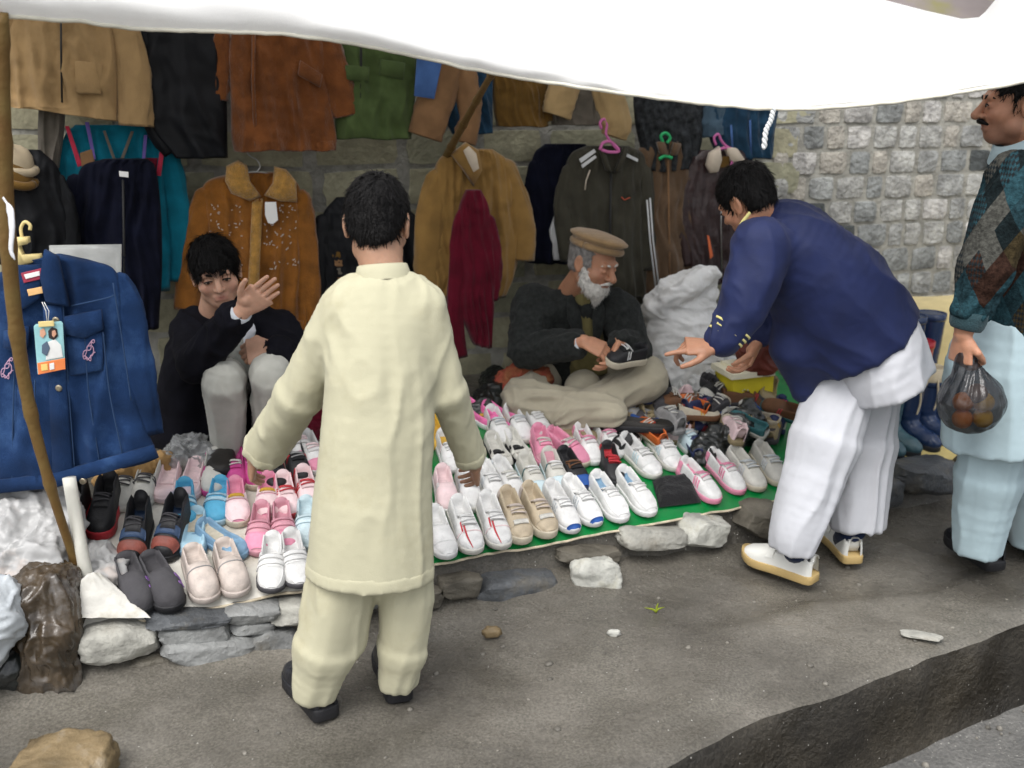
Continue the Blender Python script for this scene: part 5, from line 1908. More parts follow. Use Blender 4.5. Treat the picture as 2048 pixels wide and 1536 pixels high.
    f = Field(*bounds([J(1880, 640, 3.2), J(2160, 900, 3.2)], .24), .0078)
    f.slab([(J(2036, 640, 3.22), .185, .155), (J(2018, 740, 3.215), .20, .195), (J(2012, 884, 3.21), .205, .205)], sd_, .03)
    zones = [(J(2034, 600, 3.22), J(2016, 900, 3.21), .011, 1.8, .9, .1)]
    cloth(T, 'tunic', f, MB, zones, seed=31)
    f = Field(*bounds([J(1890, 1110, 3.25), J(2150, 860, 3.3)], .2), .0078)
    f.chain([J(2005, 830, 3.2), J(1978, 950, 3.21)], [.12, .105], .03)
    f.slab([(J(1978, 950, 3.21), .105, .105), (J(1962, 1050, 3.23), .09, .088), (J(1956, 1104, 3.235), .078, .076)], sd_, .03)
    f.chain([J(2070, 830, 3.35), J(2064, 950, 3.36)], [.12, .105], .03)
    f.slab([(J(2064, 950, 3.36), .105, .105), (J(2058, 1078, 3.40), .08, .08)], sd_, .03)
    zones = [(J(2005, 830, 3.2), J(1956, 1100, 3.23), .010, 1.5, 1.0, .2), (J(2070, 830, 3.35), J(2058, 1078, 3.4), .010, 1.5, 1.0, -.2)]
    cloth(T, 'trousers', f, MB, zones, seed=34)
    mb, ms = MATS['black_shoe_leather'], MATS['black_rubber_sole']
    sp = dict(kind='sneak', L=.275, W=.105, H=.08, m=mb, sole=ms, sole_h=.03, toe=.012)
    worn_shoe(T, G(1992, 1142), G(1908, 1085), sp)
    worn_shoe(T, G(2092, 1120), G(2010, 1066), sp)
    # the bag in the hand
    B = thing('carrier_bag', 'knotted translucent black plastic bag of fruit held by the person in the patterned sweater', 'bag', J(1942, 862, 2.97))
    MBg = mat('black_film', (0.012, 0.012, 0.014), .22, var=.3, spec=.6, bump=.35, bs=45, alpha=.76)
    top, mid = J(1934, 700, 2.97), J(1942, 806, 2.97)
    f = Field(*bounds([top, mid], .13), .0045)
    f.cone(top, top + [0, 0, -.03], .010, .016, .01)
    f.cone(top + [0, 0, -.02], mid, .018, .086, .03)
    f.ell(mid, (.098, .085, .092), None, .03)
    V, F = f.mesh(1)
    az = lambda V_: np.arctan2(V_[:, 1] - mid[1], V_[:, 0] - mid[0])
    def cr_(V_, N_):
        up_ = np.clip((V_[:, 2] - mid[2] + .03) / .12, 0, 1)
        a_ = az(V_)
        return .006 * up_ * ridge(np.stack([np.cos(a_) * 4.5, np.sin(a_) * 4.5, V_[:, 2] * 3], -1)) + .004 * noise(V_ * 28)
    V = pushed(V, F, cr_)
    part(B, 'film', V, F, MBg)
    fr_ = [mat('orange_peel', (0.85, 0.25, 0.01), .5), mat('yellow_peel', (0.85, 0.48, 0.02), .5), mat('brown_peel', (0.25, 0.10, 0.03), .6)]
    for k, (dx, dy, dz) in enumerate([(-.03, -.02, -.045), (.03, -.025, -.04), (0, .03, -.045), (-.035, -.02, .01), (.025, -.03, .012), (0, -.03, .04), (.04, .02, .0)]):
        v, f_ = rock(5, 200 + k, 2.1, .05, 0)
        part(B, 'fruit', v * .06 + mid + [dx, dy, dz], f_, fr_[k % 3])
walker()
# ================================================================== hanging clothes
def on(px, py, Df):
    """pixel -> point on a hanging plane given as depth function of X"""
    D = Df(0.0)
    for _ in range(12):
        p = J(px, py, D)
        D = Df(p[0])
    return J(px, py, D)
def wallplane(off):
    return lambda X: wallD(X) - off
def cloth_body(rows, Df, nrm, thick, amp, seed, k=120, n=44, freq=3.0, hem=.5):
    Q = []
    for r_ in rows:
        if len(r_) == 3:
            a, b = on(r_[1], r_[0], Df), on(r_[2], r_[0], Df)
        else:
            a, b = on(*r_[0], Df), on(*r_[1], Df)
        Q.append(np.concatenate([a, b]))
    Q = resample(np.array(Q), n)
    th = np.linspace(0, 2 * np.pi, k, endpoint=False)
    rings = []
    for i in range(n):
        a, b = Q[i, :3], Q[i, 3:]
        c, hx = (a + b) / 2, (b - a) / 2
        v = i / (n - 1)
        wd = np.linalg.norm(hx)
        cx = np.sign(np.cos(th)) * np.abs(np.cos(th)) ** .85
        sy = np.sign(np.sin(th)) * np.abs(np.sin(th)) ** .7
        tk = thick * (.75 + .35 * v)
        u = cx * wd
        z = np.full_like(u, c[2])
        wob = .05 * noise(np.stack([z * 4, z * 0, z * 0 + seed], -1))
        pn = np.stack([(u + wob) * freq * 6.5, z * 1.6, z * 0 + seed + np.sign(sy) * 2], -1)
        pm = np.stack([(u + wob) * freq * 10 + z * 5, z * 5, z * 0 + seed + 5], -1)
        pd = np.stack([u * 6 + z * 9, u * 3 - z * 11, z * 0 + seed + 8], -1)
        amp_ = amp * 1.5
        f_ = amp_ * (.3 + 1.1 * v) * crease(pn) + amp_ * .5 * crease(pm) + amp_ * .4 * crease(pd) * (1 - .6 * v)
        hx = hx * (1 + .03 * v * float(noise(np.array([seed + v * 3, 1.0, 2.0]))))
        c = c + np.array([0, 0, 1]) * 0
        drop = .012 * v ** 4 * noise(np.stack([u * 9, z * 0, z * 0 + seed + 3], -1))
        rings.append(c + cx[:, None] * hx + (sy * tk + np.sign(sy) * np.abs(sy) * f_)[:, None] * nrm + drop[:, None] * np.array([0, 0, 1.0]))
    # tuck the hem in
    last = rings[-1]
    c = last.mean(0)
    rings.append(c + (last - c) * np.array([.985, .8, 1]) + [0, 0, .006])
    rings.append(c + (last - c) * np.array([.96, .5, 1]) + [0, 0, .04])
    return loft(rings)
def sleeve(path, Df, nrm, seed, flat=.55, amp=.009, k=30, n=30, lift=.0):
    P = np.array([np.append(on(x, y, lambda X: Df(X) - lift), w_ * mpp(on(x, y, Df)[1], on(x, y, Df)[2])) for x, y, w_ in path])
    q = resample(P, n)
    T = np.gradient(q[:, :3], axis=0)
    T /= np.linalg.norm(T, axis=1, keepdims=True)
    a = np.linspace(0, 2 * np.pi, k, endpoint=False)
    rings = []
    for i in range(n):
        t_ = T[i]
        dp = unit(nrm - t_ * np.dot(nrm, t_))
        sd_ = np.cross(t_, dp)
        L = i / n
        d3 = np.stack([np.cos(a + L * 3) * 1.2, np.sin(a + L * 3) * 1.2, np.full(k, L * 3.5) + seed], -1)
        d4 = np.stack([np.cos(a) * 2.4, np.sin(a) * 2.4, np.full(k, L * 1.6) + seed + 4], -1)
        r_ = (q[i, 3] + amp * .55 * crease(d3) + amp * .8 * crease(d4)) * (1 - .45 * max(0, 1 - L / .07) ** 2)
        rings.append(q[i, :3] + (np.cos(a) * r_)[:, None] * sd_ + (np.sin(a) * r_ * flat)[:, None] * dp)
    last = rings[-1]
    c = last.mean(0)
    rings.append(c + (last - c) * .9 - T[-1] * .004)
    rings.append(c + (last - c) * .8 - T[-1] * .03)
    return loft(rings)
from mathutils.geometry import tessellate_polygon
def panel(poly, Df, thick=.006, bulge=0.0, nrm=None):
    """flat piece cut to an outline, with thickness; rounded by bulge"""
    pts = np.array([on(x, y, Df) for x, y in poly])
    nrm = NW if nrm is None else nrm
    k = len(pts)
    tri = tessellate_polygon([[Vector(p) for p in pts]])
    c = pts.mean(0)
    inner = c + (pts - c) * .88
    V = np.vstack([pts, pts + nrm * thick * .7, inner + nrm * (thick + bulge)])
    F = [[i, (i + 1) % k, k + (i + 1) % k, k + i] for i in range(k)] + [[k + i, k + (i + 1) % k, 2 * k + (i + 1) % k, 2 * k + i] for i in range(k)]
    F += [[2 * k + t_[0], 2 * k + t_[1], 2 * k + t_[2]] for t_ in tri] + [[t_[2], t_[1], t_[0]] for t_ in tri]
    return V, F
def wire(pts, Df, r_, k=6, n=None):
    return tube(np.array([on(x, y, Df) for x, y in pts]), r_, k, n)
def garment(name, label, rows, off, m, sleeves=(), thick=.034, amp=.014, seed=0.0, cat='jacket', freq=3.0, extra=(), Df=None, nrm=None, group=None, sm=None, slift=.008):
    Df = Df or wallplane(off)
    nrm = NW if nrm is None else nrm
    V, F = cloth_body(rows, Df, nrm, thick, amp, seed, freq=freq)
    T = thing(name, label, cat, [V[:, 0].mean(), V[:, 1].mean(), V[:, 2].min()], group)
    b = part(T, 'body', V, F, m)
    for k, s_ in enumerate(sleeves):
        part(T, 'sleeve', *sleeve(s_, Df, nrm, seed + k * 3.3, lift=slift), sm or m)
    fr = lambda d: (lambda X: Df(X) - thick - d)
    for e in extra:
        if e[0] == 'panel':
            part(T, e[1], *panel(e[2], fr(e[4] if len(e) > 4 else .008), e[5] if len(e) > 5 else .006, e[6] if len(e) > 6 else 0, nrm), e[3], smooth=False)
        elif e[0] == 'soft':
            part(T, e[1], *panel(e[2], fr(e[4] if len(e) > 4 else .008), e[5] if len(e) > 5 else .02, e[6] if len(e) > 6 else .01, nrm), e[3])
        elif e[0] == 'wire':
            part(T, e[1], *wire(e[2], fr(e[5] if len(e) > 5 else .012), e[4]), e[3])
    return T
def hanger(label, hook, arms, Df, m, r_=.0045):
    """plastic or wire hanger: hook and shoulder bar"""
    T = thing('coat_hanger', label, 'hanger', on(*arms[0], Df))
    part(T, 'hook', *wire(hook, Df, r_, 8, 24), m)
    part(T, 'shoulder_bar', *wire(arms, Df, r_ * 1.15, 8, 24), m)
    return T

M = {}
M['tan'] = fabric('tan_cotton_canvas', (0.33, 0.215, 0.10), bump=.4)
M['rust'] = fabric('rust_suede', (0.15, 0.048, 0.011), sheen=.35, var=.28, vs=18, bump=.5, bs=140)
M['orange'] = fabric('orange_brown_suede', (0.245, 0.092, 0.014), sheen=.35, var=.3, vs=16, bump=.5, bs=140)
M['fur'] = fabric('mustard_fleece', (0.42, 0.22, 0.045), sheen=.5, var=.25, vs=50, bump=.9, bs=160)
M['green'] = fabric('army_green_cotton', (0.060, 0.090, 0.030), var=.22)
M['black'] = fabric('black_nylon', (0.0045, 0.005, 0.0065), rough=.6, spec=.2, var=.4, sheen=0)
M['navy'] = fabric('navy_black_wool', (0.0045, 0.0055, 0.014), var=.35, sheen=.02)
M['teal'] = fabric('teal_knit', (0.004, 0.135, 0.20), var=.2)
M['denim'] = fabric('blue_denim', (0.012, 0.034, 0.098), var=.5, vs=6, bump=.4, bs=330, sheen=.03, dirt=(0.035, 0.078, 0.18), dirts=6)
M['denimd'] = fabric('dark_denim', (0.014, 0.045, 0.085), var=.35, bump=.4, bs=300)
M['denimb'] = fabric('bright_denim', (0.055, 0.12, 0.30), var=.2, bump=.4, bs=300)
M['brown'] = fabric('brown_corduroy', (0.115, 0.062, 0.014), var=.25)
M['hazel'] = fabric('hazel_cotton', (0.21, 0.115, 0.055), var=.2)
M['beige'] = fabric('beige_cotton', (0.36, 0.25, 0.12), var=.15)
M['camel'] = fabric('camel_wool', (0.255, 0.145, 0.042), var=.15, sheen=.3)
M['maroon'] = fabric('maroon_wool', (0.095, 0.004, 0.014), var=.25)
M['olive'] = fabric('grey_olive_tracksuit', (0.046, 0.043, 0.031), var=.2, rough=.7)
M['fleece'] = fabric('brown_fleece', (0.115, 0.072, 0.042), var=.2, sheen=.35)
M['plum'] = mat('plum_leather', (0.036, 0.020, 0.020), .38, var=.3, vs=12, bump=.35, bs=60, spec=.45)
M['cream'] = fabric('cream_fleece', (0.58, 0.50, 0.40), var=.12)
M['white'] = fabric('white_lining', (0.62, 0.63, 0.64), var=.06)
M['dgrey'] = fabric('dark_grey_cotton', (0.02, 0.02, 0.019), var=.3)
M['grey'] = fabric('grey_brown_cotton', (0.12, 0.105, 0.085), var=.2)
M['red'] = fabric('red_trim', (0.40, 0.03, 0.06))
M['purple'] = fabric('purple_trim', (0.13, 0.09, 0.30))
M['paper'] = mat('white_paper', (0.78, 0.78, 0.76), .6, var=.03, bump=0)
M['pinkpl'] = mat('pink_plastic', (0.62, 0.16, 0.40), .35, var=.05, bump=0)
M['greenpl'] = mat('green_plastic_hanger', (0.03, 0.40, 0.14), .35, var=.05, bump=0)
M['yelpl'] = mat('cream_plastic', (0.72, 0.58, 0.26), .4, var=.06, bump=0)
M['steel'] = mat('steel_wire', (0.45, 0.45, 0.44), .35, metal=.9, bump=0)
M['zip'] = mat('dark_zip', (0.02, 0.02, 0.02), .4, bump=0)
M['brass'] = mat('brass_button', (0.38, 0.33, 0.24), .35, metal=.8, bump=0)

# ---- upper row, hung high along the wall
garment('canvas_jacket', 'tan canvas jacket hanging highest above the teal sweater', [(-60, 40, 215), (40, 22, 228), (140, 12, 236), (205, 10, 236), ((12, 210), (236, 244))], .34, M['tan'],
        [[(236, 0, 26), (262, 110, 28), (270, 190, 31), (272, 252, 31)], [(14, 0, 20), (4, 120, 22), (0, 210, 22)]], .05, .017, 1, freq=1.7,
        extra=[('wire', 'zip', [(122, 0), (122, 100), (124, 205)], M['zip'], .004, .018), ('soft', 'pocket', [(150, 120), (205, 128), (204, 190), (148, 186)], M['tan'], .0, .012, .004)])
garment('padded_jacket', 'black padded nylon jacket hanging between the tan and the rust jackets', [(-40, 305, 430), (70, 286, 440), (180, 292, 452), (250, 300, 455), (315, 352, 456)], .30, M['black'],
        [[(298, 10, 24), (292, 120, 27), (318, 250, 26), (352, 300, 24)]], .06, .016, 2, freq=1.6)
garment('suede_jacket', 'rust brown suede jacket hanging high between black and green jackets', [(10, 480, 630), (90, 458, 650), (190, 460, 660), (260, 463, 670), (302, 468, 672)], .32, M['rust'],
        [[(640, 50, 26), (662, 120, 27), (684, 190, 27), (694, 232, 26)], [(444, 60, 16), (440, 140, 18), (436, 200, 18)]], .05, .017, 3, freq=1.8,
        extra=[('wire', 'placket', [(508, 40), (506, 160), (512, 298)], M['rust'], .007, .012), ('soft', 'pocket', [(600, 120), (645, 150), (640, 175), (595, 150)], M['rust'], .0, .014, .006)])
garment('army_jacket', 'army green cotton jacket hanging between the rust suede and patched denim jackets', [(30, 690, 830), (120, 675, 832), (210, 670, 828), (278, 668, 822)], .29, M['green'],
        [[(826, 60, 16), (832, 130, 15), (826, 185, 13)]], .05, .015, 4, freq=1.8,
        extra=[('soft', 'pocket', [(690, 130), (738, 134), (736, 165), (690, 160)], M['green'], .0, .014, .006), ('soft', 'pocket', [(760, 118), (810, 126), (806, 160), (758, 150)], M['green'], .0, .014, .006), ('wire', 'placket', [(722, 60), (722, 170), (722, 276)], M['dgrey'], .005, .01)])
garment('patched_jacket', 'blue denim jacket with light brown patched sleeves hanging above the hooded coat', [(70, 850, 985), (150, 856, 985), (220, 880, 985), (268, 905, 985)], .28, M['denimd'],
        [[(902, 110, 34), (880, 180, 34), (858, 240, 34), (848, 274, 33)], [(925, 130, 22), (938, 200, 22), (936, 250, 22), (928, 286, 22)]], .035, .012, 5, sm=M['hazel'], slift=.05,
        extra=[('panel', 'patch', [(834, 108), (884, 122), (868, 198), (828, 192)], M['denimb'], .075, .008)])
garment('corduroy_jacket', 'dark brown corduroy jacket hanging beside the patched denim jacket', [(100, 990, 1060), (170, 986, 1075), (220, 988, 1090), (252, 994, 1096)], .27, M['brown'], [[(1060, 120, 18), (1078, 190, 20), (1088, 245, 20)]], .05, .014, 6)
garment('two_tone_jacket', 'grey brown jacket with beige sleeves hanging above the pink hanger', [(130, 1090, 1240), (200, 1095, 1235), (250, 1105, 1225)], .27, M['grey'],
        [[(1138, 140, 30), (1124, 190, 30), (1112, 232, 28)], [(1206, 150, 28), (1222, 210, 30), (1232, 250, 30), (1226, 274, 24)]], .04, .012, 7, sm=M['beige'], slift=.05)
garment('patterned_jacket', 'black patterned jacket hanging above the brown fleece', [(140, 1268, 1400), (220, 1268, 1404), (290, 1280, 1400), (340, 1295, 1385)], .24, mat('black_print', (0.006, 0.007, 0.008), .8, col2=(0.04, 0.045, 0.05), vs=45, bump=.3), (), .04, .012, 8)
garment('hanging_jeans', 'faded dark blue jeans hanging at the end of the upper row', [(160, 1412, 1560), (220, 1406, 1556), (270, 1418, 1548), (318, 1440, 1540)], .24, M['denimd'],
        [[(1432, 200, 24), (1426, 240, 25), (1428, 272, 24)]], .04, .013, 9, cat='jeans', sm=fabric('grey_denim', (0.06, 0.10, 0.14), var=.25),
        extra=[('wire', 'seam', [(1500, 240), (1502, 318)], M['denimb'], .005, .012), ('wire', 'seam', [(1462, 250), (1466, 315)], M['denimb'], .005, .012)])
garment('dark_jacket', 'dark teal black trousers hanging below the patterned jacket', [(300, 1395, 1500), (380, 1395, 1510), (480, 1400, 1500)], .14, M['navy'], (), .035, .012, 30, cat='trousers')

# ---- lower row
garment('knit_sweater', 'teal knitted sweater with red and purple shoulder stripes', [(250, 150, 318), (275, 128, 335), (330, 126, 345), (450, 140, 345), (580, 160, 340)], .22, M['teal'],
        [[(330, 275, 20), (346, 370, 24), (356, 470, 25), (352, 562, 17)], [(134, 280, 18), (122, 350, 18), (118, 400, 16)]], .045, .010, 10, cat='sweater',
        extra=[('panel', 'stripe', [(130, 252), (138, 252), (165, 330), (156, 334)], M['red'], .022), ('panel', 'stripe', [(326, 262), (334, 264), (322, 352), (312, 350)], M['red'], .022),
               ('panel', 'stripe', [(170, 244), (178, 244), (192, 318), (186, 320)], M['purple'], .022), ('panel', 'stripe', [(288, 270), (295, 270), (290, 330), (283, 330)], M['purple'], .022),
               ('panel', 'patch', [(160, 306), (184, 298), (190, 326), (164, 334)], M['hazel'], .024), ('panel', 'patch', [(290, 316), (316, 316), (312, 338), (290, 334)], M['maroon'], .024),
               ('panel', 'stripe', [(206, 262), (211, 261), (232, 320), (227, 322)], M['grey'], .022), ('panel', 'stripe', [(262, 262), (268, 263), (246, 322), (240, 320)], M['grey'], .022)])
garment('wool_jacket', 'navy black wool jacket hanging in front of the teal sweater', [(318, 205, 296), (340, 160, 312), (430, 150, 322), (560, 154, 324), (655, 185, 318)], .34, M['navy'],
        [[(160, 350, 20), (150, 450, 22), (152, 560, 20)]], .05, .014, 11,
        extra=[('panel', 'label', [(238, 342), (257, 344), (257, 355), (239, 353)], M['paper'], .02, .003), ('wire', 'placket', [(246, 360), (248, 500), (250, 650)], M['zip'], .005, .016)])
garment('dark_coat', 'black coat hanging at the stall end behind the denim jacket', [(300, -30, 80), (340, -60, 118), (420, -60, 135), (520, -60, 140)], .45, M['black'], [[(104, 350, 20), (128, 420, 22), (138, 500, 22)]], .06, .012, 12)
garment('grey_vest', 'grey green vest hanging at the stall end beside the teal sweater', [(200, 78, 132), (260, 76, 128), (335, 78, 118)], .26, M['grey'], (), .03, .008, 13, cat='vest')
RJ = garment('shearling_jacket', 'orange brown suede jacket with mustard fleece collar and white paper tag', [(345, 470, 560), (362, 415, 592), (400, 402, 604), (500, 408, 612), (600, 398, 618), (655, 392, 622)], .22, M['orange'],
        [[(420, 378, 24), (398, 450, 27), (384, 540, 28), (378, 620, 26)], [(594, 380, 22), (606, 470, 26), (612, 560, 27), (610, 645, 26)]], .05, .014, 14,
        extra=[('soft', 'collar', [(452, 332), (476, 320), (494, 330), (500, 362), (522, 392), (500, 402), (462, 386), (450, 362)], M['fur'], .012, .022, .014),
               ('soft', 'collar', [(548, 332), (572, 338), (592, 362), (594, 404), (560, 402), (528, 390), (545, 366)], M['fur'], .014, .022, .014),
               ('soft', 'placket', [(504, 398), (526, 396), (520, 520), (514, 650), (492, 650), (498, 520)], M['fur'], .004, .016, .006),
               ('panel', 'price_tag', [(530, 404), (552, 404), (556, 440), (546, 448), (536, 446), (530, 430)], M['paper'], .045, .002)])
bw = np.random.default_rng(31)
vf = []
for k in range(130):
    x, y = bw.uniform(420, 600), bw.uniform(410, 540)
    if 488 < x < 530:
        continue
    p0 = on(x, y, wallplane(.22 + .05 + .02))
    d = unit(np.array([bw.normal(), 0, bw.normal() + .8])) * bw.uniform(.004, .011)
    vf.append(tube([p0, p0 + d], [.0022, .0016], 5))
part(RJ, 'beadwork', *merge(*vf), mat('glass_bead', (0.55, 0.52, 0.48), .3, bump=0))['kind'] = 'stuff'
hanger('steel wire hanger in the collar of the orange brown jacket', [(497, 284), (492, 300), (500, 312), (514, 320), (520, 334), (512, 346)], [(448, 372), (480, 350), (512, 344), (545, 350), (580, 372)], wallplane(.25), M['steel'], .003)
garment('black_jumper', 'black jumper hanging on the wall behind the standing boy', [(395, 672, 760), (430, 645, 830), (500, 632, 850), (600, 630, 850)], .20, M['black'], [[(655, 430, 20), (640, 520, 22), (632, 600, 22)]], .04, .012, 15, cat='jumper')
HC = garment('hooded_coat', 'camel brown hooded coat hanging under the thin bamboo stick', [(298, 905, 985), (330, 872, 1018), (420, 862, 1030), (520, 852, 1035), (590, 846, 1010)], .30, M['camel'],
        [[(1000, 322, 24), (1030, 400, 26), (1044, 470, 27), (1040, 520, 26)], [(886, 340, 26), (864, 430, 32), (862, 530, 34), (872, 606, 32)]], .05, .016, 16, cat='coat',
        extra=[('soft', 'hood', [(900, 308), (930, 284), (955, 300), (962, 340), (945, 372), (925, 340)], M['camel'], .02, .03, .02), ('soft', 'hood_lining', [(924, 300), (936, 290), (952, 306), (958, 338), (946, 346), (934, 322)], M['cream'], .06, .010, .006)])
garment('wool_cardigan', 'maroon wool cardigan hanging in front of the hooded coat', [(380, 932, 962), (420, 918, 978), (520, 910, 990), (600, 912, 988), (690, 945, 982)], .46, M['maroon'],
        [[(925, 420, 14), (915, 540, 16), (912, 640, 15), (922, 715, 10)], [(972, 430, 14), (985, 520, 18), (978, 600, 16)]], .035, .012, 17, cat='cardigan')
garment('lined_jacket', 'navy jacket with white lining hanging behind the grey olive track jacket', [(288, 1090, 1170), (315, 1066, 1190), (400, 1055, 1190), (525, 1052, 1190)], .16, M['navy'], [[(1078, 320, 20), (1064, 420, 22), (1062, 520, 22)]], .045, .012, 18,
        extra=[('soft', 'lining', [(1118, 402), (1130, 420), (1132, 520), (1106, 520), (1098, 460)], M['white'], .012, .012, .006)])
garment('track_jacket', 'grey olive track jacket with white shoulder stripes on a pink hanger', [(292, 1172, 1258), (315, 1138, 1288), (400, 1122, 1292), (500, 1132, 1292), (605, 1150, 1290)], .26, M['olive'],
        [[(1145, 330, 18), (1130, 420, 22), (1140, 520, 20)], [(1284, 330, 18), (1292, 430, 20), (1286, 540, 20)]], .045, .012, 19,
        extra=[('panel', 'stripe', [(1158, 318), (1188, 298), (1192, 304), (1162, 326)], M['white'], .014, .003), ('panel', 'stripe', [(1162, 330), (1190, 310), (1193, 315), (1165, 336)], M['white'], .014, .003),
               ('panel', 'stripe', [(1252, 306), (1276, 318), (1275, 324), (1250, 312)], M['white'], .014, .003), ('wire', 'zip', [(1222, 345), (1220, 460), (1222, 600)], M['zip'], .005, .014),
               ('wire', 'mark', [(1243, 394), (1249, 400), (1260, 395)], mat('red_mark', (0.5, 0.10, 0.05), .5), .003, .016), ('wire', 'piping', [(1180, 340), (1172, 362), (1170, 380)], M['cream'], .003, .012),
               ('soft', 'collar', [(1196, 296), (1205, 292), (1216, 330), (1222, 346), (1210, 340)], M['olive'], .01, .016, .006), ('soft', 'collar', [(1246, 292), (1254, 300), (1240, 340), (1226, 346), (1234, 326)], M['olive'], .01, .016, .006)])
hanger('pink plastic hanger holding the grey olive track jacket', [(1203, 258), (1200, 246), (1208, 238), (1214, 250), (1212, 268), (1222, 284), (1236, 300)], [(1200, 300), (1206, 286), (1222, 284), (1238, 302), (1218, 304), (1204, 300)], wallplane(.34), M['pinkpl'], .006)
garment('fleece_jacket', 'brown fleece jacket with white sleeve stripes on a green hanger', [(282, 1306, 1364), (305, 1276, 1384), (400, 1270, 1392), (500, 1272, 1396), (590, 1282, 1396)], .24, M['fleece'],
        [[(1284, 320, 16), (1278, 420, 18), (1292, 520, 17), (1306, 590, 15)], [(1384, 320, 14), (1392, 430, 16), (1390, 560, 16)]], .045, .012, 20,
        extra=[('wire', 'stripe', [(1294, 400), (1300, 480), (1312, 580)], M['white'], .004, .03), ('wire', 'stripe', [(1300, 396), (1306, 480), (1318, 575)], M['white'], .004, .03), ('wire', 'zip', [(1336, 320), (1338, 450), (1340, 585)], M['hazel'], .005, .014),
               ('soft', 'collar', [(1312, 284), (1326, 282), (1336, 312), (1318, 308)], M['fleece'], .012, .014, .006), ('soft', 'collar', [(1346, 284), (1360, 288), (1352, 310), (1338, 312)], M['fleece'], .012, .014, .006)])
hanger('green plastic hanger holding the brown fleece jacket', [(1326, 285), (1322, 272), (1332, 266), (1340, 276), (1334, 286)], [(1318, 318), (1330, 312), (1344, 316)], wallplane(.31), M['greenpl'], .007)
garment('leather_jacket', 'plum leather jacket with cream collar on a pink hanger', [(300, 1400, 1482), (330, 1374, 1504), (420, 1366, 1506), (500, 1370, 1490), (565, 1380, 1480)], .26, M['plum'],
        [[(1384, 340, 16), (1374, 430, 19), (1378, 530, 19)], [(1494, 345, 16), (1496, 430, 18), (1478, 520, 18)]], .045, .012, 21,
        extra=[('soft', 'collar', [(1410, 330), (1416, 306), (1436, 292), (1440, 318), (1432, 344), (1418, 346)], M['cream'], .012, .018, .012), ('soft', 'collar', [(1446, 292), (1470, 296), (1494, 332), (1476, 338), (1456, 320)], M['cream'], .012, .018, .012),
               ('panel', 'label', [(1436, 314), (1458, 312), (1458, 334), (1436, 336)], M['brown'], .03, .003), ('panel', 'badge', [(1414, 470), (1418, 472), (1426, 512), (1420, 518)], mat('orange_badge', (0.7, 0.16, 0.06), .5), .03, .003),
               ('wire', 'zip', [(1444, 350), (1442, 450), (1444, 560)], M['steel'], .003, .014)])
hanger('pink plastic hanger holding the plum leather jacket', [(1432, 290), (1428, 276), (1436, 268), (1442, 280), (1450, 290), (1464, 300)], [(1434, 338), (1432, 305), (1450, 296), (1466, 304), (1462, 336)], wallplane(.34), M['pinkpl'], .0055)
# folded clothes and caps kept at the stall end and on a shelf of stones behind the boy
def folded(name, label, px0, py0, px1, py1, D, m, n=3, cat='clothes', dep=.16):
    c = J((px0 + px1) / 2, (py0 + py1) / 2, D)
    sc = mpp(D, c[2])
    wd, ht = (px1 - px0) * sc, (py1 - py0) * sc
    T = thing(name, label, cat, c - [0, 0, ht / 2])
    for k in range(n):
        v, f = rock(9, 300 + k + int(px0), 6.0, .05, .02)
        v = v * [wd * (1 - .04 * (k % 2)), dep, ht / n * 1.12] + c + [0.004 * (k % 2), 0, -ht / 2 + ht * (k + .5) / n]
        part(T, 'folded_piece', v, f, m[k % len(m)])
    return T
folded('folded_jumpers', 'folded brown jumpers tied in a stack against the wall beside the orange brown jacket', 628, 496, 706, 575, 4.40, [M['brown'], M['hazel'], M['grey'], M['hazel']], 5, dep=.2)

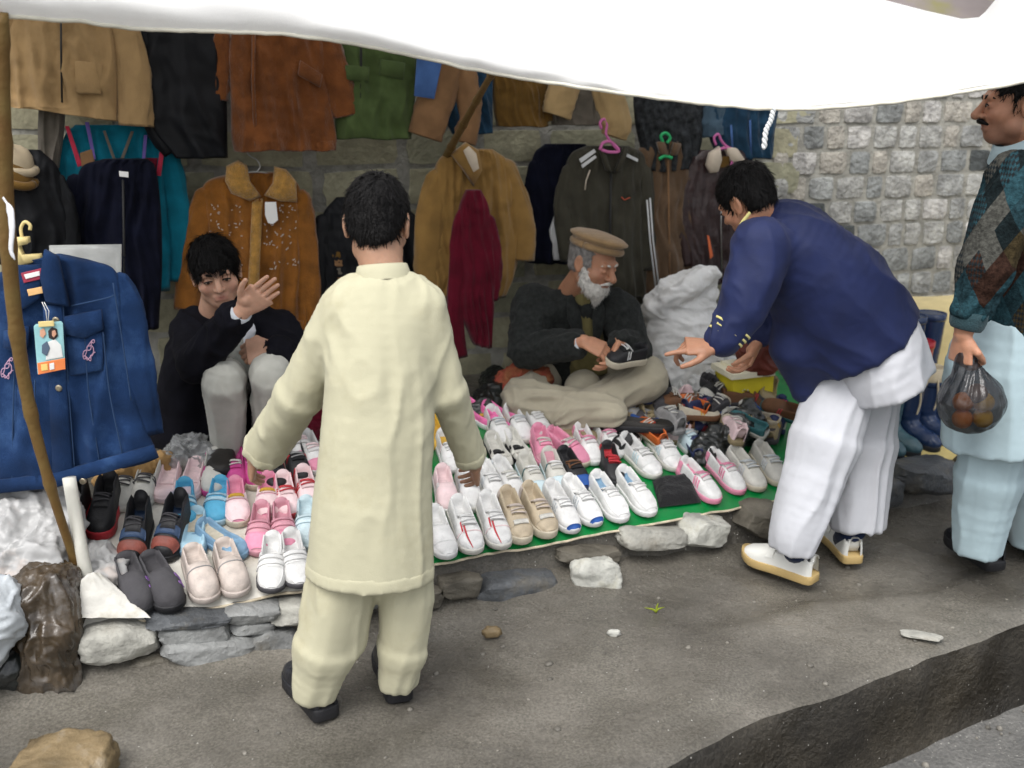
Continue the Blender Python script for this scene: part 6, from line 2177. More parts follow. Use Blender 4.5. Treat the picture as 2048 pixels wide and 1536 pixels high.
# ---- the denim jacket near the pole
DJ = lambda X: 2.93 + 0.06 * X
ND = unit(np.array([.06, -1, 0]))
DN = garment('denim_jacket', 'blue denim jacket with card tag hanging beside the bamboo pole', [((52, 520), (118, 508)), ((10, 540), (190, 524)), ((-30, 566), (232, 545)), ((-42, 640), (246, 618)), ((-50, 760), (258, 735)), ((-56, 880), (288, 842)), ((-60, 996), (318, 914))], 0, M['denim'],
        [[(226, 548, 20), (248, 600, 30), (266, 690, 33), (280, 780, 32), (296, 868, 27)]], .030, .013, 40, Df=DJ, nrm=ND, slift=-.015, freq=1.3,
        extra=[('soft', 'collar', [(92, 498), (118, 512), (142, 612), (96, 604), (84, 552)], M['denim'], .018, .02, .006), ('soft', 'collar', [(26, 530), (90, 528), (84, 596), (34, 626)], M['denim'], .016, .014, .006),
               ('panel', 'label', [(42, 546), (84, 536), (86, 557), (48, 566)], mat('red_label', (0.33, 0.04, 0.07), .6), .038, .002), ('panel', 'label_print', [(48, 549), (79, 542), (80, 551), (52, 558)], M['paper'], .041, .002),
               ('panel', 'size_tab', [(54, 579), (84, 573), (86, 586), (58, 592)], mat('orange_tab', (0.75, 0.46, 0.20), .6), .038, .002),
               ('soft', 'placket', [(88, 612), (126, 606), (136, 760), (150, 948), (108, 958), (100, 760)], M['denim'], .010, .014, .003),
               ('soft', 'pocket_flap', [(130, 632), (204, 618), (208, 658), (172, 676), (134, 668)], M['denim'], .014, .014, .004), ('soft', 'pocket_flap', [(10, 660), (60, 650), (60, 690), (36, 704), (10, 694)], M['denim'], .014, .014, .004),
               ('soft', 'pocket', [(132, 672), (206, 662), (208, 740), (140, 752)], M['denim'], .006, .010, .003), ('soft', 'waistband', [(-50, 964), (110, 944), (308, 888), (314, 914), (112, 974), (-52, 990)], M['denim'], .014, .012, .003),
               ('panel', 'card_tag', [(68, 652), (72, 648), (122, 642), (126, 646), (131, 736), (76, 748)], mat('card_teal', (0.30, 0.55, 0.58), .4, var=.25, vs=14, bump=0), .046, .003),
               ('panel', 'card_strip', [(75, 726), (130, 716), (131, 738), (77, 749)], mat('card_orange', (0.80, 0.24, 0.08), .4, bump=0), .050, .002),
               ('panel', 'card_digit', [(82, 729), (95, 727), (96, 740), (83, 742)], mat('card_yellow', (0.85, 0.6, 0.2), .4, bump=0), .053, .001), ('panel', 'card_digit', [(99, 727), (108, 725), (109, 738), (100, 740)], mat('card_white', (0.8, 0.8, 0.78), .4, bump=0), .053, .001),
               ('panel', 'card_figure', [(92, 700), (96, 684), (110, 678), (122, 690), (126, 714), (92, 720)], mat('card_white', (0.8,) * 3), .050, .001), ('panel', 'card_figure', [(84, 690), (94, 682), (100, 696), (94, 712), (84, 706)], mat('card_denim', (0.10, 0.14, 0.2), .4, bump=0), .052, .001),
               ('panel', 'card_figure', [(96, 662), (104, 654), (114, 658), (116, 672), (108, 680), (98, 676)], mat('card_dark', (0.04, 0.03, 0.03), .4, bump=0), .051, .001), ('panel', 'card_figure', [(104, 662), (110, 660), (113, 668), (108, 675), (104, 671)], mat('card_face', (0.6, 0.33, 0.22), .4, bump=0), .053, .001),
               ('panel', 'card_figure', [(80, 660), (88, 656), (92, 668), (86, 676), (80, 672)], mat('card_face', (0.6, 0.33, 0.22)), .051, .001), ('panel', 'card_clip', [(77, 643), (108, 641), (109, 652), (78, 654)], M['yelpl'], .055, .003),
               ('wire', 'tag_string', [(84, 604), (92, 622), (94, 644)], M['paper'], .0012, .05), ('wire', 'tag_string', [(88, 604), (98, 622), (96, 644)], M['paper'], .0012, .05)])
mst = mat('stitching', (0.022, 0.05, 0.115), .8, bump=0)
for pts in ([(126, 606), (136, 760), (150, 948)], [(170, 676), (178, 790), (200, 930)], [(206, 664), (220, 790), (246, 914)], [(226, 566), (246, 690), (262, 800)], [(142, 612), (214, 596), (228, 590)], [(30, 700), (26, 830), (24, 980)], [(70, 760), (70, 860), (66, 970)]):
    part(DN, 'seam', *wire(pts, lambda X: DJ(X) - .048, .0022, 5, 16), mst)
emb = mat('pink_embroidery', (0.42, 0.26, 0.36), .8, bump=0)
for cx, cy in ((178, 700), (14, 736)):
    th = np.linspace(0, 4.5 * math.pi, 60)
    pts = [(cx + 11 * math.cos(t_) * (1 - .08 * t_ / 3) + 3 * math.sin(3 * t_), cy + 18 * math.sin(t_ * .72) + 4 * math.cos(4 * t_)) for t_ in th]
    part(DN, 'embroidery', *wire(pts, lambda X: DJ(X) - .056, .0016, 5), emb)
for x, y in ((118, 776), (166, 962), (112, 640)):
    c = on(x, y, lambda X: DJ(X) - .056)
    a = np.linspace(0, 2 * np.pi, 14, endpoint=False)
    rg = lambda r_, d: np.array([c + np.array([math.cos(t_) * r_, d, math.sin(t_) * r_]) for t_ in a])
    part(DN, 'button', *loft([rg(.010, .004), rg(.010, -.003), rg(.007, -.005), rg(.002, -.004)]), M['brass'])
hg = lambda X: DJ(X) - .01
T = thing('coat_hanger', 'cream plastic hanger holding the denim jacket', 'hanger', on(56, 530, hg))
part(T, 'shoulder_bar', *panel([(28, 474), (60, 472), (62, 484), (42, 488), (50, 508), (84, 506), (86, 520), (56, 528), (30, 536)], hg, .02, .004, ND), M['yelpl'])
part(T, 'hook', *wire([(44, 476), (42, 456), (50, 444), (60, 450), (60, 460)], hg, .005, 8, 20), M['yelpl'])
MCL = mat('clear_film', (0.62, 0.63, 0.60), .18, var=.12, vs=16, spec=.7, bump=.6, bs=22, alpha=.55)
T = thing('packed_shirt', 'pale shirt in a clear plastic packet behind the denim jacket', 'packet', on(170, 560, lambda X: 3.02))
part(T, 'shirt', *panel([(104, 496), (236, 497), (232, 600), (110, 600)], lambda X: 3.06, .02, .008, ND), fabric('pale_packed_shirt', (0.30, 0.29, 0.27), var=.5, vs=16))
part(T, 'film', *panel([(100, 490), (244, 488), (242, 620), (104, 620)], lambda X: 3.03, .012, .006, ND), MCL)

# caps kept on the coat at the stall end
def wool_cap(px, py, D_, m, label, r_=.066):
    c = J(px, py, D_)
    a = np.linspace(0, 2 * np.pi, 28, endpoint=False)
    rg = lambda k, z: np.stack([c[0] + np.cos(a) * r_ * k, c[1] + np.sin(a) * r_ * k * .9, np.full(28, c[2] + z) + .006 * np.sin(3 * a)], -1)
    T = thing('wool_hat', label, 'hat', c - [0, 0, .05])
    part(T, 'crown', *loft([rg(.98, -.02), rg(1.0, .0), rg(.95, .025), rg(.75, .05), rg(.4, .064), rg(.05, .068)]), m)
    P = rg(1.02, -.022)
    part(T, 'brim', *tube(np.vstack([P, P[:1]]), .016, 8), m)
wool_cap(30, 330, 3.74, fabric('oat_wool', (0.34, 0.28, 0.19)), 'oat coloured wool hat resting on the black coat at the stall end')
wool_cap(26, 356, 3.72, M['brown'], 'dark brown wool hat under the oat coloured hat at the stall end', .07)
# ================================================================== shoes for sale
def dye(nm, c, **kw):
    d = dict(rough=.55, var=.10, vs=30, bump=.2, bs=140, spec=.35)
    d.update(kw)
    return mat('shoe_' + nm, c, **d)
K = {n: dye(n, c, rand=.08, dirt=tuple(np.array(c) * .72 + .02), dirts=18) for n, c in dict(white=(.62, .62, .61), off=(.52, .51, .465), cream=(.50, .45, .35), beige=(.42, .35, .25), taupe=(.46, .40, .36), pink=(.66, .25, .36), pale=(.70, .54, .55), dusty=(.50, .24, .29),
     magenta=(.50, .06, .24), blue=(.08, .36, .56), sky=(.34, .52, .62), ice=(.52, .64, .68), navy=(.02, .03, .09), black=(.014, .014, .016), char=(.055, .053, .058), red=(.45, .03, .04), brown=(.13, .06, .028), khaki=(.26, .21, .12),
     purple=(.26, .13, .40), grey=(.24, .24, .24), gold=(.55, .33, .04), royal=(.02, .08, .30), silver=(.50, .53, .55), denim=(.16, .28, .40), pinkhot=(.75, .16, .38), orange=(.6, .14, .03), teal=(.03, .12, .13), rust=(.20, .055, .04), slate=(.03, .055, .11)).items()}
for n in ('char', 'grey', 'brown'):
    K[n].node_tree.nodes['Principled BSDF'].inputs['Roughness'].default_value = .85
def style(kind, base, sole='white', **kw):
    sp = dict(kind=kind, L=.205, W=.082, H=.068, m=K[base], sole=K[sole], sole_h=.017)
    sp.update(kw)
    return sp
def stripes(c, side=1, n=2, t0=.42, w_=.03, gap=.06, s0=.45, s1=.92):
    out = []
    for sg in (-1, 1):
        for k in range(n):
            out.append(('stripe', t0 + gap * k, t0 + gap * k + w_, sg * s0, sg * s1, K[c], .002, 3, 6, .08 * sg))
    return out
def straps(c, n=2, t0=.46, w_=.075, gap=.12):
    return [('strap', t0 + gap * k, t0 + gap * k + w_, -.86, .86, K[c], .0045, 4, 14) for k in range(n)]
toecap = lambda c: [('toe_cap', .80, .985, -.88, .88, K[c], .0025, 6, 12)]
heel = lambda c: [('heel_counter', .0, .14, -.97, -.45, K[c], .0025, 5, 5), ('heel_counter', .0, .14, .45, .97, K[c], .0025, 5, 5)]
sl = .28
DIR0 = np.array([.40, -.917])
SHOES = []
def shoe_at(toe_px, spec, label, group, dirv=None, proto=None, roll=0.0, lift=0.0, name='shoe', base=None):
    d = unit(np.array(dirv if dirv is not None else DIR0, float))
    tp = S(*toe_px) if base is None else base
    f3 = unit(np.array([d[0], d[1], sl * (d[1] - .436 * d[0])]))
    nn = unit(np.array([.436 * sl, -sl, 1.0]))
    r3 = unit(np.cross(f3, nn))
    Rm = np.stack([r3, f3, np.cross(r3, f3)], 1)
    if roll:
        Rm = Rm @ rotm((0, 1, 0), roll)
    loc = tp - f3 * spec['L'] * .97 + np.array([0, 0, .0085 + lift])
    T = link(name, None)
    T.location = Vector(loc)
    T.rotation_euler = Matrix(Rm).to_euler()
    tag(T, label, 'shoe', group)
    BASE[T.name] = np.zeros(3)
    if proto is None:
        make_shoe(T, spec)
    else:
        for ch in proto.children:
            c = ch.copy()
            COL.objects.link(c)
            c.parent = T
            for g in ch.children:
                c2 = g.copy()
                COL.objects.link(c2)
                c2.parent = c
    SHOES.append(T)
    return T
pj = np.random.default_rng(77)
def pair(a, b, spec, label, da=None, db=None, name='shoe'):
    jit = lambda d_: (d_[0] + pj.normal(0, .07), d_[1] + pj.normal(0, .04))
    da = da if da is not None else DIR0
    grp = 'matching pair, ' + ' '.join(label.split()[:5]) if b is not None else None
    p = shoe_at(a, spec, label, grp, jit(da), name=name)
    if b is not None:
        shoe_at(b, spec, label, grp, jit(db if db is not None else da), p, name=name)
    return p
lw, lk = K['white'], K['black']
# --- front row by the corner
pair((287, 1236), (350, 1228), style('clog', 'char', 'black', L=.225, W=.094, H=.082, patch=[('mark', .60, .64, -.84, -.42, K['purple'], .003, 3, 6, -.10), ('mark', .67, .71, -.84, -.42, K['purple'], .003, 3, 6, .10), ('mark', .74, .77, -.80, -.45, K['purple'], .003, 3, 6, -.05)]),
     'charcoal felt slipper shoe with purple chevron marks at the bank corner', (.52, -.85))
pair((418, 1212), (478, 1200), style('clog', 'taupe', 'taupe', L=.22, W=.09, H=.075, patch=[('seam', .60, .62, -.9, .9, K['grey'], .0015, 2, 14)]), 'plain taupe slip-on shoe between charcoal slippers and white strap sneakers', (.46, -.89))
pair((544, 1192), (600, 1182), style('sneak', 'white', 'char', L=.215, W=.088, H=.074, sole_h=.012, patch=straps('white', 3, .40, .07, .10) + [('panel', .70, .98, -.5, .5, K['white'], .003, 6, 10)]), 'clean white sneaker with three white straps and dark sole', (.32, -.95))
# --- second row
pair((262, 1138), (326, 1130), style('high', 'black', 'black', L=.215, W=.088, H=.125, laces=K['char'], lining=K['slate'], patch=[('toe_band', .78, .93, -.85, .85, K['rust'], .003, 4, 12), ('panel', .60, .74, -.6, .6, K['slate'], .003, 4, 10)]),
     'black high-top boot with dark blue panel and rust red toe band', (.10, -.99))
pair((385, 1124), None, style('flat', 'sky', 'denim', L=.20, W=.084, H=.075, lining=K['cream']), 'pale blue slip-on shoe with cream lining standing behind the taupe slip-on', (.12, -.99))
pair((488, 1122), None, style('flat', 'denim', 'denim', L=.20, W=.084, H=.075, lining=K['cream']), 'pale blue slip-on shoe turned sideways showing its brown and cream insole', (.85, -.52))
pair((516, 1118), (572, 1112), style('sneak', 'dusty', 'dusty', patch=straps('dusty', 2) + [('panel', .72, .97, -.8, .8, K['pink'], .0025, 5, 12)]), 'dusty pink sneaker with two straps behind the white strap sneakers', (.30, -.95))
pair((618, 1106), None, style('sneak', 'ice', 'ice', patch=straps('ice', 2) + straps('grey', 1, .36, .03)), 'ice blue strap sneaker beside the dusty pink pair', (.28, -.96))
# --- third row
pair((128, 1094), (198, 1086), style('high', 'black', 'red', L=.21, W=.088, H=.11, sole_h=.026, laces=K['char']), 'black boot with thick red sole beside the white pipe', (.10, -.99))
pair((372, 1062), (430, 1058), style('sneak', 'blue', 'sky', L=.19, patch=straps('sky', 2) + [('strap', .42, .46, -.86, .86, K['blue'], .003, 3, 12)]), 'bright blue child sneaker with two pale straps', (.18, -.98))
pair((478, 1060), (536, 1048), style('sneak', 'pink', 'cream', L=.195, W=.082, patch=[('toe_box', .62, .97, -.82, .82, K['pale'], .003, 6, 12), ('bow', .44, .56, -.40, .40, K['gold'], .006, 4, 8), ('strap', .40, .60, -.7, .7, K['pale'], .0035, 4, 10)]), 'candy pink child shoe with gold button', (.26, -.96))
pair((580, 1044), (624, 1030), style('sneak', 'pale', 'red', L=.19, laces=K['red'], patch=stripes('red', n=3) + heel('red')), 'white and red patterned child sneaker beside the candy pink pair', (.30, -.95))
# --- fourth row
pair((237, 1030), (279, 1024), style('sneak', 'off', 'off', L=.21, W=.078, laces=K['char'], nl=5, patch=stripes('char', n=2)), 'off-white sneaker with black laces behind the black high-tops', (.06, -1))
pair((327, 1012), (374, 1008), style('flat', 'pale', 'pale', L=.19, patch=[('strap', .52, .60, -.8, .8, K['pale'], .004, 4, 12)]), 'pale pink ballerina shoe behind the bright blue sneakers', (.14, -.99))
pair((426, 1000), None, style('sneak', 'off', 'magenta', L=.20, patch=heel('magenta') + stripes('magenta', n=2, w_=.05)), 'white sneaker with wide magenta stripes beside the clear plastic bag', (.2, -.98))
pair((474, 992), (512, 986), style('sneak', 'magenta', 'cream', L=.20, W=.072, laces=K['off'], patch=[('panel', .36, .60, -.28, .28, K['black'], .003, 4, 8)]), 'magenta sneaker with dark tongue under the reaching hand', (.2, -.98))
pair((556, 990), (604, 974), style('sneak', 'black', 'char', L=.20, laces=K['grey'], patch=stripes('red', n=1, w_=.05) + [('heel_tab', .0, .06, -.4, .4, K['orange'], .004, 3, 6)]), 'glossy black sneaker with one red stripe beside the reaching hand', (.34, -.94))
pair((610, 940), (640, 955), style('sneak', 'white', 'white', L=.205, laces=K['pale'], patch=[('toe_cap', .80, .98, -.85, .85, K['pink'], .003, 5, 10)]), 'white sneaker with pink toe cap beside the boy sleeve', (.40, -.92))
pair((560, 930), (590, 918), style('sneak', 'off', 'white', L=.20, laces=K['grey'], patch=stripes('pale', n=2)), 'off-white sneaker with pale pink stripes behind the glossy black sneakers', (.40, -.92))
# --- right of the boy, front row on green
pair((896, 1124), None, style('sneak', 'white', 'white', L=.21, patch=toecap('white')), 'plain white sneaker half hidden by the boy tunic', (.30, -.95))
pair((948, 1114), (1004, 1104), style('sneak', 'white', 'off', L=.235, W=.09, H=.075, laces=K['white'], nl=5, patch=[('seam', .74, .755, -.88, .88, K['pale'], .002, 2, 14), ('mark', .58, .98, .16, .24, K['red'], .003, 10, 3, .0), ('mark', .58, .74, .30, .38, K['red'], .003, 6, 3)]), 'white canvas sneaker with thin red cross lines', (.34, -.94))
pair((1046, 1094), (1098, 1082), style('sneak', 'beige', 'cream', L=.225, W=.088, H=.076, sole_h=.026, laces=K['taupe'], nl=5, patch=[('toe_cap', .83, .985, -.85, .85, K['beige'], .003, 5, 12), ('toe_patch', .75, .82, -.32, .32, K['off'], .005, 3, 8)] + heel('taupe')), 'beige trainer with cream sole beside the red lined canvas sneakers', (.32, -.95))
pair((1146, 1072), (1192, 1058), style('sneak', 'white', 'white', L=.235, W=.084, laces=K['white'], nl=5, patch=[('eyelet_row', .38, .62, -.34, -.26, K['royal'], .003, 8, 2), ('toe_guard', .95, .995, -.9, .9, K['royal'], .004, 3, 10)] + stripes('silver', n=3)), 'white trainer with blue eyelets and blue toe guard', (.40, -.92))
pair((1244, 1050), (1300, 1038), style('sneak', 'white', 'white', L=.235, W=.088, studs=True, lining=K['denim'], laces=K['white'], patch=[('panel', .62, .96, -.55, .55, K['white'], .003, 6, 10)]), 'plain white football boot with studded sole', (.42, -.91))
pair((1432, 1012), (1480, 994), style('sneak', 'white', 'pink', L=.225, W=.078, laces=K['pink'], lining=K['pink'], patch=stripes('pink', n=3, w_=.035) + heel('pink')), 'white running shoe with pink stripes beside the folded black cloth', (.50, -.87))
pair((1520, 988), (1562, 978), style('sneak', 'off', 'cream', L=.225, W=.086, laces=K['silver'], nl=5, patch=stripes('silver', n=3)), 'off-white trainer at the end of the front row beside the bending person', (.42, -.91))
# --- second row on green
pair((900, 1034), None, style('sneak', 'pale', 'white', L=.21, patch=stripes('white')), 'very pale pink sneaker directly beside the boy tunic', (.3, -.95))
pair((948, 1030), (1000, 1018), style('sneak', 'white', 'off', L=.215, laces=K['white'], nl=5, patch=stripes('silver', n=2)), 'white sneaker with silver stripes behind the red lined canvas sneakers', (.34, -.94))
pair((1040, 1012), None, style('sneak', 'white', 'off', L=.215, laces=K['off'], nl=5, patch=heel('silver')), 'white sneaker with silver heel behind the beige trainers', (.36, -.93))
pair((1078, 1000), (1122, 990), style('sneak', 'off', 'ice', L=.20, laces=K['white'], patch=stripes('teal', n=1) + toecap('ice')), 'off-white sneaker with teal stripe and ice blue toe', (.38, -.92))
pair((1166, 988), None, style('sneak', 'black', 'navy', L=.205, W=.088, laces=K['brown'], patch=[('panel', .38, .62, -.4, .4, K['brown'], .004, 5, 8), ('toe_cap', .80, .98, -.85, .85, K['royal'], .003, 5, 10)]), 'black shoe with brown lacing and blue toe on the bare green sheet', (.46, -.89))
pair((1232, 978), None, style('sneak', 'black', 'black', L=.205, laces=K['red'], nl=5, tongue=K['red'], lining=K['red'], patch=heel('red')), 'black sneaker with bright red tongue and laces', (.34, -.94))
pair((1312, 962), (1352, 948), style('sneak', 'white', 'off', L=.235, W=.086, laces=K['white'], nl=5, patch=stripes('ice', n=3) + toecap('white')), 'white trainer with ice blue stripes behind the football boots', (.46, -.89))
pair((1398, 920), None, style('sneak', 'ice', 'white', L=.21, laces=K['white'], patch=stripes('silver', n=2)), 'pale ice blue trainer beside the black plastic bag', (.44, -.9))
# --- third row
pair((912, 952), (962, 966), style('sneak', 'white', 'white', L=.205, laces=K['white'], patch=toecap('white') + stripes('pale', n=1)), 'white sneaker with one pale pink stripe under the boy cuff', (.36, -.93))
pair((1012, 948), (1054, 938), style('flat', 'off', 'black', L=.20, W=.08, patch=[('strap', .48, .56, -.85, .85, K['black'], .004, 4, 12), ('strap', .66, .74, -.85, .85, K['off'], .004, 4, 12), ('buckle', .50, .54, -.12, .12, K['black'], .007, 3, 4)]), 'off-white and black strapped shoe behind the white sneakers', (.36, -.93))
pair((1098, 942), None, style('sneak', 'pink', 'pink', L=.21, W=.085, laces=K['off'], nl=4, patch=[('tongue_panel', .36, .64, -.32, .32, K['off'], .005, 6, 8), ('toe_cap', .78, .98, -.85, .85, K['dusty'], .003, 5, 10)]), 'rose pink canvas shoe with white lacing and rose toe', (.26, -.96))
pair((1172, 938), None, style('sneak', 'pink', 'cream', L=.215, W=.085, laces=K['off'], nl=4, patch=[('stripe', .50, .60, -.9, .9, K['off'], .004, 3, 14)]), 'rose pink canvas shoe turned aside with white band and cream sole', (.80, -.60))
pair((1190, 936), (1236, 922), style('sneak', 'white', 'white', L=.205, laces=K['pink'], patch=heel('pink') + stripes('pale', n=2), lining=K['pink']), 'white sneaker with pink heel and lining behind the red tongued sneaker', (.42, -.91))
pair((1268, 905), None, style('sneak', 'white', 'off', L=.205, laces=K['off'], patch=stripes('silver', n=2)), 'white trainer behind the pink heeled pair', (.42, -.91))
# --- fourth row
pair((1010, 898), (1052, 892), style('sneak', 'white', 'off', L=.20, laces=K['silver'], patch=stripes('black', n=1)), 'white sneaker with single black stripe behind the strapped shoes', (.36, -.93))
pair((1092, 884), None, style('sneak', 'white', 'black', L=.20, laces=K['white'], patch=heel('black') + toecap('white')), 'white sneaker with black heel near the seated elder knee', (.52, -.85))
pair((1142, 886), (1182, 892), style('flat', 'khaki', 'beige', L=.20, patch=[('strap', .5, .6, -.8, .8, K['khaki'], .004, 4, 12)]), 'khaki strap sandal near the seated elder shins', (.40, -.92))
pair((1190, 870), None, style('high', 'brown', 'black', L=.21, H=.10, laces=K['brown']), 'dark brown ankle boot near the seated elder shins', (.34, -.94))
pair((1276, 884), (1322, 890), style('high', 'khaki', 'cream', L=.21, H=.09, laces=K['khaki'], patch=[('band', .70, .76, -.85, .85, K['gold'], .004, 3, 12), ('toe_cap', .80, .98, -.85, .85, K['beige'], .003, 5, 10)]), 'khaki boot with gold band beside the mixed heap', (.4, -.92))
pair((1040, 868), (996, 862), style('flat', 'pinkhot', 'white', L=.19, W=.085, H=.085, lining=K['pinkhot'], patch=[('bow', .50, .62, -.35, .35, K['gold'], .008, 4, 8)]), 'hot pink slipper with gold bow beside the dark cloth bundle', (.85, -.52))
pair((884, 905), None, style('flat', 'gold', 'gold', L=.19, W=.085), 'golden yellow slipper half hidden behind the boy sleeve', (.3, -.95))
# --- the rows go on behind the boy
pair((664, 1170), (716, 1160), style('sneak', 'white', 'off', L=.215, laces=K['white'], patch=stripes('royal', n=2)), 'white sneaker with royal blue stripes standing behind the boy tunic', (.32, -.95))
pair((772, 1150), (826, 1140), style('sneak', 'pale', 'white', L=.21, laces=K['pink'], patch=toecap('pink')), 'pale pink sneaker with rose toe cap standing behind the boy tunic', (.32, -.95))
pair((690, 1085), (742, 1076), style('sneak', 'ice', 'white', L=.205, patch=straps('white', 2)), 'ice blue sneaker with white straps standing behind the boy tunic', (.32, -.95))
pair((795, 1064), (846, 1052), style('sneak', 'off', 'cream', L=.21, laces=K['grey'], patch=stripes('grey', n=2)), 'off-white sneaker with grey stripes standing behind the boy tunic', (.32, -.95))
pair((700, 1010), (750, 1000), style('flat', 'dusty', 'dusty', L=.20), 'dusty pink slipper standing behind the boy tunic', (.32, -.95))
pair((800, 985), (846, 976), style('sneak', 'white', 'white', L=.205, laces=K['white'], patch=heel('magenta')), 'white sneaker with magenta heel standing behind the boy tunic', (.32, -.95))
# --- mixed heap between the elder, the sack and the black bag
hr = np.random.default_rng(19)
KN = dict(navy='navy blue', royal='royal blue', grey='grey', brown='brown', char='charcoal', cream='cream', off='off-white', teal='dark teal', pale='pale pink', orange='orange', black='black', khaki='khaki')
heapc = ['navy', 'royal', 'grey', 'brown', 'char', 'cream', 'off', 'navy', 'brown', 'teal', 'pale', 'orange', 'black', 'khaki', 'char']
protos = []
HEAP = []
for k in range(44):
    c_ = heapc[k % len(heapc)]
    px = hr.uniform(1250, 1552)
    py = hr.uniform(826, 892) - .04 * (px - 1250)
    if px < 1330 and py < 836:
        py += 20
    lay_ = k // 16
    if k < 15:
        sp = style(['sneak', 'flat', 'high', 'sneak'][k % 4], c_, heapc[(k * 7 + 3) % 15], L=.18, W=.076, laces=K['off'] if k % 3 else None, patch=stripes(['off', 'gold', 'pale', 'red'][k % 4], n=2) if k % 2 else toecap(['off', 'cream', 'char'][k % 3]))
        if not sp['laces']:
            sp.pop('laces')
        p = None
        deco = ['off-white', 'gold', 'pale pink', 'red'][k % 4] + ' side stripes' if k % 2 else ['off-white', 'cream', 'charcoal'][k % 3] + ' toe cap'
        kd = {'sneak': 'sneaker', 'flat': 'open shoe', 'high': 'ankle boot'}[sp['kind']]
        lb = KN[c_] + ' child ' + kd + ' with ' + deco + ' tossed in the mixed heap'
        gp = 'heap, ' + KN[c_] + ' ' + kd + ' ' + deco
    else:
        sp = style('sneak', c_, L=.18)
        p = protos[k % 15]
        lb, gp = p['label'], p['group']
    a = hr.uniform(0, 2 * math.pi)
    t_ = shoe_at((px, py), sp, lb, gp, (math.cos(a), math.sin(a)), p, hr.uniform(-.5, .5), .0 + .04 * lay_)
    if k < 15:
        protos.append(t_)
# ------------------------------------------------------------------ rubber boots
def boot(px, py, m, label, group, dirv=(.55, -.83), cuff=None, h=.30, lace=None, proto=None, L=.25):
    tp = S(px, py)
    d = unit(np.array([*dirv, 0]))
    T = link('rubber_boot', None)
    T.location = Vector(tp - d * L * .95 + [0, 0, .01])
    T.rotation_euler = (0, 0, math.atan2(-d[0], d[1]))
    tag(T, label, 'boot', group)
    BASE[T.name] = np.zeros(3)
    if proto:
        for ch in proto.children:
            c = ch.copy()
            COL.objects.link(c)
            c.parent = T
        return T
    f = Field((-.08, -.06, -.01), (.08, L + .05, h + .03), .006)
    f.slab([(np.array([0, .075, h]), .062, .070), (np.array([0, .072, h * .6]), .058, .064), (np.array([0, .070, h * .3]), .048, .058), (np.array([0, .075, .05]), .044, .066)], (1, 0, 0), .02)
    f.chain([np.array([0, .05, .048]), np.array([0, .12, .052]), np.array([0, L - .05, .036])], [.042, .044, .034], .03)
    f.ell((0, L - .055, .030), (.044, .062, .034), None, .02)
    f.cut((0, 0, .002), (0, 0, -1))
    V, F = f.mesh(2)
    V = pushed(V, F, lambda V_, N_: .0025 * ridge(np.stack([V_[:, 0] * 6, V_[:, 1] * 6, V_[:, 2] * 34], -1)) * np.exp(-((V_[:, 2] - .10) / .05) ** 2))
    part(T, 'shaft', V, F, m, local=True)
    a = np.linspace(0, 2 * np.pi, 26, endpoint=False)
    rg = lambda rx, ry, z: np.stack([np.cos(a) * rx, .075 + np.sin(a) * ry, np.full(26, z)], -1)
    part(T, 'rim', *loft([rg(.062, .070, h - .03), rg(.065, .073, h - .02), rg(.065, .073, h + .004), rg(.058, .066, h + .004), rg(.055, .063, h - .06)]), m if cuff is None else m, local=True)
    if cuff is not None:
        part(T, 'lining_cuff', *loft([rg(.063, .071, h - .012), rg(.068, .076, h), rg(.068, .076, h + .05), rg(.060, .068, h + .052), rg(.056, .064, h)]), cuff, local=True)
    U0 = shoe_surface('sneak', L, .095, .05)
    V, F = shoe_sole(U0, .02, 1.0, .004)
    part(T, 'sole', V + [0, 0, .014], F, mat('boot_sole', (0.02, 0.022, 0.025), .6), local=True)
    if lace is not None:
        part(T, 'drawstring', *tube([[.02, .14, h + .02], [.026, .150, h - .02], [.018, .148, h - .08], [.024, .142, h - .13]], .004, 6, 20), lace, local=True)
    return T
MNB = mat('navy_rubber', (0.012, 0.030, 0.085), .25, var=.15, spec=.5, bump=.05)
MGB = mat('slate_green_rubber', (0.045, 0.10, 0.12), .3, var=.15, spec=.5, bump=.05)
MRB = mat('red_rubber', (0.36, 0.012, 0.02), .3, var=.15, spec=.5, bump=.05)
MCR = fabric('cream_boot_lining', (0.55, 0.47, 0.33))
MLC = fabric('cream_drawstring', (0.62, 0.52, 0.36))
g = boot(1833, 916, MGB, 'slate green rubber boot at the yellow sheet edge', 'slate green boots', h=.26)
boot(1800, 922, MGB, 'slate green rubber boot at the yellow sheet edge', 'slate green boots', proto=g)
g = boot(1872, 906, MNB, 'navy rubber boot with cream lined top and drawstring', 'navy lined boots', cuff=MCR, lace=MLC, h=.27)
boot(1906, 896, MNB, 'navy rubber boot with cream lined top and drawstring', 'navy lined boots', proto=g)
g = boot(1940, 890, MNB, 'plain navy rubber boot beside the drawstring pair', 'plain navy boots', h=.27)
boot(1972, 884, MNB, 'plain navy rubber boot beside the drawstring pair', 'plain navy boots', proto=g)
g = boot(1846, 838, MRB, 'red rubber boot standing behind the navy boots', 'red boots', h=.30)
boot(1886, 828, MRB, 'red rubber boot standing behind the navy boots', 'red boots', proto=g)
g = boot(1868, 800, MNB, 'dark navy rubber boot at the back by the yellow cover', 'back navy boots', h=.36)
boot(1906, 792, MNB, 'dark navy rubber boot at the back by the yellow cover', 'back navy boots', proto=g)

